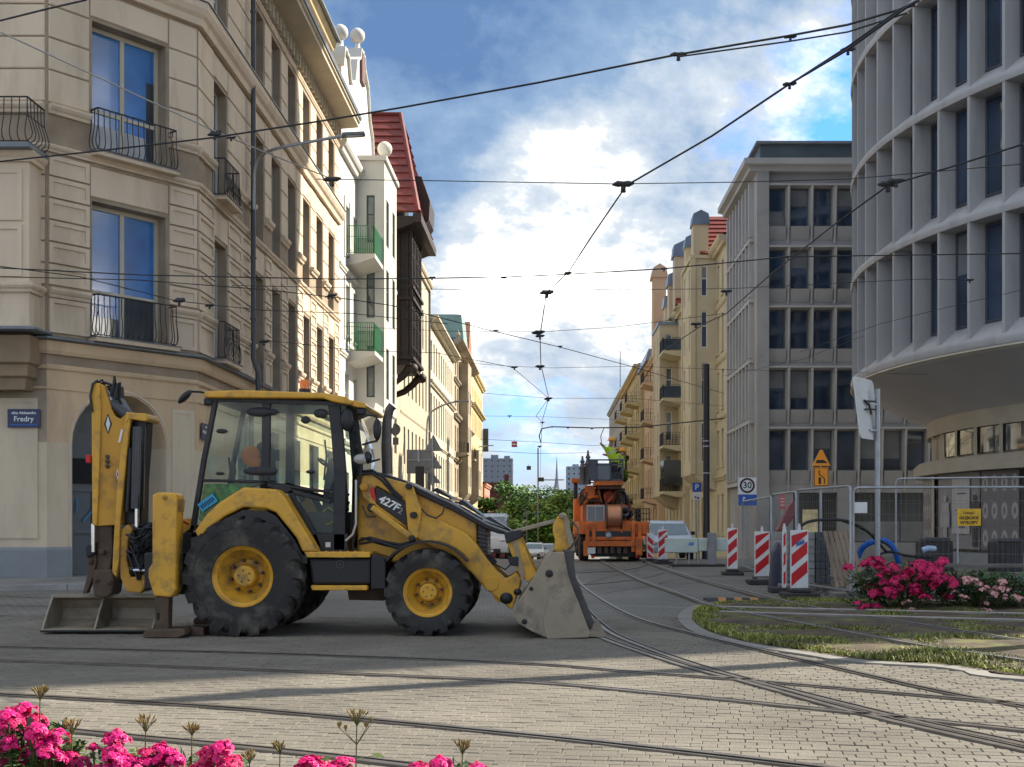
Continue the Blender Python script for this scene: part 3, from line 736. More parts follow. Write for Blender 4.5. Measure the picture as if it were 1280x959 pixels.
L1 = corner_building()
# street name plates
M_SIGNB = mat('enamel_blue', (.012, .022, .085), .3, .1, 3, coat=.3)
M_WHITE = mat('sign_white', (.78, .78, .78), .45, .04, 3)
def plate(label, c, d, n, w, h, texts):
    t = thing('street_name_plate', label, 'street sign', c)
    MB().obox(c, Vector(d)*w/2, Vector(n)*.012, Vector((0, 0, h/2))).build('plate', M_SIGNB, t, bevel=.004)
    rz = math.atan2(d[1], d[0])
    for (txt, sz, dz) in texts:
        q = Vector(c)+Vector(n)*.014+Vector((0, 0, dz)); put_text('lettering', txt, sz, M_WHITE, t, q, (R(90), 0, rz), bold=.002)
    MB().obox(Vector(c)+Vector(n)*.013-Vector((0, 0, h*.36)), Vector(d)*w*.42, Vector(n)*.002, Vector((0, 0, .012))).build('blue_strip', mat('sign_light_blue', (.03, .12, .45), .4), t)
    return t
plate('dark blue street plate reading Fredry on the front left of the arch', (-12.0, 27.35, 3.74), (1, 0, 0), (0, -1, 0), .74, .42, [('ulica Aleksandra', .085, .12), ('Fredry', .17, -.02)])
plate('small dark blue street plate on the wall right of the arch', (-8.95, 31.15, 3.72), (0, 1, 0), (1, 0, 0), .72, .42, [('ulica', .08, .12), ('Mielżyńskiego', .10, -.02)])

# ================================================================ row houses
def roof_prism(par, x0, x1, y0, y1, ze, zr, m, name='roof'):
    """pitched roof, ridge along the street, built of stepped tile courses on both slopes"""
    b = MB(); n = 12; xm = (x0+x1)/2
    for sgn, xa in ((1, x0), (-1, x1)):
        for k in range(n):
            a, c = k/n, (k+1)/n; xa0, xa1 = xa+(xm-xa)*a, xa+(xm-xa)*c; za, zc = ze+(zr-ze)*a, ze+(zr-ze)*c
            b.add([(xa0, y0, za+.07), (xa0, y1, za+.07), (xa1, y1, zc+.02), (xa1, y0, zc+.02), (xa0, y0, za-.02), (xa0, y1, za-.02)], [(0, 1, 2, 3), (4, 5, 1, 0)])
    b.add([(x0, y0, ze), (x1, y0, ze), (xm, y0, zr), (x0, y1, ze), (x1, y1, ze), (xm, y1, zr)], [(0, 1, 2), (3, 5, 4)])
    return b.build(name, m, par)
def rowhouse(label, side, xf, y0, y1, zb, ze, m, floors, nb, ww=1.1, fm=None, pm=None, style=(2, (.62,)), cornice=.45, zr=None, roofm=None, bands=(), reveal=.22, sill=None, depth=12, name='tenement_house', cm=None, margins=.9, skip=()):
    t = thing(name, label, 'building', (xf, (y0+y1)/2, zb))
    p0, p1 = ((xf, y0), (xf, y1)) if side == 'L' else ((xf, y1), (xf, y0)); L = y1-y0
    cs = [margins+(L-2*margins)*(i+.5)/nb for i in range(nb)]
    ops = [(c-ww/2, c+ww/2, a, b_) for fi, (a, b_) in enumerate(floors) for ci, c in enumerate(cs) if (fi, ci) not in skip]
    b = MB(); wall_mesh(b, p0, p1, zb, ze, ops, reveal)
    s = -1 if side == 'L' else 1
    for yy in (y0, y1): b.add([(xf, yy, zb), (xf+s*depth, yy, zb), (xf+s*depth, yy, ze), (xf, yy, ze)], [(0, 1, 2, 3)])
    b.build('wall', m, t, fix=False)
    MB().box(xf+s*(reveal+.03), xf+s*depth, y0+.05, y1-.05, zb, ze-.02).build('core', M_DARK, t)
    for w in ops: add_window(t, p0, p1, *w, style, fm, pm, reveal, sill=sill)
    if cornice: sweep([p0, p1], BAND(.5, cornice), 'cornice', cm or m, t, ze-.35)
    for z, h, o in bands: sweep([p0, p1], BAND(h, o), 'string_course', cm or m, t, z)
    x0, x1 = sorted((xf-s*.25, xf+s*depth)); roof_prism(t, x0, x1, y0, y1, ze+.12, zr or ze+2.2, roofm or M_FLASH)
    return t, p0, p1
def balcony(par, xf, side, ya, yb, z, dep, m, rm, h=1.0, step=.14, solid=None, taper=True):
    s = 1 if side == 'L' else -1; x1 = xf+s*dep
    b = MB()
    if taper: b.prism([(xf, z), (x1, z), (x1, z-.18), (xf+s*dep*.35, z-.42), (xf, z-.5)], ya, yb, 'y')
    else: b.box(xf, x1, ya, yb, z-.18, z)
    bo = b.build('balcony', m, par)
    pts = [(xf, ya), (x1, ya), (x1, yb), (xf, yb)]
    if side == 'R': pts = pts
    railing(bo, [(xf, ya+.05), (x1-s*.05, ya+.05), (x1-s*.05, yb-.05), (xf, yb-.05)], z, h, rm, 0, step, .015, mid=True)
    if solid: MB().box(xf, x1-s*.04, ya+.06, ya+.075, z+.1, z+h-.1).build('screen', solid, bo); MB().box(x1-s*.07, x1-s*.06, ya+.08, yb-.08, z+.1, z+h-.1).build('screen', solid, bo)
    return bo
def oriel(par, xf, side, ya, yb, za, zb, dep, m, floors, ww=.9, wside=.5, fm=None, pm=None, name='oriel', cap=None):
    """box bay with a window in its front and one in the side facing up the street"""
    s = 1 if side == 'L' else -1; x1 = xf+s*dep; b = MB(); L = yb-ya
    p0, p1 = ((x1, ya), (x1, yb)) if side == 'L' else ((x1, yb), (x1, ya))
    q0, q1 = ((xf, ya), (x1, ya)) if side == 'L' else ((x1, ya), (xf, ya))
    k = 2 if L > 3 else 1
    fo = [(L*(i+.5)/k-ww/2, L*(i+.5)/k+ww/2, a, c) for i in range(k) for a, c in floors]; so = [(dep*.5-wside/2, dep*.5+wside/2, a, c) for a, c in floors] if wside else []
    wall_mesh(b, p0, p1, za, zb, fo, .15); wall_mesh(b, q0, q1, za, zb, so, .15)
    r0, r1 = ((x1, yb), (xf, yb)) if side == 'L' else ((xf, yb), (x1, yb)); wall_mesh(b, r0, r1, za, zb, [], .1)
    b.add([(xf, ya, za), (x1, ya, za), (x1, yb, za), (xf, yb, za)], [(0, 1, 2, 3)]); b.add([(xf, ya, zb), (x1, ya, zb), (x1, yb, zb), (xf, yb, zb)], [(0, 1, 2, 3)])
    o = b.build(name, m, par, fix=False)
    MB().box(xf, x1-s*.2, ya+.2, yb-.2, za+.05, zb-.05).build('core', M_DARK, par)
    for w in fo: add_window(par, p0, p1, *w, (2, (.6,)), fm, pm, .15)
    for w in so: add_window(par, q0, q1, *w, (1, (.6,)), fm, pm, .15)
    # corbelled foot and cap
    f = MB(); f.prism([(xf, za-1.1), (xf+s*dep*.35, za-.85), (xf+s*dep*.8, za-.3), (x1, za-.01), (xf, za-.01)], ya+.01, yb-.01, 'y'); f.build('corbel', m, par)
    if cap: MB().box(xf, x1+s*.12, ya-.12, yb+.12, zb, zb+.22).build('oriel_cap', cap, par)
    return o
# ================================================================ LEFT ROW
M_L3 = mat('white_render', (.60, .585, .53), .8, .06, .8, .15, 25)
M_L3s = mat('white_trim', (.60, .58, .52), .8, .08, 1, .1, 25)
M_GREEN = mat('green_painted_iron', (.045, .20, .085), .5, .2, 3)
M_COPING = mat('coping_brown', (.15, .075, .06), .6, .2, 2)
t3, p0, p1 = rowhouse('white ornate gabled tenement with ball finials and green iron balconies', 'L', -9.0, 51.02, 62.0, 0, 17.6, M_L3,
    [(1.0, 3.6), (5.8, 8.0), (9.6, 11.9), (13.2, 15.4)], 4, 1.05, M_FRAME_W, M_GLASS, cornice=.35, bands=((4.6, .35, .3), (8.6, .2, .12), (12.3, .2, .12)), zr=20.5, roofm=M_TILE, sill=M_FLASH)
oriel(t3, -9.0, 'L', 55.8, 60.2, 6.6, 18.2, 1.28, M_L3, [(7.2, 9.6), (10.9, 13.3), (14.4, 16.6)], .95, .38, mat('teal_frame', (.04, .10, .085), .5), M_GLASS, cap=M_L3s)
for z in (9.0, 13.3):
    balcony(t3, -9.0, 'L', 53.2, 55.78, z, 1.22, M_L3s, M_GREEN, 1.25, .10)
    balcony(t3, -9.0, 'L', 60.22, 61.9, z, 1.1, M_L3s, M_GREEN, 1.25, .10)
for z in (5.0,): MB().prism([(-9.0, z+1.7), (-7.75, z+1.7), (-7.9, z+1.1), (-8.5, z+.7), (-8.8, z-.4), (-9.0, z-.6)], 53.2, 60.0, 'y').build('bracket_vault', M_L3, t3)
b = MB(); b.box(-9.0, -7.9, 56.4, 57.2, 0, 5.8); b.box(-9.0, -7.9, 59.4, 60.1, 0, 5.8); b.build('porch_pier', M_L3, t3)
# scrolled gable with finials
gp = [(51.6, 17.7), (61.6, 17.7), (61.4, 18.6), (60.6, 19.2), (60.2, 20.6), (59.3, 21.2), (58.7, 22.6), (57.6, 23.1), (57.5, 23.6), (56.4, 23.6), (56.2, 23.1), (55.2, 22.6), (54.6, 21.4), (53.6, 21.0), (53.0, 21.9), (51.9, 21.9), (51.6, 21.0)]
g = MB().prism(gp, -9.35, -8.98, 'x').build('gable', M_L3, t3)
b = MB()
for (y0, z0), (y1, z1) in zip(gp[2:], gp[3:]): b.bar((-9.16, y0, z0+.04), (-9.16, y1, z1+.04), .62, .10)
b.build('coping', M_L3s, g)
for (y, z, r, h) in ((52.35, 21.9, .34, .55), (56.95, 23.6, .36, .55)):
    b = MB(); b.lathe([(0, 0), (.34, 0), (.34, .12), (.22, .16), (.13, .3), (.12, h), (.2, h+.06)], (-9.16, y, z), n=14)
    b.ball((-9.16, y, z+h+r*.9), r, 16); b.build('finial', M_L3s, t3, smooth=True)
b = MB(); b.box(-9.45, -8.85, 56.5, 57.4, 22.2, 23.55); b.build('pedestal', M_COPING, t3)
b = MB(); b.lathe([(0, 0), (.3, 0), (.3, .1), (.12, .2), (.1, .5), (.2, .56)], (-7.95, 57.6, 18.42), n=14); b.ball((-7.95, 57.6, 19.3), .36, 16); b.build('finial', M_L3s, t3, smooth=True)
# window surrounds
for z in ((13.2, 15.4), (9.6, 11.9)):
    for c in (.9+9.18*(i+.5)/4 for i in range(1)):
        for s in (-.66, .66): block(t3, p0, p1, c+s-.12, c+s+.12, z[0]-.2, z[1]+.25, M_L3s, .06, name='window_surround')

# dark timber oriel house with big red roof
M_L4 = mat('sandy_render', (.47, .40, .29), .85, .1, .7, .15, 25)
M_TIMB = mat('dark_stained_timber', (.035, .022, .018), .6, .3, 2, .2, 15)
t4, p0, p1 = rowhouse('sandy tenement with dark timber oriel and steep red tiled roof', 'L', -9.0, 62.02, 72.0, 0, 17.6, M_L4,
    [(.8, 3.4), (5.4, 8.2), (10.2, 12.4), (14.0, 16.0)], 3, 1.1, M_FRAME_W, M_GLASS, cornice=.3, zr=18.2, roofm=M_TILE)
o4 = MB().box(-9.0, -7.3, 62.6, 67.5, 9.6, 17.2).build('timber_oriel', M_TIMB, t4)
for y in [62.6+.74*k for k in range(7)]: MB().box(-7.34, -7.2, y-.05, y+.05, 9.8, 17.0).build('timber_post', M_TIMB, o4)
for x in [-8.8+.45*k for k in range(4)]: MB().box(x-.05, x+.05, 62.5, 62.62, 9.8, 17.0).build('timber_post', M_TIMB, o4)
for z in (9.9, 13.0, 13.6, 16.8): MB().box(-9.0, -7.12, 62.45, 67.55, z, z+.16).build('timber_rail', M_TIMB, o4)
for z in (10.6, 14.2):
    for k in range(3): add_window(t4, (-7.29, 62.6), (-7.29, 67.5), .3+k*1.5, 1.4+k*1.5, z, z+2.1, (2, (.6,)), M_TIMB, M_GLASS, .02)
for y in (62.9, 67.2):
    b = MB(); b.tube([(-9, y, 8.4), (-8.2, y, 8.7), (-7.7, y, 9.1), (-7.3, y, 9.6)], [.16, .18, .2, .22], 8); b.ball((-7.2, y, 9.45), .28, 10); b.build('bracket', M_TIMB, o4, smooth=True)
# hipped roof, overhanging the street: slope facing up the street is made of tile courses
def slope(par, a, b_, c, d_, n, m, name='roof_slope'):
    """quad a,b (eaves) d,c (ridge) in n stepped courses"""
    a, b_, c, d_ = map(Vector, (a, b_, c, d_)); nr = (b_-a).cross(d_-a).normalized(); mb = MB()
    if nr.z < 0: nr = -nr
    for k in range(n):
        s, t_ = k/n, (k+1)/n
        e0, e1, r0, r1 = a.lerp(d_, s), b_.lerp(c, s), a.lerp(d_, t_), b_.lerp(c, t_)
        mb.add([e0+nr*.10, e1+nr*.10, r1+nr*.03, r0+nr*.03, e0-nr*.03, e1-nr*.03], [(0, 1, 2, 3), (4, 5, 1, 0)])
    return mb.build(name, m, par, fix=False)
slope(t4, (-13.0, 62.0, 17.6), (-6.8, 61.6, 17.3), (-8.25, 66.5, 23.9), (-13.0, 66.5, 23.9), 13, M_TILE)
slope(t4, (-6.75, 61.6, 17.2), (-6.75, 69.5, 17.2), (-8.3, 69.0, 23.9), (-8.3, 66.5, 23.9), 13, M_TILE)
b = MB(); b.tube([(-6.78, 61.6, 17.35), (-8.3, 66.5, 24.0), (-13, 66.5, 24.0)], .14, 8); b.build('ridge_tiles', M_TILE, t4, smooth=True)
b = MB(); b.box(-7.05, -6.62, 61.5, 69.5, 16.8, 17.25); b.prism([(-9, 16.0), (-6.75, 16.9), (-6.75, 17.15), (-9, 17.15)], 61.7, 69.4, 'y'); b.build('timber_eaves', M_TIMB, t4)
b = MB(); b.prism([(-6.8, 17.2), (-6.5, 17.6), (-6.45, 18.6), (-6.9, 19.9), (-7.3, 19.9), (-7.1, 17.2)], 64.2, 66.8, 'y'); b.build('dormer', M_TIMB, t4)
MB().prism([(62.1, 17.3), (71.5, 17.3), (69.0, 23.8), (66.5, 23.8)], -12.9, -8.35, 'x').build('roof_body', M_DARK, t4)

M_L5 = mat('beige_render', (.50, .43, .31), .85, .08, .6, .1, 25)
t5, p0, p1 = rowhouse('plain beige tenement next to the timber oriel house', 'L', -9.0, 72.02, 88.8, -3, 18.8, M_L5,
    [(5.0, 7.3), (9.4, 12.0), (13.6, 16.4)], 7, .85, M_FRAME_W, M_GLASS, cornice=.35, bands=((8.0, .15, .06),), reveal=.2)
b = MB(); b.box(-9.15, -8.85, 88.6, 88.75, -1, 18.7); b.build('downpipe', M_FLASH, t5)
M_L6 = mat('cream_render', (.56, .50, .38), .85, .08, .6, .1, 25)
t6, p0, p1 = rowhouse('long cream tenement with many tall narrow windows and deep cornice', 'L', -9.0, 88.82, 111.6, -3, 16.6, M_L6,
    [(-.5, 2.6), (4.2, 6.8), (8.2, 11.2), (12.9, 15.2)], 10, .95, M_FRAME_W, M_GLASS, cornice=.7, bands=((3.3, .25, .2), (7.3, .2, .15), (11.7, .35, .3)), reveal=.25, roofm=M_FLASH)
M_L7 = mat('weathered_ornate_stone', (.36, .30, .215), .9, .2, .8, .4, 8)
t7, p0, p1 = rowhouse('weathered ornate stone tenement with green copper turret', 'L', -9.0, 111.62, 137, -4, 18.4, M_L7,
    [(0, 2.8), (4.3, 6.6), (8.2, 10.6), (12.2, 14.4), (15.4, 17.0)], 9, 1.1, M_FRAME_W, M_GLASS, cornice=.9, bands=((3.4, .4, .35), (7.2, .3, .3), (11.2, .4, .4), (14.7, .3, .3)), roofm=M_FLASH)
oriel(t7, -9.0, 'L', 118, 123, 4.3, 17.2, .9, M_L7, [(5, 7), (8.6, 10.8), (12.2, 14.4)], 1, 0)
oriel(t7, -9.0, 'L', 129, 134, 4.3, 9.2, 1.3, M_L7, [(5, 7)], 1, 0)
for y in (114.5, 125.5):
    balcony(t7, -9.0, 'L', y, y+2.6, 8.1, 1.1, M_L7, M_IRON, 1, .25)
M_COPPER = mat('verdigris_copper', (.22, .33, .29), .6, .2, 1)
b = MB(); b.prism([(-9.2, 18.4), (-8.6, 18.4), (-9.0, 22.4), (-13.0, 22.4), (-13.0, 18.4)], 121, 127, 'y'); b.build('turret', M_COPPER, t7)
b = MB(); b.prism([(127.1, 18.4), (133.5, 18.4), (131.5, 21), (130.2, 23.2), (128.6, 21)], -9.6, -8.7, 'x'); b.build('gable', mat('red_brick_gable', (.30, .13, .07), .85, .2, 2), t7)
b = MB(); b.lathe([(0, 0), (.35, 0), (.3, .3), (.1, .6), (.25, .9), (.1, 1.2), (0, 1.5)], (-9, 117, 18.8), n=10); b.build('finial', M_L7, t7)
M_L8 = mat('pale_yellow_render', (.60, .49, .25), .85, .08, .6)
t8, p0, p1 = rowhouse('tall pale yellow tenement beyond the turreted house', 'L', -9.0, 137.02, 159, -4.5, 18.9, M_L8,
    [(-.5, 2.2), (3.6, 6.2), (7.8, 10.4), (12, 14.4), (15.6, 17.2)], 8, 1.0, M_FRAME_W, M_GLASS, cornice=.5, bands=((14.8, .4, .5), (3, .2, .2)))
b = MB(); b.box(-8.9, -8.2, 158.2, 158.9, 10.8, 13.8); b.build('wall_sign', M_FRAME_D, t8)
M_L9 = mat('salmon_render', (.55, .27, .20), .85, .1, .6)
t9, p0, p1 = rowhouse('low salmon pink house near the trees', 'L', -8.9, 162, 176, -5, 6.6, M_L9, [(-.5, 1.6), (3.2, 5.2)], 5, 1.0, cornice=.3, zr=9.0, roofm=M_TILE)
t9b, p0, p1 = rowhouse('pink gabled house with pale roof between the yellow tenement and the trees', 'L', -9.6, 159.1, 161.9, -5, 11.5, M_L9, [(2.2, 4.4), (6.2, 8.4)], 1, 1.0, cornice=.3, zr=15.5, roofm=M_FLASH)
M_BRICK = mat('dark_red_brick', (.13, .035, .035), .85, .15, 2)
t = thing('brick_house', 'dark red brick house with chimney at the edge of the trees', 'building', (-9, 205, -4.6))
b = MB(); b.box(-13.5, -6.8, 202, 212, -4.7, 6.6); b.build('wall', M_BRICK, t)
MB().prism([(-13.6, 6.6), (-6.7, 6.6), (-8.6, 8.2), (-12, 8.2)], 201.9, 212.1, 'y').build('roof', M_BRICK, t); MB().box(-7.8, -7.0, 203, 204, 6.6, 9.6).build('chimney', M_BRICK, t)
# distant tower blocks: panel walls with rows of windows
def block_tower(label, u0, u1, vtop, Y, m, cols, rows, steps):
    x0, x1, zt = X(u0, Y), X(u1, Y), Zv(vtop, Y); t = thing('tower_block', label, 'building', ((x0+x1)/2, Y, -4.65))
    w = (x1-x0)/cols; zh = (zt-4)/rows
    ops = [((i+.28)*w, (i+.72)*w, 4+(j+.3)*zh, 4+(j+.75)*zh) for i in range(cols) for j in range(rows)]
    b = MB(); wall_mesh(b, (x0, Y), (x1, Y), -4.7, zt, ops, .3); b.build('wall', m, t); MB().box(x0, x1, Y+.35, Y+16, -4.7, zt).build('body', m, t)
    for o in ops: add_window(t, (x0, Y), (x1, Y), *o, (1, ()), M_FRAME_W, M_GLASS, .3)
    for (a, c, h) in steps: MB().box(x0+(x1-x0)*a, x0+(x1-x0)*c, Y+2, Y+10, zt, zt+h).build('roof_house', m, t)
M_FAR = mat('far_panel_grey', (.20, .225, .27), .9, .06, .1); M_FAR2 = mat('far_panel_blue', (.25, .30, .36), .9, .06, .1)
block_tower('grey panel tower block rising above the red brick house', 604, 641, 573, 520, M_FAR, 5, 11, ((.25, .5, 1.6), (.7, .9, 1.2)))
block_tower('pale blue grey tower block beyond the orange truck', 708, 734, 583, 520, M_FAR2, 4, 10, ((.3, .6, 1),))

# ================================================================ RIGHT ROW
M_R2 = mat('ochre_render', (.47, .415, .29), .85, .1, .7, .15, 25); M_R2t = mat('ochre_trim', (.48, .42, .28), .85, .1, .7)
M_R3 = mat('tan_render', (.45, .385, .265), .85, .1, .7, .15, 25); M_R4 = mat('salmon_plaster', (.50, .35, .22), .85, .08, .7); M_R5 = mat('mustard_plaster', (.42, .335, .18), .85, .1, .7); M_R6 = mat('dun_plaster', (.36, .32, .25), .85, .1, .7)
ta, p0, p1 = rowhouse('ochre tenement with red roof and zinc dormers next to the grey office block', 'R', 11.0, 74.7, 95, -2, 19.2, M_R2,
    [(0.6, 3.2), (5.0, 7.4), (8.7, 11.2), (12.4, 14.8), (16.0, 18.2)], 9, .95, M_FRAME_W, M_GLASS, cornice=.55, zr=22.6, roofm=M_TILE, cm=M_R2t, skip=[(f, c) for f in range(5) for c in (4, 5, 6)], sill=M_R2t, bands=((4.1, .3, .2), (8.0, .2, .12), (11.7, .2, .12), (15.3, .2, .12)))
oriel(ta, 11.0, 'R', 79.6, 85.5, 4.6, 18.9, 1.6, M_R2, [(5.4, 8.0), (9.2, 12.0), (13.0, 15.4), (16.4, 18.4)], .8, .42, M_FRAME_W, M_GLASS_B, cap=M_R2t)
for dy in (0, 5.55): MB().box(9.3, 9.62, 79.5+dy, 79.85+dy, 4.6, 19.0).build('pilaster', M_R2t, ta)
for (ya, yb, zt, xx) in ((79.7, 81.0, 22.0, 9.5), (84.2, 85.4, 21.5, 9.5)):
    MB().box(xx, xx+1.0, ya, yb, 19.1, zt-.8).build('dormer', M_R2t, ta)
    MB().prism([(xx-.1, zt-.8), (xx+1.1, zt-.8), (xx+1.0, zt-.1), (xx+.5, zt+.15), (xx, zt-.1)], ya-.1, yb+.1, 'y').build('dormer_cap', M_ZINC, ta)
slope(ta, (9.9, 79.6, 19.2), (15.5, 79.6, 19.2), (15.5, 82.5, 22.4), (10.6, 82.5, 22.4), 9, M_TILE)
slope(ta, (11.1, 74.75, 19.4), (17, 74.75, 19.4), (17, 78, 22.8), (11.6, 78, 22.8), 9, M_TILE)
tb, p0, p1 = rowhouse('tan tenement with glazed balconies and blue zinc dormers', 'R', 10.6, 95.02, 111, -2.5, 18.6, M_R3,
    [(0, 2.8), (4.4, 7.0), (8.2, 10.6), (11.8, 14.2), (15.4, 17.4)], 5, .9, M_FRAME_W, M_GLASS, cornice=.5, zr=22, roofm=M_TILE, cm=M_R2t, bands=((3.4, .3, .2), (7.4, .2, .12), (11.1, .2, .12), (14.7, .2, .12)))
oriel(tb, 10.6, 'R', 99.5, 105.5, 3.6, 17.8, 1.55, M_R3, [(4.6, 7.0), (8.2, 10.6), (11.8, 14.2), (15.0, 17.0)], .9, .5, M_FRAME_W, M_GLASS, cap=M_ZINC)
for z, sc_ in ((3.9, None), (7.6, None), (11.4, M_GLASS_B), (15.2, M_GLASS_B)): balcony(tb, 10.6, 'R', 96.2, 99.4, z, 1.6, M_R2t, M_IRON, 1.05, .25, solid=sc_)
b = MB(); b.box(9.1, 10.55, 96.4, 99.3, 4.4, 6.4); b.build('glazed_balcony', M_GLASS, tb)
for (ya, zt) in ((95.6, 23.6), (100.2, 22.2), (103.6, 21.0)):
    MB().box(9.9, 11.6, ya, ya+1.5, 18.5, zt-1).build('dormer', M_R3, tb); MB().prism([(9.75, zt-1), (11.7, zt-1), (11.6, zt-.1), (10.7, zt+.3), (9.85, zt-.1)], ya-.1, ya+1.6, 'y').build('dormer_cap', M_ZINC, tb)
slope(tb, (9.9, 95.1, 18.6), (15.5, 95.1, 18.6), (15.5, 99, 23.2), (10.6, 99, 23.2), 9, M_TILE)
tc, p0, p1 = rowhouse('salmon plastered tenement with iron balconies beyond the tan one', 'R', 10.0, 111.02, 128, -3, 17.0, M_R4,
    [(0, 2.8), (4.2, 6.8), (8.0, 10.6), (11.6, 14.0), (15, 16.4)], 5, 1.0, M_FRAME_D, M_GLASS, cornice=.5, zr=21.0, roofm=M_TILE)
for z in (3.6, 7.4, 11.0, 14.6): balcony(tc, 10.0, 'R', 112.5, 116.5, z, 1.3, M_R4, M_IRON, 1.05, .3)
b = MB(); b.box(9.7, 10.9, 113, 115, 17, 24.5); b.prism([(9.5, 24.5), (11.1, 24.5), (10.9, 25.4), (10.3, 25.8), (9.7, 25.4)], 112.9, 115.1, 'y'); b.build('turret', M_R4, tc)
MB().prism([(9.2, 17.1), (10.4, 17.1), (10.4, 18.2), (9.5, 18.2)], 116, 127.9, 'y').build('parapet', M_ZINC, tc)
td, p0, p1 = rowhouse('mustard tenement with stacked balconies beyond the salmon one', 'R', 9.6, 128.02, 160, -4, 18.2, M_R5,
    [(-.4, 2.4), (4, 6.4), (7.8, 10.2), (11.4, 13.8), (15, 17)], 9, 1.0, M_FRAME_D, M_GLASS, cornice=.7, zr=21.0, roofm=M_TILE, bands=((3, .3, .3),))
for z in (3.4, 7.2, 10.9, 14.4):
    for y in (129, 138.5, 150): balcony(td, 9.6, 'R', y, y+4.2, z, 1.4, M_R5, M_IRON, 1.05, .4)
te, p0, p1 = rowhouse('dun plastered tenement at the far end of the right row', 'R', 9.6, 160.02, 196, -5, 19.0, M_R6,
    [(-.6, 2), (4, 6.4), (7.8, 10.2), (11.4, 13.8), (15, 17)], 10, 1.0, M_FRAME_W, M_GLASS, cornice=.4, zr=21.5, roofm=M_TILE)
MB().cyl((9.6, 165, 20), (9.6, 165, 25), .05).build('aerial', M_IRON, te)

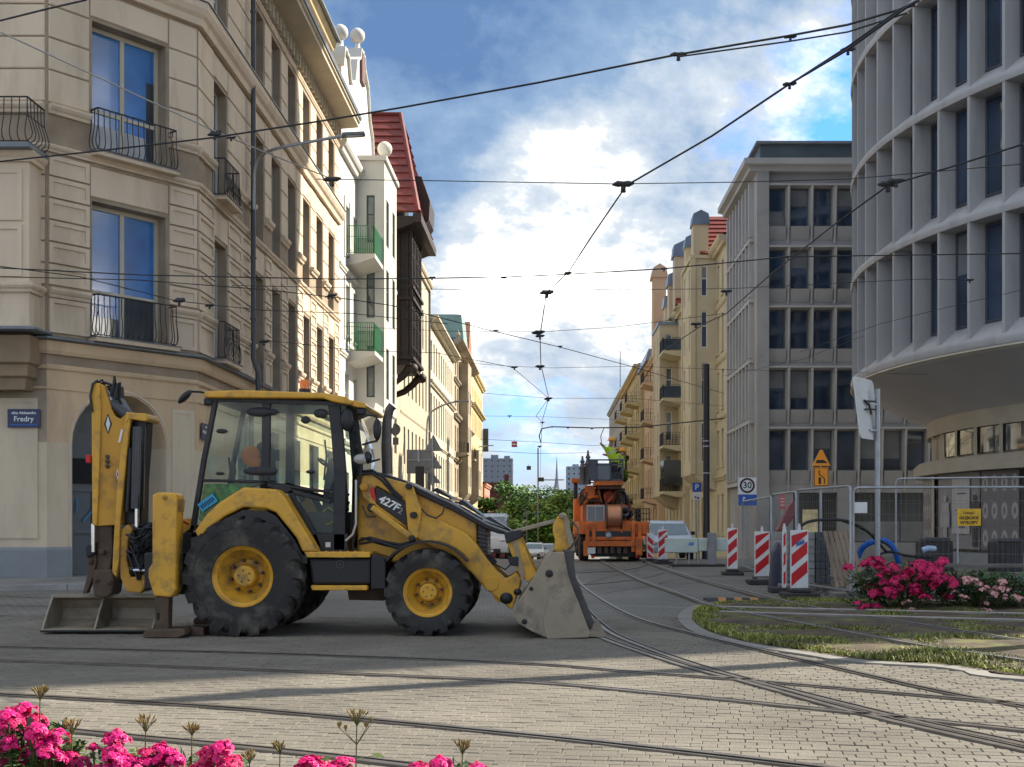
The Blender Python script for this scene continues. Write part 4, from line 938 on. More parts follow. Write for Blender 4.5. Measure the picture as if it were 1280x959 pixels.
# ================================================================ GREY OFFICE BLOCK
M_CONC = mat('grey_concrete', (.29, .295, .30), .85, .10, .6, .2, 12, dirt=(.18, .18, .185), dscale=.35, damt=.5)
M_CONC2 = mat('pale_concrete', (.36, .365, .37), .85, .10, .6, .2, 12)
def office():
    t = thing('office_block', 'grey concrete modernist office block with ribbed facade and dark blue windows', 'building', (16, 66, 0))
    Y0, x0, x1, y1 = 65.0, 11.15, 27.0, 74.6
    rows = [(Zv(285-2, Y0), Zv(235, Y0)), (Zv(361, Y0), Zv(312, Y0)), (Zv(436, Y0), Zv(387, Y0)), (Zv(512, Y0), Zv(462, Y0)), (Zv(588, Y0), Zv(538, Y0))]
    xs0, sp, nb = X(957, Y0), 1.262, 11
    ops = [(xs0-x0+i*sp+.08, xs0-x0+(i+1)*sp-.18, a, c) for i in range(nb) for a, c in rows]
    b = MB(); wall_mesh(b, (x0, Y0), (x1, Y0), -3, 20.4, ops+[(2.0, 4.4, .3, 3.0), (5.2, 9.2, .3, 3.0)], .35); b.build('wall', M_CONC, t)
    for o in ops: add_window(t, (x0, Y0), (x1, Y0), *o, (1, ()), mat('office_frame', (.10, .115, .13), .4), M_GLASS_B, .33)
    for o in ((2.0, 4.4, .3, 3.0), (5.2, 9.2, .3, 3.0)): add_window(t, (x0, Y0), (x1, Y0), *o, (3, ()), M_FRAME_D, M_GLASS, .33, name='shop_window')
    MB().box(X(1004, Y0), X(1023, Y0), Y0+.16, Y0+.2, Zv(667, Y0), Zv(637, Y0)).build('lit_window_panel', mat('lit_window_cream', (.75, .66, .40), .5, .3, 2), t)  # flat cream panel painted as the warm light in the shop window
    # tapering fins between the bays and scooped spandrels under each window
    for ri, (a, c) in enumerate(rows):
        fin = MB(); h = (rows[ri-1][0] if ri else 20.2)-a
        zb = -(a-rows[ri+1][1])+.3 if ri < 4 else -1.2
        fin.add([(-.05, 0, zb), (.05, 0, zb), (.09, 0, c-a+.05), (-.09, 0, c-a+.05), (-.03, -.10, zb), (.03, -.10, zb), (.06, -.34, c-a+.05), (-.06, -.34, c-a+.05)],
                [(0, 1, 5, 4), (1, 2, 6, 5), (2, 3, 7, 6), (3, 0, 4, 7), (4, 5, 6, 7), (0, 3, 2, 1)])
        fm = fin.mesh('fin', M_CONC2)
        spn = MB(); spn.add([(.08, .0, -.02), (1.08, .0, -.02), (1.08, -.22, -.04), (.08, -.22, -.04), (.08, -.02, -.75), (1.08, -.02, -.75), (.08, .0, -.75), (1.08, .0, -.75)], [(0, 1, 2, 3), (3, 2, 5, 4), (0, 3, 4, 6), (1, 7, 5, 2)]); sm = spn.mesh('spandrel', M_CONC)
        for i in range(nb+1):
            inst('fin', fm, t, (xs0+i*sp-.05, Y0, a))
            if i < nb: inst('spandrel', sm, t, (xs0+i*sp, Y0, a))
        sweep([(x0, Y0), (x1, Y0)], [(-.02, 0), (.36, 0), (.36, .10), (-.02, .14)], 'floor_band', M_CONC2, t, c+.06)
    # ribbed side towards the street
    b = MB(); wall_mesh(b, (x0, y1), (x0, Y0), -3, 20.4, [], .3); b.build('wall', M_CONC, t)
    rb = MB().box(-.12, .10, -.26, .02, 0, 3.0).mesh('rib', M_CONC2)
    for k in range(5):
        z = 3.6+k*3.31; sweep([(x0, y1), (x0, Y0+.7)], [(-.02, 0), (.26, 0), (.26, .2), (-.02, .26)], 'floor_band', M_CONC2, t, z-.1)
        for i in range(8): inst('rib', rb, t, (x0, y1-.5-i*1.16, z+.2), R(-90))
        for i in range(7): MB().box(x0-.02, x0+.05, y1-.5-i*1.16-1.0, y1-.5-i*1.16-.2, z+.9, z+2.9).build('side_pane', M_GLASS_B, t)
    MB().box(x0-.03, x0+.62, Y0-.42, Y0+.5, -3, 20.35).build('corner_pier', M_CONC, t)
    sweep([(x0, y1), (x0, Y0), (x1, Y0)], [(-.1, 0), (.45, 0), (.45, .22), (.75, .30), (.75, .62), (-.1, .7)], 'cornice', M_CONC2, t, 20.3)
    MB().box(x0+.3, x1, Y0+.5, y1, 20.9, 22.1).build('attic', mat('dark_zinc_sheet', (.09, .12, .14), .45, .15, 1, metal=.3), t)
    sweep([(x0+.3, y1), (x0+.3, Y0+.5), (x1, Y0+.5)], [(-.1, 0), (.25, 0), (.25, .14), (-.1, .14)], 'attic_edge', M_FLASH, t, 22.0)
    MB().box(x0+.4, x1, Y0+.4, y1-.1, -3, 20.3).build('core', M_DARK, t)
    return t
office()

# ================================================================ ROUND BUILDING
RC, RR, RG = Vector((26.8, 41.1, 0)), 16.0, 15.42
M_RND = mat('round_concrete', (.39, .395, .40), .8, .10, .5, .12, 14, dirt=(.25, .25, .255), dscale=1.6, damt=.5, stretch=(1, 1, .2))
M_CREAM = mat('cream_shopfront', (.40, .37, .29), .75, .1, 1)
def damask():
    m = bpy.data.materials.new('damask_print'); m.use_nodes = True; nt = m.node_tree; N = nt.nodes; L = nt.links; bs = N['Principled BSDF']; bs.inputs['Roughness'].default_value = .6
    uv = N.new('ShaderNodeAttribute'); uv.attribute_name = 'uvp'; v = N.new('ShaderNodeTexVoronoi'); v.inputs['Scale'].default_value = 1.0; v.inputs['Randomness'].default_value = 0.0
    mp = N.new('ShaderNodeMapping'); mp.inputs['Scale'].default_value = (2.1, 1.15, 1); mp.inputs['Rotation'].default_value = (0, 0, R(0)); L.new(uv.outputs['Vector'], mp.inputs[0]); L.new(mp.outputs[0], v.inputs['Vector'])
    w = N.new('ShaderNodeTexWave'); w.inputs['Scale'].default_value = 1.6; w.inputs['Distortion'].default_value = 1.5; L.new(uv.outputs['Vector'], w.inputs['Vector'])
    r = N.new('ShaderNodeValToRGB'); L.new(v.outputs['Distance'], r.inputs[0]); e = r.color_ramp.elements
    e[0].position = .10; e[0].color = (.16, .15, .155, 1); e[1].position = .17; e[1].color = (.36, .35, .345, 1)
    for p, c in ((.26, .36), (.33, .155), (.42, .15)): q = e.new(p); q.color = (c, c*.96, c*.98, 1)
    L.new(r.outputs[0], bs.inputs['Base Color']); MATS['damask'] = m; return m
def roundhouse():
    t = thing('round_tower', 'round grey concrete department store with rings of deep vertical fins', 'building', (RC.x, RC.y, 0))
    F = [6.55+3.66*k for k in range(9)]; n = 76; step = 2*math.pi/n
    cam_a = math.atan2(-RC.y, -RC.x)
    def ring(prof, name, m, seg=132, sm=40): b = MB(); b.lathe(prof, RC, n=seg); return b.build(name, m, t, smooth=sm)
    for k, z in enumerate(F):
        ring([(RG-.2, z-.15), (RR, z-.15), (RR+.03, z-.02), (RR, z+.10), (RG-.05, z+.62), (RG-.2, z+.62)], 'floor_ring', M_RND)
    zt = F[-1]+3.66
    ring([(RG-.2, zt-.15), (RR+.4, zt-.15), (RR+.4, zt+.5), (RG-.2, zt+.6)], 'cornice', M_RND)
    ring([(0, zt+.3), (RG, zt+.3)], 'roof', M_FLASH, 66)
    ring([(RG-.4, F[0]), (RG-.4, zt)], 'core', M_DARK, 66)
    H = 3.66
    fin = MB(); fin.add([(RG-.3, -.07, .10), (RR-.02, -.05, .10), (RR-.02, .05, .10), (RG-.3, .07, .10), (RG-.3, -.07, H-.14), (RR-.02, -.05, H-.14), (RR-.02, .05, H-.14), (RG-.3, .07, H-.14)],
        [(0, 3, 2, 1), (4, 5, 6, 7), (0, 1, 5, 4), (1, 2, 6, 5), (2, 3, 7, 6), (3, 0, 4, 7)])
    fme = fin.mesh('fin', M_RND); wd = 2*RG*math.sin(step/2)-.14
    fa, pa = win_mesh(wd, H-.8, (1, ()), mat('office_frame2', (.085, .09, .10), .4), M_GLASS_B)
    rest = MB(); bl_ = MB().box(.06, wd-.06, .037, .046, 1.6, H-.86).mesh('blind', M_CURT2)
    for k, z in enumerate(F):
        for i in range(n):
            a = i*step+R(4.306); da = (a-cam_a+math.pi) % (2*math.pi)-math.pi
            if k < 4 and -1.75 < da < 1.75:
                inst('fin', fme, t, (RC.x, RC.y, z), a)
                am = a+step/2; c = RC+Vector((math.cos(am), math.sin(am), 0))*RG*math.cos(step/2)
                tx = Vector((-math.sin(am), math.cos(am), 0)); q = c-tx*wd/2
                w = inst('window', fa, t, (q.x, q.y, z+.62), am+math.pi/2); sub('pane', pa, w)
                if WRG.random() < .3: sub('blind', bl_, w)
            else:
                ca, sa = math.cos(a), math.sin(a); rest.add([(RC.x+x*ca-y*sa, RC.y+x*sa+y*ca, z+zz) for x, y, zz in fin.v], fin.f)
    o = rest.build('upper_fins', M_RND, t, fix=False); o['kind'] = 'stuff'
    ring([(RG-.12, F[0]), (RG-.12, zt)], 'upper_glazing', M_GLASS, 66)
    # sloping soffit and ground floor
    ring([(RR, F[0]-.15), (RR-.12, F[0]-.32), (RR-.2, F[0]-.32), (13.2, 4.97)], 'soffit', mat('soffit_grey', (.50, .50, .51), .9, .08, .5))
    ring([(RR+.02, F[0]-.2), (RR+.05, F[0]-.25), (RR-.02, F[0]-.3), (RR-.1, F[0]-.25)], 'rim', M_CREAM)
    ring([(13.1, 0), (13.1, 5.0)], 'ground_wall', M_CREAM, 96)
    ring([(13.1, 4.45), (13.28, 4.45), (13.28, 5.0), (13.1, 5.0)], 'lintel', M_CREAM, 96)
    ring([(13.1, 3.02), (13.75, 3.02), (13.75, 3.35), (13.6, 3.5), (13.1, 3.5)], 'canopy', M_CREAM, 96)
    dm = damask()
    def panel(a0, a1, z0, z1, r, m, name, thick=.05):
        k = 8; b = MB(); vs = []
        for j in range(k+1):
            a = a0+(a1-a0)*j/k
            for rr in (r, r-thick):
                for z in (z0, z1): vs.append((RC.x+rr*math.cos(a), RC.y+rr*math.sin(a), z))
        for j in range(k): o = 4*j; b.f += [(o, o+4, o+5, o+1), (o+1, o+5, o+7, o+3)]; b.mi += [0, 0]
        b.v = vs; ob = b.build(name, m, t, fix=False)
        at = ob.data.attributes.new('uvp', 'FLOAT_VECTOR', 'POINT')
        for i, v in enumerate(ob.data.vertices):
            a = math.atan2(v.co.y-RC.y, v.co.x-RC.x) % (2*math.pi); at.data[i].vector = (a*13.4, v.co.z, 0)
        return ob
    # angle on the drum for an image column
    def ang(u, r):
        dx, dy = (u-688)/1500, 1.0; A_ = dx*dx+1; B_ = -2*(dx*RC.x+dy*RC.y); C_ = RC.length_squared-r*r; D_ = max(0, B_*B_-4*A_*C_); y = (-B_-math.sqrt(D_))/(2*A_)
        return math.atan2(y-RC.y, dx*y-RC.x) % (2*math.pi)
    aw = [ang(u, 13.4) for u in (1156, 1164, 1173, 1226, 1274)]
    panel(ang(1149, 13.4), aw[1], .5, 3.0, 13.4, dm, 'printed_panel'); panel(aw[3], aw[4], .5, 3.0, 13.4, dm, 'printed_panel')
    for k in range(6): panel(aw[4]+.02+k*.17, aw[4]+.02+k*.17+.155, .5, 3.0, 13.4, dm, 'printed_panel')
    panel(aw[2], aw[3]-.004, .5, 3.0, 13.4, mat('poster_grey', (.24, .235, .24), .6, .1, 1), 'poster')
    ap = [ang(u, 13.44) for u in (1190, 1212)]; panel(ap[0], ap[1], 1.0, 2.85, 13.44, mat('poster_white', (.42, .42, .42), .6, .06, 2), 'poster_sheet', .02)
    for u0, u1, zc in ((1196, 1207, 2.3), (1194, 1208, 1.75), (1195, 1206, 1.2)): panel(ang(u0, 13.46), ang(u1, 13.46), zc, zc+.04, 13.455, M_FRAME_D, 'poster_line', .005)
    for (u, w, m) in ((1181, 6, mat('print_pale', (.34, .34, .345), .6)), (1218, 7, mat('print_dark', (.05, .05, .055), .6))):
        for (dz0, dz1, kw) in ((.6, 1.25, .45), (1.2, 1.75, .95), (1.7, 2.05, .75), (2.08, 2.26, .3)): panel(ang(u-w*kw, 13.46), ang(u+w*kw, 13.46), dz0, dz1, 13.456, m, 'printed_figure', .005)
    # clerestory windows above the canopy
    a = ang(1178, 13.25)
    for k in range(9):
        a0 = a+k*.105; panel(a0, a0+.095, 3.62, 4.42, 13.2, M_GLASS, 'clerestory_pane', .08)
    for k in range(-3, 12): a0 = a-.008+k*.105; panel(a0-.004, a0+.010, 3.5, 4.45, 13.26, M_CREAM, 'mullion', .1)
    for k in range(5): a0 = ang(1166, 13.5)+k*.5; panel(a0-.01, a0+.012, 0, 3.1, 13.5, M_CREAM, 'pilaster', .2)
    ring([(13.1, 0), (13.6, 0), (13.6, .4), (13.1, .4)], 'plinth', M_PLINTH, 96)
    return t
roundhouse()
# ================================================================ BACKHOE LOADER
M_YEL = mat('machine_yellow', (.68, .36, .035), .42, .12, 1.6, .06, 40, dirt=(.20, .13, .06), dscale=4.2, damt=.85, coat=.1)
M_YELW = mat('worn_yellow', (.56, .285, .035), .55, .18, 2.5, .15, 40, dirt=(.12, .085, .05), dscale=2.4, damt=.8)
M_BLK = mat('machine_black', (.013, .014, .017), .45, .2, 3, coat=.1)
M_RUB = mat('tyre_rubber', (.032, .030, .028), .8, .25, 3, .25, 60, dirt=(.13, .115, .09), dscale=2.6, damt=.9)
M_BKT = mat('worn_bucket_steel', (.34, .285, .205), .6, .18, 2.2, .3, 30, dirt=(.09, .08, .07), dscale=2.2, damt=.85, metal=.15)
M_RUST = mat('greasy_rusty_steel', (.10, .065, .042), .65, .3, 5, .3, 40)
M_CHROME = mat('chrome_rod', (.75, .75, .76), .12, .03, 3, metal=1.0)
M_RAM = mat('black_ram', (.012, .013, .016), .22, .2, 4, coat=.5)
M_RED = mat('decal_red', (.55, .02, .015), .4); M_ORL = mat('orange_lens', (.85, .20, .01), .25, .05, 2, coat=.5)
M_CABGLASS = clearglass('cab_glass', (.84, .90, .86), .03)
M_MIRR = glassmat('mirror_face', (.05, .06, .07))
def PX(poly, y): return [((u-688)/1500*y, 1.35+(654-v)/1500*y) for u, v in poly]
def backhoe():
    t = thing('backhoe_loader', 'yellow backhoe loader marked 427F2 standing sideways on the paving with bucket lowered', 'backhoe loader', (X(420, 15.2), 15.2, 0))
    YN, YC, YF = 14.2, 15.25, 16.3
    def pl(name, poly, ya, yb, m, par=None, bev=.008, smooth=False, yref=None):
        return MB().prism(PX(poly, yref if yref else ya), ya, yb, 'y').build(name, m, par or t, bevel=bev, smooth=smooth)
    def tb(name, pts, r, m, par=None, n=8):
        return MB().tube([P(u, v, y) for u, v, y in pts], r, n).build(name, m, par or t, smooth=True)
    def pin(name, u, v, y, r, m, par=None, th=.05, n=14):
        c = P(u, v, y); b = MB(); b.lathe([(0, -th), (r*.8, -th), (r, -th*.7), (r, th)], c, (0, 1, 0), n)
        b.lathe([(0, -th-.015), (r*.38, -th-.015), (r*.38, -th*.6)], c, (0, 1, 0), 6); return b.build(name, m, par or t, smooth=30)
    # ---- wheels
    def wheel(cx, cz, R0, rr, w, yc, sgn, nl):
        """sgn -1: outer face looks at -Y"""
        c = Vector((cx, yc, cz)); ax = (0, -1, 0) if sgn < 0 else (0, 1, 0)
        h = w/2
        b = MB(); b.lathe([(rr*.30, -.02), (rr*.55, -.05), (rr*.72, .02), (rr*.86, h*.35), (rr*.90, h*.62), (rr*.97, h*.70), (rr*1.03, h*.86), (rr*1.06, h*.82), (rr*1.02, h*.5), (rr*1.0, -h*.7), (rr*.9, -h*.8), (rr*.3, -h*.5)], c, ax, 40)
        wh = b.build('wheel', M_YEL, t, smooth=35)
        b = MB(); T = R0-.045
        b.lathe([(rr*1.0, -h*.75), (rr*1.06, -h*.92), (R0*.72, -h*1.06), (R0*.86, -h*1.05), (T*.965, -h*.95), (T, -h*.78), (T+.008, 0), (T, h*.78), (T*.965, h*.95), (R0*.86, h*1.05), (R0*.72, h*1.06), (rr*1.06, h*.92), (rr*1.0, h*.75)], c, ax, 56)
        A = Vector(ax)
        for k in range(nl):
            for sd in (-1, 1):
                a = 2*math.pi*(k+(.5 if sd > 0 else 0))/nl
                pts = []
                for f, da in ((.02, 0.0), (.55, .10), (1.0, .17), (1.12, .20)):
                    aa = a+da*1.25; rad = (R0 if f < .9 else (R0-.012 if f < 1.02 else R0*.865)); d = Vector((math.cos(aa), 0, math.sin(aa))); tg = Vector((-math.sin(aa), 0, math.cos(aa)))
                    ctr = c+A*(sd*h*f*.97); wd = R0*.062*(1.0 if f < .9 else 1.25)
                    pts.append((ctr+d*rad-tg*wd, ctr+d*rad+tg*wd, ctr+d*(T-.10)-tg*wd*1.3, ctr+d*(T-.10)+tg*wd*1.3))
                vs = [q for p in pts for q in p]; fs = []
                for i in range(3): o = 4*i; fs += [(o, o+1, o+5, o+4), (o, o+4, o+6, o+2), (o+1, o+3, o+7, o+5)]
                fs += [(0, 2, 3, 1), (12, 13, 15, 14)]; b.add(vs, fs)
        b.build('tyre', M_RUB, wh, smooth=35)
        b = MB(); b.lathe([(0, h*.50), (rr*.30, h*.50), (rr*.36, h*.44), (rr*.40, h*.1), (rr*.42, -.03)], c, ax, 28); b.build('hub', M_YEL, wh, smooth=30)
        b = MB()
        for k in range(8):
            a = 2*math.pi*k/8+.2; q = c+Vector((math.cos(a), 0, math.sin(a)))*rr*.54; b.lathe([(0, .03), (rr*.06, .03), (rr*.06, -.06)], q, ax, 6)
        b.build('bolts', M_RUST, wh)
        b = MB()
        for k in range(5):
            a = 2*math.pi*k/5+.5; q = c+Vector((math.cos(a), 0, math.sin(a)))*rr*.2; b.lathe([(0, h*.52), (rr*.035, h*.52), (rr*.035, h*.45)], q, ax, 8)
        b.build('hub_bolts', M_RUST, wh)
    s = 14.3
    rx, rz, rR = X(305, s), .715, .722; fx, fz, fR = X(534.5, s), .522, .527
    for yc, sg in ((14.42, -1), (16.08, 1)):
        wheel(rx, rz, rR, .352, .44, yc, sg, 18); wheel(fx, fz, fR, .285, .34, yc-.03*sg, sg, 16)
    # ---- chassis and axles
    b = MB(); b.box(X(240, YC), X(600, YC), 14.95, 15.55, .52, .85); b.build('chassis', M_BLK, t, bevel=.02)
    b = MB(); b.cyl((rx, 14.5, rz), (rx, 16, rz), .13, n=14); b.cyl((fx, 14.5, fz), (fx, 16, fz), .10, n=14); b.ball((rx, YC, rz), .24, 14); b.ball((fx, YC, fz), .2, 14); b.build('axle', M_RUST, t, smooth=True)
    pl('belly_guard', [(434, 737), (482, 737), (480, 751), (436, 750)], 14.9, 15.6, M_RUST)
    # ---- cab
    yc0, yc1 = 14.55, 15.95
    roof = MB(); rp = PX([(253, 493), (257, 489), (300, 487.5), (405, 491), (432, 496), (441, 502), (437, 506), (415, 502), (404, 498), (256, 497)], 14.42)
    roof.prism(rp, 14.42, 16.08, 'y'); roof.build('cab_roof', M_YEL, t, bevel=.018)
    pl('roof_visor', [(434, 499), (455, 503), (458, 507), (456, 510), (446, 509), (434, 505)], 14.5, 16.0, M_YEL)
    b = MB(); b.prism(PX([(258, 497), (437, 503), (437, 508), (262, 501)], yc0), yc0-.02, yc1+.02, 'y'); b.build('roof_liner', M_BLK, t)
    def bar(pts, w, name='cab_frame', depth=.07, both=True, m=None):
        for y in ((yc0, yc1-depth) if both else (yc0,)):
            b = MB()
            for (u0, v0), (u1, v1) in zip(pts, pts[1:]):
                a, c = P(u0, v0, yc0), P(u1, v1, yc0); a.y = c.y = y+depth/2; d = (c-a).normalized()*.012; b.bar(a-d, c+d, w, depth, up=(0, 1, 0)) if False else b.obox((a+c)/2, (c-a)/2+d, Vector((0, depth/2, 0)), (c-a).normalized().cross(Vector((0, 1, 0)))*w/2)
            b.build(name, m or M_BLK, t, bevel=.01)
    bar([(269, 499), (262, 535), (254, 575), (246, 625), (240, 662)], .06, 'rear_pillar')
    bar([(268, 499), (340, 500), (425, 505)], .055, 'top_rail')
    bar([(332.5, 500), (332, 560), (331, 603)], .10, 'centre_pillar')
    bar([(254, 600.5), (331, 602), (365, 609), (412, 615)], .035, 'waist_rail')
    bar([(336, 605), (362, 614), (378, 642), (394, 672), (398, 684)], .075, 'door_frame')
    bar([(362, 614), (412, 627)], .055, 'door_rail')
    bar([(417, 503), (421, 540), (425, 590), (424, 640), (424, 687)], .145, 'front_pillar')
    pl('door_sill', [(390, 667), (434, 667), (435, 687), (430, 691), (396, 691)], yc0, yc1, M_BLK)
    # grips and latch discs on the glass
    for (u, v, w, h) in ((324, 515, 17, 6), (322, 589, 18, 5.5), (277, 539, 7, 3), (388, 590, 6, 2.4), (382, 525, 6, 5), (275, 592, 6, 2.2), (339, 515, 9, 4), (337, 589, 10, 5), (401, 517, 9, 6)):
        c = P(u, v, yc0-.012); b = MB(); b.ball(c, 1.0, 14, (w/104., .012, h/104.)); b.build('latch', M_BLK, t, smooth=True)
    # glass panes (near and far side)
    def pane(poly, y): MB().prism(PX(poly, yc0), y, y+.008, 'y').build('window_pane', M_CABGLASS, t)
    for y in (yc0+.03, yc1-.04):
        pane([(271, 501), (329, 502), (328, 600), (256, 599)], y); pane([(336, 503), (411, 506), (420, 560), (420, 590), (411, 612), (335, 600)], y)
        pane([(367, 618), (420, 630), (420, 666), (393, 666)], y); pane([(254, 603), (330, 604), (305, 612), (272, 630), (243, 660)], y)
    # windscreen: curved sheet at the front plus side quarter light
    b = MB(); fr = [(434, 507), (446, 535), (453, 570), (450, 600), (444, 650), (440, 688)]
    for i, (u, v) in enumerate(fr):
        q = P(u, v, yc0); b.v += [(q.x-.10, yc0+.02, q.z), (q.x-.02, yc0+.18, q.z), (q.x, YC, q.z), (q.x-.02, yc1-.18, q.z), (q.x-.10, yc1-.02, q.z)]
    for i in range(len(fr)-1):
        for j in range(4): o = 5*i+j; b.f.append((o, o+1, o+6, o+5)); b.mi.append(0)
    b.build('windscreen', M_CABGLASS, t, smooth=60)
    tb('windscreen_edge', [(434, 507, yc0+.1), (446, 535, yc0+.1), (453, 570, yc0+.1), (450, 600, yc0+.1), (443, 650, yc0+.1), (440, 688, yc0+.1)], .018, M_BLK)
    b = MB()
    for (u, v) in ((270, 502), (241, 660)): pass
    b.bar(P(241, 660, yc0)+Vector((0, 0, 0)), P(241, 660, yc0)+Vector((0, 1.4, 0)), .06, .06); b.build('rear_sill', M_BLK, t)
    pane_r = MB(); q0, q1 = P(268, 502, yc0), P(242, 658, yc0); pane_r.add([(q0.x, yc0+.05, q0.z), (q0.x, yc1-.05, q0.z), (q1.x, yc1-.05, q1.z), (q1.x, yc0+.05, q1.z)], [(0, 1, 2, 3)]); pane_r.build('rear_window', M_CABGLASS, t)
    # interior
    M_SEAT = mat('seat_fabric', (.05, .05, .055), .9, .2, 6); M_GREY = mat('cab_grey_plastic', (.10, .105, .11), .6, .1, 4)
    pl('cab_floor', [(300, 640), (440, 640), (440, 686), (396, 690), (330, 650)], 14.75, 15.8, M_BLK, yref=14.7)
    b = MB(); b.box(X(335, YC), X(378, YC), 15.0, 15.5, Zv(628, YC), Zv(612, YC)); b.build('seat', M_SEAT, t, bevel=.05)
    b = MB(); b.prism(PX([(330, 615), (342, 615), (339, 560), (330, 552), (324, 560)], YC), 15.0, 15.5, 'y'); b.build('seat_back', M_SEAT, t, bevel=.05)
    b = MB(); b.prism(PX([(404, 640), (434, 640), (430, 590), (420, 572), (413, 575), (408, 600)], YC), 15.1, 15.45, 'y'); b.build('steering_console', M_GREY, t, bevel=.03)
    b = MB(); c = P(404, 578, YC); ring = [c+Vector((.05*math.cos(a), .2*math.sin(a), .19*math.cos(a)*-.25)) + Vector((.0, 0, .0)) for a in [k*2*math.pi/20 for k in range(21)]]; b.tube(ring, .016, 6, False); b.build('steering_wheel', M_BLK, t, smooth=True)
    tb('control_lever', [(405, 600, 15.0), (408, 570, 14.95), (406, 550, 14.95)], .012, M_BLK); tb('rear_lever', [(285, 612, 15.1), (288, 590, 15.1), (286, 572, 15.1)], .014, M_BLK); tb('rear_lever', [(290, 612, 15.3), (294, 590, 15.3), (292, 570, 15.3)], .014, M_BLK)
    tb('yellow_hose', [(404, 640, 14.7), (410, 634, 14.68), (418, 640, 14.68), (417, 652, 14.7), (408, 656, 14.7)], .012, mat('yellow_cable', (.55, .50, .03), .5))
    pl('pillar_box', [(341, 562), (348, 562), (348, 576), (341, 576)], 15.7, 15.78, M_GREY)
    o = MB(); o.ball(P(313, 570, 14.66), 1, 14, (.12, .05, .13)); o.ball(P(319, 578, 14.64), 1, 12, (.10, .05, .08)); vs = o.v; o.v = [(x+.02*mnoise.noise((x*14, y*14, z*14)), y, z+.025*mnoise.noise((x*11, z*11, 3))) for x, y, z in vs]
    tag(o.build('safety_vest', mat('orange_fabric', (.95, .24, .04), .8, .2, 6), t, smooth=60), 'crumpled orange vest hung inside the cab window')
    g = MB(); g.prism(PX([(255, 605), (325, 605), (300, 613), (270, 631), (252, 652), (248, 650)], 14.63), 14.62, 14.8, 'y'); g.build('green_bag', mat('printed_green_bag', (.08, .42, .05), .6, .8, 14, dirt=(.5, .36, .06), dscale=9, damt=1), t, bevel=.02)
    st = MB(); c = P(259.5, 628.5, yc0-.006); dx = Vector((math.cos(R(35)), 0, math.sin(R(35)))); up = Vector((-dx.z, 0, dx.x)); st.obox(c, dx*.115, Vector((0, .003, 0)), up*.055); sk = st.build('sticker', mat('sticker_blue', (.03, .36, .62), .4), t)
    q = MB(); [q.obox(c-Vector((0, .005, 0))+dx*(-.085+.028*k), dx*.009, Vector((0, .001, 0)), up*(.03 if k % 2 else .024)) for k in range(7)]; q.build('sticker_print', mat('sticker_navy', (.02, .03, .12), .5), t)
    # beacon, antenna, mirrors, lamps
    b = MB(); c = P(380.5, 491, 14.9); b.lathe([(0, .165), (.045, .16), (.056, .14), (.058, .05), (.058, .04)], c, n=20); b.build('beacon', M_ORL, t, smooth=40); b = MB(); b.lathe([(.068, .045), (.07, .02), (.07, -.01), (0, -.01)], c, n=20); b.build('beacon_base', M_BLK, t)
    tb('aerial', [(328, 490, 15.2), (327, 455, 15.2)], .006, M_BLK)
    tb('mirror_arm', [(258, 492, 14.5), (250, 490, 14.45), (239, 489.5, 14.4)], .013, M_BLK)
    b = MB(); b.ball(P(231, 496, 14.38), 1, 14, (.085, .06, .055)); q = b.v; c0 = P(231, 496, 14.38); b.v = [(x, y, z+(x-c0.x)*.75) for x, y, z in q]; b.build('mirror', M_BLK, t, smooth=True)
    tb('mirror_arm', [(449, 524, 14.5), (460, 519, 14.46), (470, 520, 14.45), (472, 528, 14.45)], .013, M_BLK); tb('mirror_arm', [(453, 556, 14.5), (463, 553, 14.46), (472, 551, 14.45)], .013, M_BLK)
    b = MB(); b.ball(P(471.5, 537, 14.44), 1, 16, (.05, .045, .135)); b.build('mirror', M_BLK, t, smooth=True); b = MB(); b.ball(P(434, 525, 14.48), 1, 16, (.085, .05, .14)); b.build('mirror', M_BLK, t, smooth=True)
    for (u, v, y) in ((452, 514, 14.6), (262, 502, 14.6), (452, 514, 15.8)):
        b = MB(); b.box(X(u, y)-.06, X(u, y)+.05, y-.06, y+.06, Zv(v, y)-.05, Zv(v, y)+.04); b.build('work_lamp', M_BLK, t, bevel=.02)
    b = MB(); b.ball(P(452, 574, 14.6), 1, 14, (.10, .07, .065)); b.build('headlamp', mat('headlamp_shell', (.45, .44, .40), .25, .1, 4), t, smooth=True); b = MB(); b.ball(P(460, 572, 14.62), 1, 12, (.05, .09, .08)); b.build('headlamp_rim', M_BLK, t, smooth=True)
    for y in (14.75, 15.75): tb('wiper_arm', [(456, 575, y), (462, 578, y), (475, 574, y)], .012, M_BLK)
    tb('grab_rail', [(445, 600, 14.5), (445, 655, 14.5), (441, 668, 14.5), (432, 676, 14.5)], .014, mat('pale_rail', (.5, .48, .42), .4, .1, 4, metal=.4))
    # ---- rear fender: folded yellow sheet
    fp = [(243, 664), (258, 643), (274, 628), (304, 609), (345, 611.5), (354, 619), (392, 682), (396, 690), (378, 690), (370, 672), (345, 641), (333, 636), (304, 634), (280, 646), (258, 664), (248, 674)]
    pl('rear_fender', fp, 14.28, 14.75, M_YEL, bev=.025)
    fi = [(239, 672), (258, 668), (280, 649), (304, 637.5), (333, 639), (345, 645), (368, 675), (378, 694), (384, 694), (384, 705), (368, 702), (352, 668), (330, 650), (304, 645), (282, 655), (262, 678), (246, 690), (238, 690)]
    pl('wheel_arch_liner', fi, 14.3, 14.8, M_BLK, bev=0)
    pl('rear_fender', fp, 15.75, 16.22, M_YEL, bev=.02, yref=14.28)
    pl('rear_hull', [(238, 664), (300, 640), (340, 640), (370, 690), (340, 720), (238, 735)], 14.9, 15.6, M_BLK, yref=14.7)
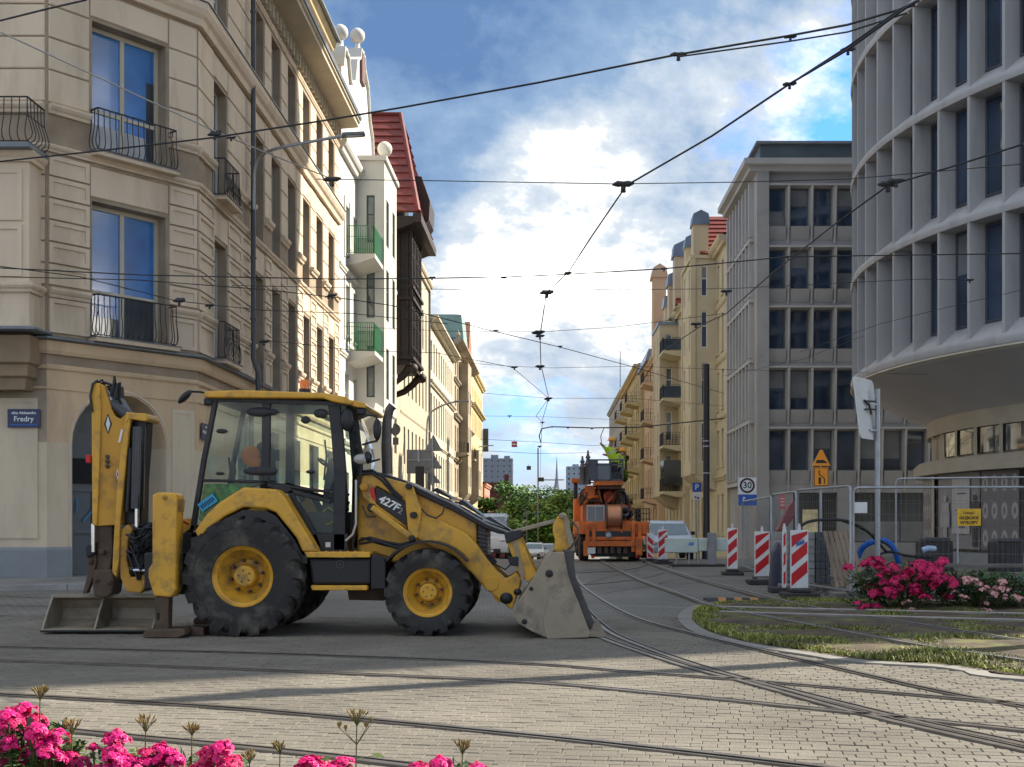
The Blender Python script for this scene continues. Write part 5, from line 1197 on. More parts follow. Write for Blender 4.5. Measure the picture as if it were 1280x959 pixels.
    tag(None or MB().box(X(222, 14.9), X(246, 14.9), 14.7, 15.8, Zv(742, 14.9), Zv(665, 14.9)).build('rear_frame', M_BLK, t, bevel=.02))
    # ---- steps and tank
    pl('step_deck', [(380, 690), (462, 690), (462, 697), (384, 697)], 14.25, 14.9, M_YEL)
    for k in range(8): pin('deck_stud', 390+k*9, 689.6, 14.3, .012, M_YELW, th=.01, n=8)
    pl('tank', [(386, 698), (463, 698), (463, 731), (390, 731)], 14.3, 14.95, M_BLK, bev=.03)
    pl('tank_front', [(463, 692), (482, 698), (482, 737), (463, 738)], 14.3, 14.95, M_BLK, bev=.02)
    pl('step_lip', [(388, 732), (459, 732), (459, 738), (390, 738)], 14.24, 14.9, M_YEL, bev=.01)
    put_text('tank_mark', '⊕', .07, mat('faint_mark', (.10, .10, .11), .6), t, P(425, 706, 14.288), FACE_CAM)
    b = MB(); c = P(410, 681, 14.535); b.box(c.x-.03, c.x+.03, c.y-.004, c.y+.004, c.z-.03, c.z+.03); b.build('label_sticker', M_FRAME_W, t)
    # ---- engine body and hood
    pl('engine_body', [(446, 592), (470, 592), (508, 606), (537, 620), (567, 634), (596, 652), (597, 690), (560, 700), (470, 705), (446, 690)], 14.85, 15.65, M_YEL, bev=.03)
    hood = [(446, 590), (456, 587.5), (477, 591), (508, 601), (537, 615), (567, 629), (608, 653), (641, 665), (641, 669), (622, 667), (606, 661), (566, 639), (536, 625), (507, 610), (476, 597), (456, 594), (447, 596)]
    pl('hood', hood, 14.78, 15.72, M_BLK, bev=.015)
    for (a, c, dz) in (((540, 613), (566, 625), 8), ((572, 628), (604, 647), 8), ((606, 648), (640, 664), 5)):
        q = PX([a, (a[0]+6, a[1]-dz*.45), (c[0]-4, c[1]-dz*.6), c], 14.85); MB().prism(q, 14.85, 15.65, 'y').build('hood_panel', M_BLK, t, bevel=.02)
    tb('hood_strip', [(508, 602.5, 14.76), (537, 616.5, 14.76), (567, 630.5, 14.76), (608, 655, 14.76), (640, 667, 14.76)], .012, mat('worn_grey_edge', (.22, .22, .22), .4, .2, 6))
    pl('grille', [(597, 655), (609, 661), (609, 697), (598, 692)], 14.82, 15.68, M_BLK, bev=.015)
    for k in range(6): pl('grille_slat', [(597, 664+5*k), (610.5, 667+5*k), (610.5, 669+5*k), (597, 666+5*k)], 14.8, 14.86, M_RAM, bev=0)
    tb('exhaust', [(484, 592, 15.5), (483, 560, 15.5), (484, 525, 15.5), (487, 512, 15.5), (491, 507, 15.5)], [.065, .068, .06, .058, .06], mat('exhaust_steel', (.12, .105, .10), .5, .25, 4, metal=.5), n=12)
    # decal
    dcl = MB().prism(PX([(469, 608), (506, 627), (508.5, 657), (471, 629)], 14.69), 14.69, 14.72, 'y').build('decal_panel', M_BLK, t)
    MB().prism(PX([(462, 612), (467, 607.5), (470.5, 627.5), (464, 622)], 14.69), 14.688, 14.72, 'y').build('decal_wedge', M_RED, t)
    M_LET = mat('decal_white', (.75, .75, .72), .5)
    put_text('model_lettering', '427F', .135, M_LET, t, P(486, 629.3, 14.683), (R(90), R(28), 0), bold=.004, shear=.15)
    put_text('model_lettering', '2', .10, mat('decal_grey', (.32, .31, .30), .5), t, P(500.5, 639, 14.683), (R(90), R(28), 0), bold=.0015)
    # ---- lift arms (near and far)
    arm_tail = [(450, 596), (456, 592), (474, 595), (490, 599), (508, 604), (512, 612), (509, 628), (486, 616), (470, 607), (465, 616), (470, 630), (508, 658), (508, 662), (466, 633), (453, 622), (449, 610)]
    arm = [(523, 637), (527, 640), (553, 652), (583, 667), (597, 682), (609, 699), (621, 714), (632, 724), (645, 716), (652, 722), (648, 740), (640, 763), (626, 752), (604, 733), (590, 717), (575, 703), (558, 694), (540, 684), (520, 673)]
    for ya in (14.66, 15.68):
        for nm, poly in (('lift_arm_tail', arm_tail), ('lift_arm', arm)): pl(nm, poly, ya+(.03 if nm == 'lift_arm_tail' else 0), ya+.16, M_YEL, bev=.018, yref=14.66)
        pl('arm_bracket', [(505, 606), (511, 603), (517, 610), (527, 640), (522, 672), (516, 676), (511, 673), (508, 643)], ya-.05, ya+.01, M_YEL, bev=.012, yref=14.61)
        pl('tilt_lever', [(630, 668), (638, 664), (649, 668), (671, 718), (660, 728), (648, 716), (638, 690)], ya-.02, ya+.10, M_YEL, bev=.012, yref=14.64)
        pl('lever_strap', [(638.5, 667), (643, 666), (656, 718), (652, 728), (649, 712)], ya-.045, ya-.022, M_BKT, bev=0, yref=14.62)
        pl('lever_sleeve', [(630, 666), (652, 662), (652, 672), (633, 680)], ya-.06, ya-.022, M_BLK, bev=.01, yref=14.61); pl('lever_sleeve', [(634, 696), (648, 696), (648, 708), (638, 707)], ya-.06, ya-.022, M_BLK, bev=.01, yref=14.61)
    yp = 14.6
    b = MB(); b.bar(P(465, 634, 14.62), P(513, 671, 14.62), .075, .08, up=(0, 1, 0)); b.build('levelling_ram', M_YEL, t, bevel=.015)
    for (u, v, r, m) in ((455, 609, .05, M_YELW), (511, 608, .04, M_BLK), (517, 644, .042, M_BLK), (515, 673, .038, M_BLK), (465, 635, .055, M_BLK)): pin('pivot_pin', u, v, 14.56 if u > 500 else 14.66, r, m)
    b = MB(); b.lathe([(0, -.012), (.085, -.012), (.095, 0), (.095, .02)], P(614, 730, 14.66), (0, 1, 0), 22); b.build('arm_boss', M_YEL, t, smooth=30)
    for (u, v, r) in ((633, 748, .09), (647, 740, .055)): 
        b = MB(); b.ball(P(u, v, 14.66), 1, 12, (r*.9, .03, r*.8)); b.build('grease_patch', M_BLK, t, smooth=True)
    b = MB(); b.cyl(P(625, 745, 14.7), P(625, 745, 14.7)+Vector((0, 1.05, 0)), .08, n=14); b.build('cross_tube', M_YEL, t, smooth=True)
    # hoses along the loader
    for k, pts in enumerate(([(450, 590, 14.68), (465, 588, 14.66), (480, 597, 14.64), (492, 613, 14.62), (503, 623, 14.62)], [(448, 593, 14.66), (466, 592, 14.64), (478, 601, 14.62), (490, 615, 14.62), (501, 624, 14.62)],
        [(449, 676, 14.6), (462, 672, 14.5), (480, 677, 14.5), (500, 681, 14.55), (520, 676, 14.6)], [(449, 680, 14.6), (466, 677, 14.48), (484, 682, 14.5), (505, 684, 14.55)], [(452, 673, 14.6), (470, 676, 14.46), (496, 685, 14.5), (515, 680, 14.55)],
        [(527, 636, 14.66), (534, 644, 14.62), (545, 648, 14.62), (553, 642, 14.64), (556, 633, 14.7)], [(453, 632, 14.62), (459, 646, 14.6), (470, 646, 14.6)], [(606, 695, 14.8), (620, 706, 14.75), (632, 712, 14.75), (640, 704, 14.75)])):
        tb('hydraulic_hose', pts, .017 if k < 5 else .010, M_BLK)
    b = MB(); b.cyl(P(604, 700, 15.0), P(640, 735, 15.0), .035, n=10); b.build('tilt_ram', M_RAM, t, smooth=True); b = MB(); b.cyl(P(600, 688, 15.0), P(618, 706, 15.0), .055, n=10); b.build('tilt_ram_body', M_BLK, t, smooth=True)
    # front mudguards
    for y in (14.26, 15.9):
        c = Vector((fx, 0, fz)); b = MB(); n = 10
        for k in range(n+1):
            a = R(38+(142-38)*k/n) if True else 0; r = fR+.06+.02*k/n
            for yy in (y, y+.36):
                for rr in (r, r+.025): b.v.append((c.x+rr*math.cos(a)+.0, yy, c.z+rr*math.sin(a)))
        for k in range(n): o = 4*k; b.f += [(o, o+1, o+5, o+4), (o+1, o+3, o+7, o+5), (o+2, o+6, o+7, o+3), (o, o+4, o+6, o+2)]; b.mi += [0]*4
        b.f += [(0, 2, 3, 1), (4*n, 4*n+1, 4*n+3, 4*n+2)]; b.mi += [0, 0]; b.build('mudguard', M_BLK, t, smooth=30)
    # ---- loader bucket: side plates, curved shell, cutting edge, teeth
    y0, y1 = 14.05, 16.4
    side = [(705, 690), (707, 702), (711, 722), (722, 752), (737, 790), (737, 795), (682, 797), (664, 789), (646, 778), (640, 769), (645, 756), (656, 740), (671, 715), (680, 700), (690, 690)]
    bk = pl('bucket', side, y0, y0+.035, M_BKT, bev=.008); pl('bucket_side', side, y1-.035, y1, M_BKT, bk, bev=.008, yref=y0)
    shell = [(690, 690), (680, 700), (671, 715), (656, 740), (645, 756), (640, 769), (646, 778), (664, 789), (682, 797), (742, 796)]
    sp = PX(shell, y0); b = MB(); n = len(sp)
    for (x, z) in sp: b.v += [(x, y0+.03, z), (x, y1-.03, z), (x+.03, y1-.03, z+.028), (x+.03, y0+.03, z+.028)]
    for i in range(n-1): o = 4*i; b.f += [(o, o+4, o+5, o+1), (o+3, o+2, o+6, o+7), (o, o+3, o+7, o+4), (o+1, o+5, o+6, o+2)]; b.mi += [0]*4
    b.f += [(0, 1, 2, 3), (4*n-4, 4*n-1, 4*n-2, 4*n-3)]; b.mi += [0, 0]; b.build('bucket_shell', M_BKT, bk, smooth=30)
    # clam jaw back plate (dark inside face seen past the side plate)
    pl('bucket_jaw', [(704, 688), (716, 689), (720, 721), (743, 779), (739, 788), (726, 772), (707, 730)], y0+.06, y1-.06, mat('dark_wear_steel', (.075, .072, .07), .5, .3, 3, .2, 30, metal=.3), bk, bev=.01, yref=y0)
    pl('jaw_side', [(681, 793), (679, 775), (688, 745), (706, 733), (711, 724), (723, 753), (738, 792), (736, 797), (684, 799)], y0-.03, y0, M_BKT, bk, bev=.008)
    tm = MB(); tm.add([(0, -.045, 0), (.0, .045, 0), (.0, .045, .08), (0, -.045, .08), (.19, -.03, .0), (.19, .03, .0), (.19, .03, .02), (.19, -.03, .02)], [(0, 1, 2, 3), (4, 7, 6, 5), (0, 4, 5, 1), (3, 2, 6, 7), (0, 3, 7, 4), (1, 5, 6, 2)]); tme = tm.mesh('tooth', M_BKT)
    for k in range(9): 
        q = P(741, 795, y0); inst('tooth', tme, bk, (q.x-.03, y0+.08+k*(y1-y0-.16)/8, .015))
    for (u, v, r) in ((686.5, 717, .045), (664, 736, .024), (655.5, 777, .032)): pin('bucket_bolt', u, v, y0-.004, r, M_BLK, bk, .012)
    # quick coupler ear and linkage above the bucket
    for ya in (14.66, 15.68):
        pl('coupler_ear', [(691, 657), (697, 646), (702, 641), (707, 642), (712, 652), (716, 690), (706, 693), (692, 690), (694, 676), (691, 666)], ya, ya+.09, M_YEL, bk, bev=.012, yref=14.66)
        pl('coupler_plate', [(702, 640), (709, 645), (715, 670), (720, 690), (713, 694), (708, 668)], ya-.03, ya, M_BKT, bk, bev=.008, yref=14.63)
        pin('coupler_pin', 702, 645, ya-.04, .035, M_BKT, bk)
        b = MB(); b.bar(P(641, 665, 14.7)*1, P(694, 651, 14.7)*1, .05, .06, up=(0, 1, 0)); o = b.build('link_rod', M_BKT, t, bevel=.01); o.location.y += ya-14.66
    for pts in ([(706, 690, 14.55), (714, 684, 14.5), (722, 672, 14.5), (722, 660, 14.55), (712, 648, 14.6)], [(710, 688, 14.6), (718, 690, 14.55), (722, 682, 14.55)]): tb('hydraulic_hose', pts, .014, M_RUST, bk)
    b = MB(); b.cyl(P(713, 668, 15.1), P(713, 716, 15.1), .05, n=10); b.cyl(P(713, 668, 15.5), P(713, 716, 15.5), .05, n=10); b.build('jaw_ram', M_RUST, bk, smooth=True)
    # ---- stabiliser leg near and far
    for ya in (14.12, 16.08):
        lg = pl('stabiliser', [(190, 619), (197, 615.5), (219, 616), (221, 620), (219, 738), (214, 747), (192, 745), (189, 735), (185, 722), (185, 712), (190, 704)], ya, ya+.28, M_YEL, bev=.02, yref=14.12)
        pl('stabiliser_edge', [(216, 622), (223, 624), (222, 640), (219, 640)], ya+.02, ya+.26, M_YELW, lg, yref=14.12)
        pl('inner_leg', [(191.5, 746), (209, 746), (208, 789), (191, 789)], ya+.05, ya+.22, M_RUST, lg, yref=14.12, bev=.01)
        pl('foot_pad', [(179, 791), (183, 787.5), (226, 786.5), (231, 789), (231, 794), (222, 797.5), (179, 797.5)], ya-.06, ya+.36, M_RUST, lg, yref=14.06, bev=.012)
        pin('stabiliser_pin', 206, 622, ya-.005, .03, M_YELW, lg, .01)
        pl('leg_slot', [(196, 766), (199, 766), (199, 775), (196, 775)], ya+.045, ya+.06, M_DARK, lg, bev=0, yref=14.16)
        pl('label_sticker', [(192, 650), (194, 650), (194, 668), (192, 668)], ya-.002, ya+.01, M_YELW, lg, bev=0, yref=14.12)
    b = MB(); b.box(X(192, 14.7), X(240, 14.7), 14.35, 16.1, Zv(735, 14.7), Zv(690, 14.7)); b.build('stabiliser_frame', M_BLK, t, bevel=.02)
    # ---- backhoe boom, folded upright
    yb = 14.85
    boom = [(116, 481), (122, 478), (130, 482), (136, 500), (139, 511), (143, 520), (150, 524), (157, 518), (159, 514), (158, 560), (154, 600), (152, 656), (117, 658), (115, 560)]
    bo = pl('boom', boom, yb, yb+.34, M_YELW, bev=.02)
    pl('boom_spine', [(114, 484), (118, 478), (124, 480), (126, 512), (125, 560), (121, 657), (115, 657)], yb-.03, yb+.05, M_YEL, bo, bev=.012)
    pl('boom_cap', [(157, 515), (183, 517), (185, 524), (182, 527), (162, 524), (156, 530)], yb-.06, yb+.40, M_YEL, bo, bev=.015)
    pl('boom_cheek', [(157, 517), (163, 524), (159, 560), (155, 600), (150, 656), (149, 700), (145, 722), (140, 716), (141, 690), (143, 655), (147, 600), (151, 560)], yb-.05, yb+.02, M_YEL, bo, bev=.012)
    pl('boom_web', [(160, 524), (183, 526), (181, 560), (178, 600), (177, 655), (152, 655), (155, 600)], yb+.10, yb+.36, M_BLK, bo, bev=.01)
    b = MB(); b.cyl(P(173, 534, yb+.04), P(171, 636, yb+.04), .085, n=18); b.build('boom_ram', M_RAM, bo, smooth=30); b = MB(); b.cyl(P(171, 636, yb+.04), P(171, 662, yb+.04), .032, n=12); b.build('ram_rod', M_CHROME, bo, smooth=True)
    b = MB(); b.cyl(P(163, 560, yb), P(159, 640, yb), .03, n=10); b.build('ram_pipe', M_BLK, bo, smooth=True)
    b = MB(); b.cyl(P(140, 503, yb+.1), P(163, 522, yb+.1), .075, n=16); b.build('crowd_ram', mat('dull_grey_ram', (.075, .075, .08), .4, .2, 4), bo, smooth=30); b = MB(); b.cyl(P(133, 488, yb+.1), P(142, 505, yb+.1), .028, n=10); b.build('ram_rod', M_CHROME, bo, smooth=True)
    pl('boom_head', [(124, 482), (136, 482), (148, 481), (149, 497), (158, 512), (150, 523), (143, 518), (136, 506), (128, 497)], yb+.12, yb+.32, M_BLK, bo, bev=.015)
    for pts in ([(115, 515, yb-.05), (113, 495, yb-.06), (116, 480, yb-.06), (121, 476, yb), (128, 482, yb+.06)], [(117, 500, yb), (119, 480, yb+.02), (128, 475, yb+.05), (131, 483, yb+.08)], [(138, 496, yb), (142, 480, yb), (143, 471, yb), (145, 484, yb+.05), (146, 500, yb+.08)], [(144, 500, yb), (147, 480, yb), (150, 478, yb), (149, 500, yb+.05), (155, 512, yb+.1)], [(124, 481, yb+.1), (130, 478, yb+.1), (142, 482, yb+.1)]): tb('hydraulic_hose', pts, .016, M_BLK, bo)
    def diamond(u, v, w, h, m, y, mm): c = P(u, v, y); MB().add([(c.x-w, y, c.z), (c.x, y, c.z-h), (c.x+w, y, c.z), (c.x, y, c.z+h)], [(0, 1, 2, 3)]).build(mm, m, bo)
    diamond(135, 530, .05, .13, M_BLK, yb-.004, 'decal'); diamond(135, 530, .028, .10, M_LET, yb-.008, 'decal'); diamond(147, 593, .018, .07, M_LET, yb-.055, 'decal'); diamond(147, 593, .010, .04, M_RED, yb-.058, 'decal')
    b = MB(); b.bar(P(152.5, 537, yb-.056), P(149, 553, yb-.056), .025, .004, up=(0, 1, 0)); b.build('decal', M_LET, bo)
    for k, (u, v) in enumerate(((134.5, 571), (134.5, 577), (134.5, 583))): pin('boom_bolt', u, v, yb-.005, .028, M_RUST, bo, .012)
    b = MB(); c = P(112, 574, yb-.03); b.box(c.x-.04, c.x+.02, c.y-.03, c.y+.03, c.z-.05, c.z+.05); b.build('tail_lamp', M_RED, bo, bevel=.01)
    # dipper stick, linkage and grading bucket
    st_ = pl('dipper_stick', [(119, 657), (140, 657), (141, 690), (137, 716), (118, 716), (120, 690)], yb+.05, yb+.30, M_RUST, bev=.02)
    b = MB(); b.cyl(P(117, 655, yb), P(117, 690, yb), .03, n=10); b.build('ram_rod', M_CHROME, st_, smooth=True)
    pl('linkage', [(108, 690), (118, 686), (121, 700), (117, 720), (108, 742), (103, 742), (110, 715)], yb+.02, yb+.12, M_RUST, st_); pl('linkage', [(117, 712), (139, 712), (142, 725), (140, 742), (133, 747), (117, 746), (115, 730)], yb, yb+.34, M_RUST, st_, bev=.02)
    for (u, v) in ((128, 690), (121, 725), (137, 728), (113, 702)): pin('linkage_pin', u, v, yb+.01, .035, M_RUST, st_, .03)
    pl('linkage_block', [(107, 683), (119, 678), (119, 692), (108, 697)], yb-.02, yb+.2, M_BLK, st_)
    y2 = 14.7
    gb = MB(); prof = [(0, .42), (.10, .44), (.24, .36), (.34, .2), (.38, .05), (.40, 0), (.0, .0)]
    zt, zb_ = Zv(748, y2), .055
    sec = [(y2, zb_), (y2-.03, zb_+.03), (y2+.05, .30), (y2+.22, zt), (y2+.48, zt+.02), (y2+.56, .30), (y2+.50, .1), (y2+.40, zb_)]
    xa, xb = X(53, y2), X(193, y2)
    inner = [(y2+.02, zb_+.05), (y2+.10, .28), (y2+.24, zt-.05), (y2+.45, zt-.04), (y2+.5, .29)]
    gk = MB(); back = [(y2-.05, .03), (y2+.42, .03), (y2+.55, .12), (y2+.60, .28), (y2+.50, zt-.02), (y2+.30, zt+.02), (y2+.28, zt-.01), (y2+.47, zt-.05), (y2+.56, .27), (y2+.52, .14), (y2+.41, .06), (y2-.05, .05)]
    gk.prism(back, xa, xb, 'x'); gg = gk.build('grading_bucket', M_BKT, st_, bevel=.008)
    for xx in (xa, xb-.03, X(118, y2)): MB().prism([(y2-.05, .03), (y2+.42, .03), (y2+.55, .12), (y2+.60, .28), (y2+.50, zt), (y2+.28, zt+.02), (y2+.12, .26)], xx, xx+.025, 'x').build('bucket_cheek', M_BKT, gg, bevel=.006)
    b = MB(); b.bar((xa, y2+.29, zt+.015), (xb, y2+.29, zt+.015), .06, .04); b.build('bucket_lip', M_BKT, gg)
    b = MB(); b.bar((xa+.02, y2-.06, .035), (xb, y2-.06, .035), .12, .02); b.build('cutting_edge', M_BLK, gg)
    # swing bracket and hydraulics between boom and machine
    pl('swing_bracket', [(151, 662), (160, 655), (166, 662), (160, 676), (158, 700), (164, 722), (186, 716), (186, 728), (176, 742), (158, 740), (150, 722), (149, 690)], yb-.02, yb+.1, M_YELW, bev=.02)
    pl('swing_body', [(160, 660), (190, 652), (194, 735), (170, 742), (158, 730)], yb+.1, yb+.5, M_BLK, bev=.03)
    b = MB(); b.cyl(P(163, 713, yb), P(196, 713, yb), .055, n=12); b.build('swing_ram', M_BLK, t, smooth=30); b = MB(); b.cyl(P(167, 713, yb-.07), P(187, 713, yb-.07), .022, n=10); b.build('ram_rod', M_CHROME, t, smooth=True)
    rg = random.Random(5)
    for k in range(12):
        u0, v0 = rg.uniform(156, 168), rg.uniform(658, 690); u1, v1 = rg.uniform(180, 195), rg.uniform(655, 720)
        tb('hydraulic_hose', [(u0, v0, yb+.0), ((u0*2+u1)/3+rg.uniform(-4, 4), max(v0, v1)-rg.uniform(-12, 6), yb-.08+rg.uniform(-.04, .06)), ((u0+2*u1)/3, (v0+v1)/2+rg.uniform(-6, 12), yb-.08+rg.uniform(-.05, .06)), (u1, v1, yb+.1)], .015, M_BLK)
    tb('red_hose', [(217, 655, 14.6), (225, 650, 14.6), (235, 655, 14.7)], .012, M_RED); pl('valve_cover', [(219, 650), (236, 648), (240, 660), (222, 672)], 14.7, 15.0, M_YELW)
    return t
backhoe()
# wooden wheel chock behind the rear tyre
b = MB(); b.prism([(X(243, 14.6), .002), (X(262, 14.6), .002), (X(262, 14.6), .10), (X(246, 14.6), .12)], 14.35, 14.6, 'y'); tag(b.build('wheel_chock', M_RUST, bevel=.01), 'dark wooden chock wedged under the big rear tyre', 'chock')
# ================================================================ STREET FURNITURE AND WORKS
M_GALV = mat('galvanised_steel', (.34, .36, .38), .45, .15, 4, metal=.6)
M_RUBB = mat('recycled_rubber', (.045, .042, .042), .9, .25, 6, .3, 40)
M_REDS = mat('reflective_red', (.50, .015, .02), .4, .08, 3); M_WHS = mat('reflective_white', (.66, .66, .64), .45, .08, 3, dirt=(.4, .39, .36), dscale=4, damt=.4)
M_ORS = mat('sign_orange', (.78, .27, .012), .5, .08, 3); M_YELS = mat('sign_yellow', (.72, .42, .02), .5, .06, 3)
M_BLKS = mat('sign_black', (.012, .012, .012), .5); M_BLUS = mat('sign_blue', (.015, .08, .36), .4, .05, 3)
M_GREYB = mat('sign_back_grey', (.20, .205, .21), .55, .1, 3, metal=.3)
def beacon(label, u, v0, y, h, w, flip=1, extra=0, scr=False, yaw=0):
    x = X(u, y); t = thing('guide_beacon', label, 'barrier board', (x, y, 0))
    b = MB(); b.box(x-w*.95, x+w*.95, y-.32, y+.32, .004, .085); b.build('base', M_RUBB, t, bevel=.02)
    b = MB(); b.box(x-w*.55, x+w*.55, y-.2, y+.2, .087, .15); b.build('base_cap', M_RUBB, t, bevel=.02)
    for e in range(1+extra):
        yy = y+e*.16; xx = x-e*.24; zb = .16; w = w if e == 0 else .08
        o = MB().box(xx-w/2, xx+w/2, yy-.02, yy+.02, zb, zb+h).build('board', M_WHS, t, bevel=.012)
        for k in range(3):
            z0 = zb+h*(.02+.33*k)+.02; a = .21*h*1; dz = w*.75*flip
            pts = [(-w/2+.02, z0), (w/2-.02, z0+dz), (w/2-.02, z0+dz+a), (-w/2+.02, z0+a)]
            pts = [(xx+q, max(zb+.015, min(zb+h-.015, z))) for q, z in pts]
            s = MB(); s.add([(q, yy-.0225, z) for q, z in pts], [(0, 1, 2, 3)]); s.build('red_stripe', M_REDS, t)
        b = MB(); b.box(xx-.03, xx+.03, yy-.012, yy+.012, zb+h, zb+h+.07); b.cyl((xx, yy, zb+h+.06), (xx, yy, zb+h+.12), .02, n=8); b.build('handle', M_WHS, t)
    if scr:
        g = MB()
        for k in range(5): g.bar((x-.06+.03*k, y-.024, zb+h*.72+.012*k), (x-.035+.03*k, y-.024, zb+h*.79+.012*k), .016, .003, up=(0, 1, 0)); g.bar((x-.05+.03*k, y-.024, zb+h*.80+.012*k), (x-.03+.03*k, y-.024, zb+h*.73+.012*k), .016, .003, up=(0, 1, 0))
        g.build('blue_scrawl', mat('marker_blue', (.01, .16, .50), .5), t)
    return t
beacon('red and white barrier board with blue scrawl beside the paving stone stack', 999, 0, 21.9, 1.06, .33, 1, 1, True)
beacon('red and white barrier board between the scrawled one and the lone slim one', 952.5, 0, 26.8, 1.0, .34, 1)
beacon('slim red and white barrier board at the end of the white beam barrier', 915.5, 0, 31.2, 1.06, .27, 1)
beacon('red and white barrier board standing at the rear wing of the parked car', 828.5, 0, 39.5, .98, .33, 1)
beacon('small red and white barrier board with reversed stripes behind the orange truck', 813, 0, 40.6, .84, .24, -1)
# loose rubber feet
for (u, v, lab) in ((955, 731, 'black rubber foot lying before the middle barrier board'), (984, 741, 'black rubber foot left of the scrawled barrier board')):
    x, y = G(u, v); tag(MB().box(x-.35, x+.35, y-.2, y+.2, .003, .11).build('rubber_foot', M_RUBB, bevel=.02), lab, 'rubber block')
# white beam barrier
def beam_barrier():
    y = 37.5; t = thing('beam_barrier', 'long white beam barrier on grey posts beside the parked car', 'barrier', (X(868, y), y, 0))
    b = MB(); b.box(X(831, y), X(872, y), y-.06, y+.06, Zv(691, y), Zv(672.5, y)); b.build('beam', mat('milky_plastic', (.50, .56, .50), .5, .1, 2), t, bevel=.03)
    b = MB(); b.box(X(873, y), X(909, y), y-.06, y+.06, Zv(689, y), Zv(672.5, y)); b.build('beam', MATS['milky_plastic'], t, bevel=.03)
    b = MB(); b.box(X(883.5, y), X(894, y), y-.3, y-.07, 0.003, Zv(666, y)); b.build('post_block', mat('grey_block', (.25, .25, .25), .9, .15, 3), t, bevel=.03)
    for u in (846, 862, 874): b = MB(); b.cyl((X(u, y), y+.1, 0), (X(u, y), y+.1, Zv(673, y)), .03, n=8); b.build('leg', M_GALV, t)
    g = MB()
    for k in range(4): g.bar((X(861+k*1.6, y), y-.063, Zv(682, y)), (X(862+k*1.6, y), y-.063, Zv(678, y)), .03, .003, up=(0, 1, 0))
    g.build('blue_mark', MATS['marker_blue'], t)
    b = MB(); b.box(X(838, y), X(905, y), y-.35, y+.35, .003, .07); b.build('foot', M_RUBB, t, bevel=.02)
beam_barrier()
# rubber cable ramp strip on the road
x0, y0_ = G(880, 752.5); x1, _ = G(957, 752.5); t = thing('cable_ramp', 'dark rubber cable ramp strip with orange patches lying on the road', 'cable ramp', ((x0+x1)/2, y0_, 0))
b = MB(); b.prism([(y0_-.16, .003), (y0_+.16, .003), (y0_+.07, .07), (y0_-.07, .07)], x0, x1, 'x'); b.build('strip', M_RUBB, t)
for k in range(3): q = x0+(x1-x0)*(.22+.26*k); MB().prism([(y0_-.164, .012), (y0_-.074, .073), (y0_+.07, .073)], q, q+.13, 'x').build('reflector', mat('dull_orange', (.42, .19, .06), .6), t)

# ---- temporary mesh fence panels
def fence(label, a, c, h=2.0, paper=None, cols=28, rows=8, fine=True):
    a, c = Vector((*a, 0)), Vector((*c, 0)); d = (c-a).normalized(); L = (c-a).length; t = thing('site_fence_panel', label, 'fence', (a+c)/2)
    b = MB(); z0, z1 = .12, h; r = .021
    b.tube([a+Vector((0, 0, z0-.05)), a+Vector((0, 0, z1-.08)), a+d*.03+Vector((0, 0, z1-.02)), a+d*.1+Vector((0, 0, z1)), c-d*.1+Vector((0, 0, z1)), c-d*.03+Vector((0, 0, z1-.02)), c+Vector((0, 0, z1-.08)), c+Vector((0, 0, z0-.05))], r, 8)
    b.bar(a+Vector((0, 0, z0+.05)), c+Vector((0, 0, z0+.05)), .03, .03); b.build('frame', M_GALV, t, smooth=40)
    m = MB(); n = int(L/.1)
    for k in range(1, n): q = a+d*(L*k/n); m.bar(q+Vector((0, 0, z0+.05)), q+Vector((0, 0, z1)), .0024, .0024)
    for k in range(1, rows): m.bar(a+Vector((0, 0, z0+(z1-z0)*k/rows)), c+Vector((0, 0, z0+(z1-z0)*k/rows)), .0035, .0035)
    m.build('mesh', mat('mesh_wire', (.16, .165, .17), .6, .1, 3), t, fix=False)
    n_ = Vector((d.y, -d.x, 0))
    for p in (a, c): MB().obox(p+Vector((0, 0, .075)), d*.16, n_*.34, Vector((0, 0, .07))).build('foot', mat('concrete_foot', (.17, .155, .135), .95, .2, 3, .3, 30), t, bevel=.02)
    if paper:
        s, zc, w, hh, mm = paper; q = a+d*s+n_*-.03 if n_.y > 0 else a+d*s+n_*.03; MB().obox(q+Vector((0, 0, zc)), d*w/2, n_*.002, Vector((0, 0, hh/2))).build('notice', mm, t)
    return t
fa = (X(997, 23.6), 23.6); fb = (X(1063, 21.0), 21.0); fc = (X(1066, 21.0), 20.95); fd = (X(1330, 20.6), 20.6)
fence('narrow mesh site fence panel in front of the leaning pallet', fa, fb)
fence('wide mesh site fence panel running behind the rose bushes', fc, fd, 1.97, (.12, 1.62, .22, .19, M_WHS))
fence('mesh site fence panel angled back from the scrawled barrier board', (X(966, 26.5), 26.5), (X(995, 23.9), 23.9), 1.98)
fence('far mesh site fence panel reaching back to the speed limit sign', (X(928, 33.5), 33.5), (X(964, 26.9), 26.9), 1.95)
fence('mesh site fence panel standing before the round shopfront', (X(1120, 27.0), 27.0), (X(1310, 26.0), 26.0), 2.35)

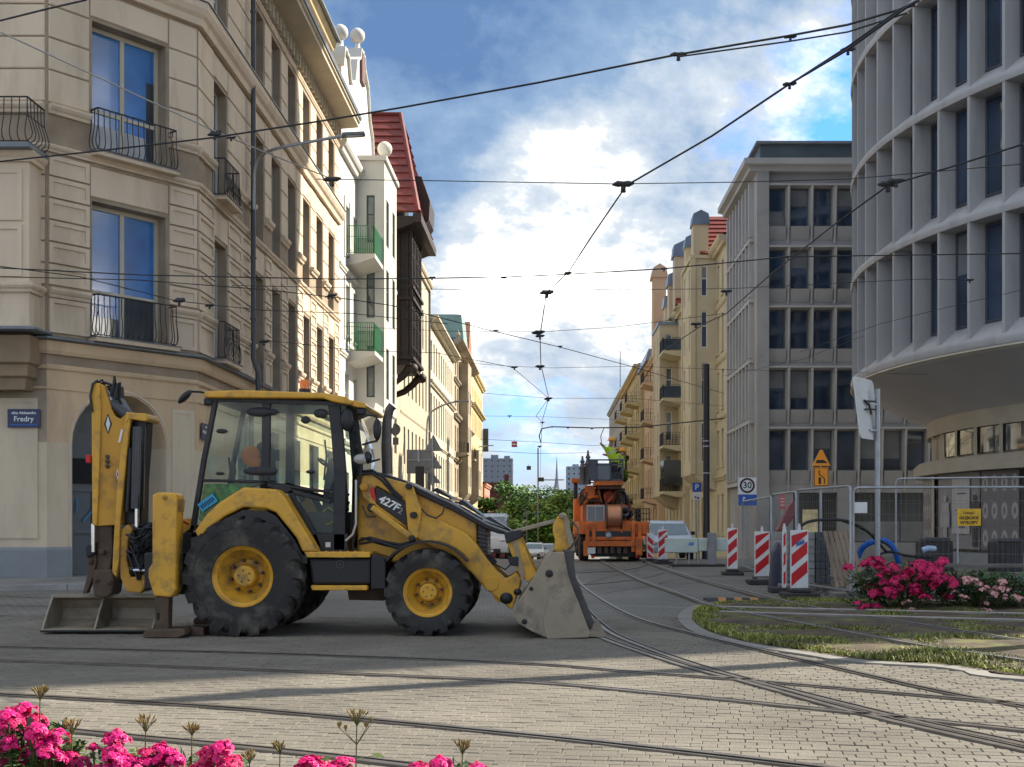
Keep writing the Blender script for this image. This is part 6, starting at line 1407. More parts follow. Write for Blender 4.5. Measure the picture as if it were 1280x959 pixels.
# ---- paving stone stack, pallet, pipes, planks
M_BLKC = mat('concrete_paver_grey', (.30, .30, .29), .9, .12, 2, .3, 40, island=.12); M_BLKD = mat('dark_paver_grey', (.075, .08, .09), .9, .12, 2, .3, 40)
def stone_stack():
    y = 24.6; x0, x1, xm = X(976, y), X(1042, y), X(1019, y); t = thing('paving_stone_stack', 'stack of grey concrete paving blocks behind the mesh fence', 'paving stones', ((x0+x1)/2, y, 0))
    MB().box(x0-.03, x1+.03, y-.02, y+.9, .003, .12).build('pallet', mat('raw_timber', (.23, .17, .115), .85, .25, 3, .2, 20, stretch=(1, 1, .3)), t)
    n, r = 4, 7; w = (xm-x0)/n; h = 1.05/r
    me = MB().box(0, w-.012, 0, .42, 0, h-.012).mesh('block', M_BLKC)
    for i in range(n):
        for j in range(r):
            for k in range(2): inst('block', me, t, (x0+i*w, y+k*.43+random.uniform(-.012, .012), .125+j*h))
    md = MB().box(0, .09, 0, .42, 0, h-.012).mesh('block', M_BLKD)
    for i in range(int((x1-xm)/.1)):
        for j in range(r): inst('block', md, t, (xm+.01+i*.1, y-.05+random.uniform(-.012, .012), .125+j*h))
stone_stack()
def pallet():
    y = 23.2; t = thing('wooden_pallet', 'weathered wooden pallet leaning on the paving stone stack', 'pallet', (X(1055, y), y, 0)); M_W = MATS['raw_timber']
    for k in range(6):
        u0, u1 = 1031+k*6.2, 1048+k*6.6; a, c = P(u1, 736, y), P(u0, 664, y+.45); a.z = .03
        MB().bar(a, c, .075, .022, up=(0, -1, .3)).build('slat', M_W, t)
    for f in (.12, .5, .9):
        a = P(1048, 736, y).lerp(P(1031, 664, y+.45), f); c = P(1081, 736, y).lerp(P(1064, 664, y+.45), f); a.y += .06; c.y += .06; MB().bar(a, c, .09, .09).build('bearer', M_W, t)
pallet()
def pipe_thing(label, name, cat, pts, r, m, n=8):
    c = crom([P(*p) for p in pts], 6); b = MB().tube(c, r, n); return tag(b.build(name, m, smooth=True), label, cat)
M_BPIPE = mat('blue_pipe', (.015, .11, .45), .35, .1, 3); M_CABLE = mat('black_conduit', (.013, .013, .015), .5, .1, 3)
pipe_thing('thick blue pipe arched over the rubble behind the roses', 'blue_pipe', 'pipe', [(1072, 697, 25.5), (1080, 683, 25.4), (1096, 676, 25.3), (1110, 678, 25.3), (1118, 688, 25.3), (1124, 706, 25.4)], .065, M_BPIPE)
pipe_thing('black conduit arching high over the paving stone stack', 'conduit', 'cable', [(998, 664, 24.2), (1005, 655, 24.2), (1020, 650.5, 24.2), (1050, 650, 24.3), (1068, 655, 24.4), (1085, 665, 24.6), (1108, 690, 25)], .03, M_CABLE)
pipe_thing('thin black cable drooping behind the blue pipe', 'conduit', 'cable', [(1052, 651, 24.6), (1075, 660, 24.8), (1096, 672, 25), (1120, 690, 25.4)], .02, M_CABLE)
pipe_thing('black cable loop lying under the blue pipe', 'conduit', 'cable', [(1086, 700, 25.2), (1110, 690, 25.2), (1135, 695, 25.4), (1165, 697, 25.6)], .03, M_CABLE)
b = MB(); b.prism(PX([(972, 664), (986, 634), (992, 625), (995, 628), (994, 645), (980, 665)], 25.6), 25.6, 25.9, 'y'); tag(b.build('rubbish_chute', mat('dull_red_plastic', (.18, .035, .04), .5, .15, 3), bevel=.03), 'dull red plastic chute section tilted behind the barrier boards', 'chute')
b = MB(); b.prism(PX([(963, 745), (968, 690), (975, 676), (977, 740)], 24.3), 24.3, 24.7, 'y'); tag(b.build('tarpaulin', mat('dark_tarp', (.035, .04, .07), .6, .3, 4), bevel=.05), 'dark tarpaulin bundle leaning left of the paving stone stack', 'tarpaulin')
rg = random.Random(21); M_PLK = mat('grey_weathered_plank', (.155, .14, .12), .9, .3, 3, .3, 25, stretch=(.3, 1, 1))
M_PLK2 = mat('brown_plank', (.17, .10, .06), .9, .3, 3, .3, 25, stretch=(.3, 1, 1))
plabs = ('grey plank at the foot of the rubble row', 'grey plank resting on the lowest rubble plank', 'brown plank in the rubble row behind the pale roses', 'long grey plank lying across the rubble row', 'grey plank on top of the rubble row', 'brown plank slanting out of the rubble row', 'short grey plank near the blue pipe', 'grey plank lying behind the rubble row')
for k in range(8):
    y = 22.4+k*.42; z = .06+.055*k; u0, u1 = ((1085, 1300), (1110, 1330), (1150, 1290), (1090, 1240), (1120, 1340), (1170, 1310), (1085, 1150), (1140, 1340))[k]
    b = MB(); b.bar((X(u0, y), y, z+rg.uniform(-.03, .05)), (X(u1, y), y+rg.uniform(-.3, .3), z+rg.uniform(-.03, .10)), .24, .07); tag(b.build('timber_plank', (M_PLK, M_PLK2)[k in (2, 5)], bevel=.008), plabs[k], 'plank')
for (u, v0, v1, w, lab) in ((1172, 672, 690, 40, 'dark generator box low before the round shopfront'), (1262, 673, 690, 36, 'dark equipment case at the foot of the printed panels')):
    y = 27.4; t = thing('equipment_case', lab, 'equipment', (X(u, y), y, 0)); MB().box(X(u-w/2, y), X(u+w/2, y), y, y+.5, .02, Zv(v0+4, y)).build('case', M_RUBB, t, bevel=.04); MB().box(X(u-w*.4, y), X(u+w*.4, y), y-.03, y+.45, Zv(v0+4, y), Zv(v0, y)).build('lid', M_FRAME_D, t, bevel=.02)
    for s in (-.35, .35): MB().cyl((X(u+w*s, y), y+.06, .06), (X(u+w*s, y), y+.06, .07), .05).build('foot', M_RUBB, t)
b = MB(); b.tube([P(1153, 688, 25.2), P(1160, 685.5, 25.2), P(1168, 686, 25.3)], .06, 12); tag(b.build('film_roll', mat('pale_blue_film', (.34, .45, .60), .3, .1, 3), smooth=40), 'short roll of pale blue plastic film on the rubble', 'roll')
rub = MB(); rg = random.Random(31)
for k in range(380):
    y = rg.uniform(22.3, 27.5); x = X(rg.uniform(1000, 1330), y); s = rg.uniform(.03, .13); rub.obox((x, y, s*.4), Vector((s, rg.uniform(-.3, .3)*s, rg.uniform(-.3, .3)*s)), Vector((rg.uniform(-.3, .3)*s, s*.8, 0)), Vector((0, rg.uniform(-.2, .2)*s, s*rg.uniform(.3, .8))))
tag(rub.build('rubble', mat('broken_rubble', (.16, .145, .125), .95, .4, 5, island=.35), fix=False), 'broken stone rubble behind the site fence', 'rubble', kind='stuff')

# ---- signs
def post(par, x, y, z1, r=.03, z0=0.0, m=None): b = MB(); b.cyl((x, y, z0), (x, y, z1), r, n=10); b.lathe([(r, 0), (r, .01), (0, .02)], (x, y, z1), n=10); return b.build('post', m or M_GALV, par, smooth=40)
def disc(par, x, y, z, r0, r1, m, name='ring'): b = MB(); b.lathe([(r0, 0), (r1, 0), (r1, .006), (r0, .006)], (x, y, z), (0, -1, 0), 32); return b.build(name, m, par)
def zone_sign():
    y = 36.0; x = X(934, y); t = thing('speed_limit_sign', 'white speed limit 30 sign with blue plate below on a steel post', 'road sign', (x, y, 0)); post(t, x, y+.05, Zv(597, y))
    MB().box(X(922.5, y), X(945.5, y), y-.01, y+.01, Zv(618, y), Zv(597, y)).build('panel', M_WHS, t, bevel=.004); z = Zv(607, y)
    disc(t, x, y-.012, z, .175, .225, M_BLKS); disc(t, x, y-.0122, z, .165, .172, M_REDS); put_text('lettering', '30', .27, M_BLKS, t, (x, y-.015, z), FACE_CAM, bold=.004)
    MB().box(X(923, y), X(946, y), y-.01, y+.01, Zv(632, y), Zv(618.5, y)).build('blue_plate', M_BLUS, t, bevel=.004)
    put_text('lettering', 'P', .16, M_WHS, t, (x-.1, y-.013, Zv(624, y)), FACE_CAM, bold=.003); MB().box(x+.02, x+.22, y-.013, y-.011, Zv(626, y), Zv(624.5, y)).build('white_line', M_WHS, t)
zone_sign()
def p_sign():
    y = 46.0; x = X(871, y); t = thing('parking_sign', 'blue parking sign with white plate by the black mast', 'road sign', (x, y, 0)); post(t, x, y+.05, Zv(603, y), z0=-.05)
    MB().box(X(865.5, y), X(876.5, y), y-.01, y+.01, Zv(615, y), Zv(603.5, y)).build('panel', M_BLUS, t, bevel=.004); put_text('lettering', 'P', .30, M_WHS, t, (x, y-.014, Zv(609.3, y)), FACE_CAM, bold=.006)
    MB().box(X(866, y), X(876, y), y-.01, y+.01, Zv(625, y), Zv(616, y)).build('white_plate', M_WHS, t, bevel=.003)
    b = MB(); b.box(x-.08, x-.02, y-.013, y-.011, Zv(622.5, y), Zv(620.5, y)); b.box(x, x+.1, y-.013, y-.011, Zv(623.5, y), Zv(621.5, y)); b.build('tow_mark', M_BLKS, t)
p_sign()
def works_sign():
    y = 28.0; x = X(1026.5, y); t = thing('roadworks_sign', 'orange triangle sign above an orange lane narrowing panel on a post', 'road sign', (x, y, 0)); post(t, x, y+.05, Zv(566, y))
    tri = [(x-.215, Zv(582.5, y)), (x+.215, Zv(582.5, y)), (x+.03, Zv(562.5, y)), (x-.03, Zv(562.5, y))]; MB().prism(tri, y-.012, y+.008, 'y').build('triangle', M_ORS, t, bevel=.006)
    MB().prism([(x-.13, Zv(579, y)), (x+.13, Zv(579, y)), (x+.12, Zv(577, y)), (x+.07, Zv(576, y)), (x+.06, Zv(575, y)), (x-.1, Zv(575, y)), (x-.12, Zv(577, y))], y-.016, y-.013, 'y').build('symbol', M_BLKS, t)
    r = MB(); 
    for a, c in ((0, 1), (1, 2), (3, 0)): pass
    MB().box(X(1017, y), X(1036, y), y-.012, y+.008, Zv(608, y), Zv(584, y)).build('panel', M_YELS if False else M_ORS, t, bevel=.006)
    fr = MB(); 
    for (a0, a1, b0, b1) in ((1017.6, 1035.4, 607.4, 606.7), (1017.6, 1035.4, 585.3, 584.6), (1017.6, 1018.3, 606.7, 585.3), (1034.7, 1035.4, 606.7, 585.3)): fr.box(X(a0, y), X(a1, y), y-.0145, y-.0125, Zv(b0, y), Zv(b1, y))
    fr.build('border', M_BLKS, t)
    sy = MB(); sy.box(X(1023, y), X(1026, y), y-.016, y-.013, Zv(605, y), Zv(597, y)); sy.build('symbol', M_BLKS, t)
    sy = MB()
    for (a, c) in (((1024, 588), (1024, 593)), ((1024, 593), (1030.5, 598)), ((1030.5, 598), (1030.5, 605))):
        p0, p1 = P(*a, y-.0145), P(*c, y-.0145); sy.bar(p0, p1, .024, .003, up=(0, 1, 0))
    sy.build('symbol', M_BLKS, t)
works_sign()
def yellow_board():
    y = 25.4; t = thing('warning_board', 'yellow warning board with black lettering before the printed shopfront', 'sign', (X(1197, y), y, 0)); post(t, X(1197.5, y), y+.03, Zv(636, y), .022)
    MB().box(X(1196.5, y), X(1226, y), y-.008, y+.008, Zv(657.5, y), Zv(636, y)).build('board', M_YELS, t, bevel=.004); x = X(1211, y)
    put_text('lettering', 'Uwaga!', .085, M_BLKS, t, (x, y-.011, Zv(641, y)), FACE_CAM); put_text('lettering', 'GŁĘBOKIE', .088, M_BLKS, t, (x, y-.011, Zv(647.5, y)), FACE_CAM, bold=.002); put_text('lettering', 'WYKOPY', .088, M_BLKS, t, (x, y-.011, Zv(653.5, y)), FACE_CAM, bold=.002)
yellow_board()
def big_sign():
    y = 24.0; x = X(1097, y); t = thing('sign_seen_from_behind', 'large white rounded sign panel seen from behind on a tall steel post', 'road sign', (x, y, 0)); post(t, x, y, Zv(487, y), .055)
    # panel turned nearly edge-on, with rounded corners
    prof = []
    for cx_, cz_, a0 in ((.36, .50, 0), (-.36, .50, 90), (-.36, -.50, 180), (.36, -.50, 270)):
        for k in range(5): a = R(a0+k*22.5); prof.append((cx_+.11*math.cos(a), cz_+.11*math.sin(a)))
    ang_ = R(52); d = Vector((math.cos(ang_), math.sin(ang_), 0)); n = Vector((d.y, -d.x, 0)); c = Vector((X(1081, y), y-.12, Zv(512, y))); up = Vector((.10, 0, 1)) 
    b = MB(); k = len(prof); b.v = [tuple(c+d*p*1.02+Vector((p*0+.12*-q, 0, 0))+Vector((0, 0, q))+n*s) for s in (.012, -.012) for p, q in prof]; b.f = [tuple(range(k)), tuple(range(2*k-1, k-1, -1))]+[(i, i+k, (i+1) % k+k, (i+1) % k) for i in range(k)]; b.mi = [0]*(k+2); pn = b.build('panel', mat('sign_back_white', (.62, .63, .62), .5, .08, 2), t, bevel=.006)
    br = MB()
    for z in (.14, -.02): q = c+Vector((0, 0, z))+n*.05; br.bar(q-d*.16, q+d*.20+Vector((.06, 0, .02)), .04, .03)
    br.tube([c+n*.03+d*-.18+Vector((0, 0, .16)), c+n*.06+Vector((0, 0, .06)), c+n*.06+d*.1+Vector((0, 0, -.1))], .018, 6); br.build('bracket', M_BLKS, t)
    q = c+n*.06; MB().bar(q+Vector((0, 0, -.42)), Vector((x, y, q.z-.42)), .04, .03).build('bracket', M_GALV, t); MB().bar(q+Vector((0, 0, .1)), Vector((x, y, q.z+.1)), .04, .03).build('bracket', M_GALV, t)
big_sign()
def red_notice():
    y = 29; t = thing('red_notice', 'small red notice board on a stake behind the red chute', 'sign', (X(977, y), y, 0)); MB().box(X(974, y), X(982, y), y-.006, y+.006, Zv(637, y), Zv(618, y)).build('board', mat('faded_red', (.48, .12, .10), .6), t); post(t, X(978, y), y+.02, Zv(620, y), .015)
    for k in range(3): MB().box(X(975.5, y), X(980.5, y), y-.009, y-.007, Zv(624+4*k, y), Zv(623+4*k, y)).build('print_line', M_WHS, t)
red_notice()
# ---- masts and lamps
def mast():
    y = 45.0; x = X(883, y); t = thing('tram_mast', 'tall black tram mast in front of the ochre tenement', 'mast', (x, y, 0)); b = MB(); b.lathe([(.17, 0), (.17, .5), (.135, .6), (.125, 4), (.115, 7.3), (0, 7.35)], (x, y, 0), n=16)
    b.build('pole', mat('mast_black', (.02, .021, .024), .45, .15, 3), t, smooth=40)
    for z in (4.2, 4.4, 3.2): MB().lathe([(.128, 0), (.14, .0), (.14, .05), (.128, .05)], (x, y, z), n=16).build('band', M_GALV, t)
mast()
def lamp(label, base, pts, head, L=.8, r=.05, d=(1, 0, 0)):
    t = thing('street_lamp', label, 'street lamp', base); b = MB().tube(crom(pts, 6), r, 8); b.build('arm', M_GALV, t, smooth=True)
    h = Vector(head); dv = Vector(d).normalized(); b = MB(); b.obox(h+dv*L/2, dv*L/2, dv.cross(Vector((0, 0, 1)))*.13, Vector((0, 0, .05))); b.build('lamp_head', M_GREYB, t, bevel=.03); b = MB(); b.obox(h+dv*L*.55+Vector((0, 0, -.056)), dv*L*.35, dv.cross(Vector((0, 0, 1)))*.1, Vector((0, 0, .006))); b.build('lens', M_CURT, t)
    return t
y = 34.5
lamp('street lamp on a long curved arm fixed to the corner building downpipe', (-8.8, 35.3, 8), [P(317, 262, 35.4), P(317.5, 235, 35.35), P(319, 210, 35.25), P(327, 195, 35.1), P(345, 186, y), P(390, 177, y), P(428, 170, y)], P(428, 169, y), .65, .045, (1, 0, .05))
lamp('tall street lamp with hooked arm before the cream tenement', (X(533, 75), 75, -.9), [(X(533, 75), 75, -.9), P(533, 600, 75), P(533.5, 535, 75), P(537, 518, 75), P(545, 511, 75), P(558, 505, 75), P(568, 502.5, 75)], P(568, 502, 75), .9, .06)
lamp('distant street lamp arm near the yellow tenement', (X(590, 150), 150, -3.15), [(X(590, 150), 150, -3.2), P(590, 575, 150), P(592, 563, 150), P(598, 559, 150), P(608, 557.5, 150)], P(607, 557, 150), 1.0, .08)
for (u, y, vt, lab) in ((672.5, 120, 642, 'slim lamp post standing before the trees'), (658.5, 128, 638, 'slim lamp post half way along the tree edge')):
    lamp(lab, (X(u, y), y, zg(y)), [(X(u, y), y, zg(y)), P(u, vt+8, y), P(u, vt, y)], P(u-6, vt-.5, y), .5, .055)
# lamp mast just right of the picture: its shadow lies across the sunlit paving
t = thing('street_lamp', 'tall galvanised street lamp at the edge of the track island', 'street lamp', (9.6, 14.7, 0)); b = MB(); b.lathe([(.24, 0), (.24, .8), (.20, .85), (.19, 5), (.16, 11.2), (0, 11.25)], (9.6, 14.7, 0), n=14); b.build('pole', M_GALV, t, smooth=40); b = MB(); b.tube([(9.6, 14.7, 10.9), (9.9, 15.0, 11.3), (10.6, 15.4, 11.4)], .05, 8); b.build('arm', M_GALV, t); MB().box(10.5, 11.2, 15.25, 15.55, 11.35, 11.48).build('lamp_head', M_GREYB, t, bevel=.03)
# ---- sign backs and signal left of the street
def sign_cluster():
    y = 60; x = X(541, y); t = thing('sign_cluster', 'grey backs of triangular and square road signs on one post left of the street', 'road sign', (x, y, zg(y))); post(t, x, y, Zv(545, y), .04, zg(y)-.1)
    def tri(u0, u1, v0, v1, um): MB().prism(PX([(u0, v1), (u1, v1), (um, v0)], y), y+.05, y+.08, 'y').build('triangle_sign', M_GREYB, t, bevel=.01)
    tri(530, 553, 543, 564, 541.5); tri(531, 553, 566, 586, 541); tri(536, 551, 588, 604, 539)
    MB().box(X(508, y), X(538.5, y), y+.10, y+.13, Zv(592, y), Zv(562, y)).build('square_sign', M_GREYB, t, bevel=.02); MB().box(X(522, y), X(524, y), y+.05, y+.09, Zv(578, y), Zv(562, y)).build('bracket', M_GALV, t)
    MB().bar((X(508, y), y+.04, Zv(575, y)), (x, y+.04, Zv(575, y)), .04, .04).build('bracket', M_GALV, t)
sign_cluster()
def signal():
    y = 56; t = thing('traffic_signal', 'dark traffic signal seen from behind below the square sign', 'traffic light', (X(524, y), y, zg(y))); post(t, X(525.5, y), y, Zv(583, y), .05, zg(y)-.1, M_BLKS); MB().box(X(519.5, y), X(530, y), y-.15, y+.15, Zv(612, y), Zv(583, y)).build('housing', M_BLKS, t, bevel=.03)
    for k in range(3):
        b = MB(); b.lathe([(.13, 0), (.13, .22), (.11, .22), (.11, 0)], (X(524.7, y), y+.15, Zv(588+9*k, y)), (0, 1, 0), 12); b.build('visor', M_BLKS, t)
signal()
b = MB(); y = 62; t = thing('wall_bracket_sign', 'round hanging shop sign pair before the white tenement', 'sign', (X(494, y), y, 4)); MB().lathe([(0, 0), (.32, 0), (.32, .08), (0, .08)], P(493, 537, y), (0, -1, 0), 20).build('disc', M_FRAME_D, t); MB().box(X(488, y), X(498, y), y, y+.08, Zv(556, y), Zv(547, y)).build('panel', M_FRAME_D, t); MB().bar(P(493, 532, y+.04), (-8.9, y, Zv(532, y)), .03, .03).build('bracket', M_IRON, t)
# ================================================================ VEHICLES
M_ORG = mat('truck_orange', (.66, .15, .02), .5, .2, 2, dirt=(.20, .07, .03), dscale=3.0, damt=.8)
M_COPW = mat('copper_wire_coil', (.62, .28, .15), .35, .15, 8, metal=.7, bump=.4, bscale=60, stretch=(20, 1, 1))
def truck():
    y = 42.0; t = thing('overhead_line_truck', 'orange overhead line maintenance truck with lifting platform and copper wire drum', 'truck', (X(769, y), y+3, 0))
    def bx(name, u0, u1, v0, v1, ya, yb, m, bev=.02, par=None): return MB().box(X(u0, y), X(u1, y), ya, yb, Zv(v1, y), Zv(v0, y)).build(name, m, par or t, bevel=bev)
    # chassis, wheels
    MB().box(X(736, y), X(802, y), y+.3, y+8.2, .55, .85).build('chassis', M_RUST, t)
    for u, ya in ((731, 1.3), (731, 2.7), (731, 6.8), (797, 1.3), (797, 2.7), (797, 6.8)):
        s = -1 if u < 760 else 1; c = Vector((X(u, y), y+ya, .50)); b = MB(); b.lathe([(.2, -.15), (.3, -.17), (.46, -.16), (.5, -.12), (.5, .12), (.46, .16), (.3, .17), (.2, .15)], c, (1, 0, 0), 28); w = b.build('wheel', M_RUB, t, smooth=40); MB().lathe([(0, s*.08), (.12, s*.1), (.22, s*.02), (.27, s*.14)], c, (1, 0, 0), 20).build('rim', M_ORG, w, smooth=40)
    MB().box(X(741, y), X(793, y), y+.35, y+5.5, .16, .6).build('dark_underbody', M_BLK, t)  # added black box, keeps the gap below the deck dark against the lit road
    # rear frame
    bx('rear_deck', 723.5, 812, 652, 668, y+.1, y+6.2, M_ORG); bx('bumper', 731, 802, 676, 683, y-.15, y+.1, M_ORG, .01); bx('rear_beam', 732, 800, 671, 675, y, y+.2, M_ORG, .01)
    bx('rear_recess', 735, 790, 664, 673, y+.06, y+.12, M_BLK, 0)
    for u in (732, 740, 789, 797): bx('upright', u, u+4.5, 655, 690, y-.08, y+.12, M_ORG, .01)
    bx('outrigger', 729.5, 735, 676, 695, y-.18, y+.15, M_ORG); bx('outrigger', 794, 802.5, 672, 694, y-.18, y+.15, M_ORG)
    for k in range(5): bx('bumper_slot', 747+k*8, 752+k*8, 684, 692, y-.02, y+.3, M_RUST, .01)
    MB().lathe([(0, 0), (.09, 0), (.12, .05)], P(760.5, 668.5, y), (0, -1, 0), 16).build('tow_eye', M_GALV, t)
    pl_ = bx('number_plate', 734.5, 744, 684.5, 692, y-.2, y-.18, M_WHS, 0); 
    for u in (741, 796): MB().ball(P(u, 696, y-.1), .06, 10).build('tail_lamp', M_RED, t, smooth=True)
    # cabin at the rear with window, copper drum
    c = bx('cabin', 729, 792, 630, 652, y+.9, y+3.2, M_ORG); bx('cabin_window', 735, 756, 633, 652, y+.86, y+.9, M_MIRR, 0, c); bx('cabin_window', 778, 788, 633, 648, y+.86, y+.9, M_GLASS, 0, c)
    fr = MB(); 
    for (a, b_, d, e) in ((734, 757, 631, 633), (734, 757, 651.5, 653), (734, 735.5, 633, 652), (755.5, 757, 633, 652), (745, 746, 633, 652)): fr.box(X(a, y), X(b_, y), y+.82, y+.87, Zv(e, y), Zv(d, y))
    fr.build('window_frame', M_FRAME_W, c)
    d = MB(); cc = P(767.5, 645, y+.1); cc.x = 0; d.lathe([(.40, X(759, y)), (.40, X(776, y))], cc, (1, 0, 0), 32); dr = d.build('wire_drum', M_COPW, t, smooth=40)
    for u in (757.5, 776): MB().lathe([(.06, X(u, y)), (.47, X(u, y)), (.47, X(u+1.6, y)), (.06, X(u+1.6, y))], cc, (1, 0, 0), 32).build('drum_flange', M_RUST, dr, smooth=30)
    for u in (758, 777): MB().bar(P(u, 645, y-.0), P(u, 666, y+.05), .06, .08).build('drum_stand', M_ORG, dr)
    # side mesh basket on the right
    bx('side_board', 789, 812.5, 655, 671, y+.2, y+4, M_ORG, .01); b = MB()
    for k in range(7): b.bar(P(790+k*3.6, 655, y+.2), P(790+k*3.6, 636, y+.2), .03, .03)
    for v in (636, 642, 649): b.bar(P(790, v, y+.2), P(812.5, v, y+.2), .03, .03)
    b.build('side_rail', M_RUST, t)
    rg = random.Random(4); b = MB()
    for k in range(14): q = P(rg.uniform(778, 800), rg.uniform(637, 652), y+.5+rg.random()*.6); b.ball(q, rg.uniform(.06, .13), 8)
    b.build('tool_heap', M_BLK, t)
    # turntable, lifting mast, platform
    bx('machinery', 739, 786, 608, 631, y+2.2, y+3.4, M_RUST); bx('machinery', 729, 741, 612, 631, y+2.0, y+3.0, M_RUST)
    for k in range(10):
        u0 = rg.uniform(728, 780); MB().tube(crom([P(u0, rg.uniform(610, 618), y+rg.uniform(.6, 1.4)), P(u0+rg.uniform(-7, 7), rg.uniform(616, 624), y+rg.uniform(.5, 1.2)), P(u0+rg.uniform(-9, 9), rg.uniform(624, 632), y+rg.uniform(.6, 1.2))], 4), rg.uniform(.02, .05), 7).build('pipe', (M_ORG, M_RUST, M_BLK)[k % 3], t, smooth=True)
    bx('turntable', 742, 786, 622, 631, y+1.6, y+3.6, M_RUST); MB().lathe([(0, 0), (.16, 0), (.24, .06), (.24, .5)], P(762, 620, y+1.0), (0, 1, 0), 20).build('winch', mat('dull_red_paint', (.36, .05, .03), .5, .15, 4), t, smooth=30)
    for pts in ([(726, 633, y+.8), (722.5, 626, y+.8), (728, 616, y+.9), (738, 613, y+1)], [(773, 618, y+.9), (781, 618, y+.9), (786, 627, y+.9), (786, 637, y+.9)], [(730, 630, y+.7), (738, 622, y+.7), (748, 621, y+.8)], [(745, 602, y+.5), (749, 615, y+.6), (752, 628, y+.7)]):
        MB().tube(crom([P(*p) for p in pts], 5), .055 if pts[0][0] != 745 else .02, 8).build('lifting_arm', M_ORG if pts[0][0] < 770 else M_RUST, t, smooth=True)
    bx('mast_block', 732, 745, 606, 622, y+.8, y+2.2, M_ORG); bx('mast_block', 735, 752, 614, 627, y+.9, y+1.8, M_RUST); bx('mast_column', 747, 752, 605, 630, y+1.4, y+1.8, M_ORG); bx('mast_column', 772, 777, 605, 630, y+1.4, y+1.8, M_RUST)
    bx('platform_floor', 745, 780, 600, 606.5, y+.2, y+3.2, M_ORG, .01); bx('platform_under', 748, 778, 607, 611, y+.4, y+3, M_RUST)
    M_CAGE = mat('cage_grey', (.10, .105, .115), .6, .15, 3); 
    bx('cage_side', 737, 746.5, 575, 601, y+.2, y+.24, M_CAGE, 0)
    b = MB()
    for u in (736.5, 746.5, 763, 778.5): b.bar(P(u, 575, y+.2), P(u, 601, y+.2), .05, .05); b.bar(P(u, 575, y+.2)+Vector((0, 2.9, 0)), P(u, 601, y+.2)+Vector((0, 2.9, 0)), .05, .05)
    for v in (575, 581, 600): b.bar(P(736, v, y+.2), P(779, v, y+.2), .05, .05); b.bar(P(736, v, y+.2)+Vector((0, 2.9, 0)), P(779, v, y+.2)+Vector((0, 2.9, 0)), .05, .05)
    for u in (736.5, 778.5):
        for v in (575, 588, 600): b.bar(P(u, v, y+.2), P(u, v, y+.2)+Vector((0, 2.9, 0)), .05, .05)
    b.build('platform_cage', M_CAGE, t); bx('cage_panel', 747, 763, 581.5, 600, y+.19, y+.22, M_GLASS, 0); bx('cage_toolbox', 764, 777, 590, 600, y+.4, y+.9, M_BLK)
    for u, v in ((728, 570), (735, 563)):
        b = MB(); c = P(u, 606, y+.9); zt = Zv(v, y+.9)-c.z; b.lathe([(.11, 0), (.10, zt*.55), (.14, zt*.6), (.09, zt*.66), (.06, zt*.75), (.1, zt*.8), (.05, zt*.86), (.03, zt)], c, n=12); b.build('insulator_post', mat('insulator_grey', (.17, .155, .15), .6, .2, 4), t, smooth=50)
    bx('beacon_box', 716, 727, 595, 601, y+2.2, y+2.6, M_ORG); bx('beacon_stand', 719, 724, 601, 622, y+2.3, y+2.5, M_BLK)
    MB().box(X(722, y), X(812, y)-.25, y+6.4, y+8.4, .75, 2.35).build('cab', M_ORG, t, bevel=.08)
truck()

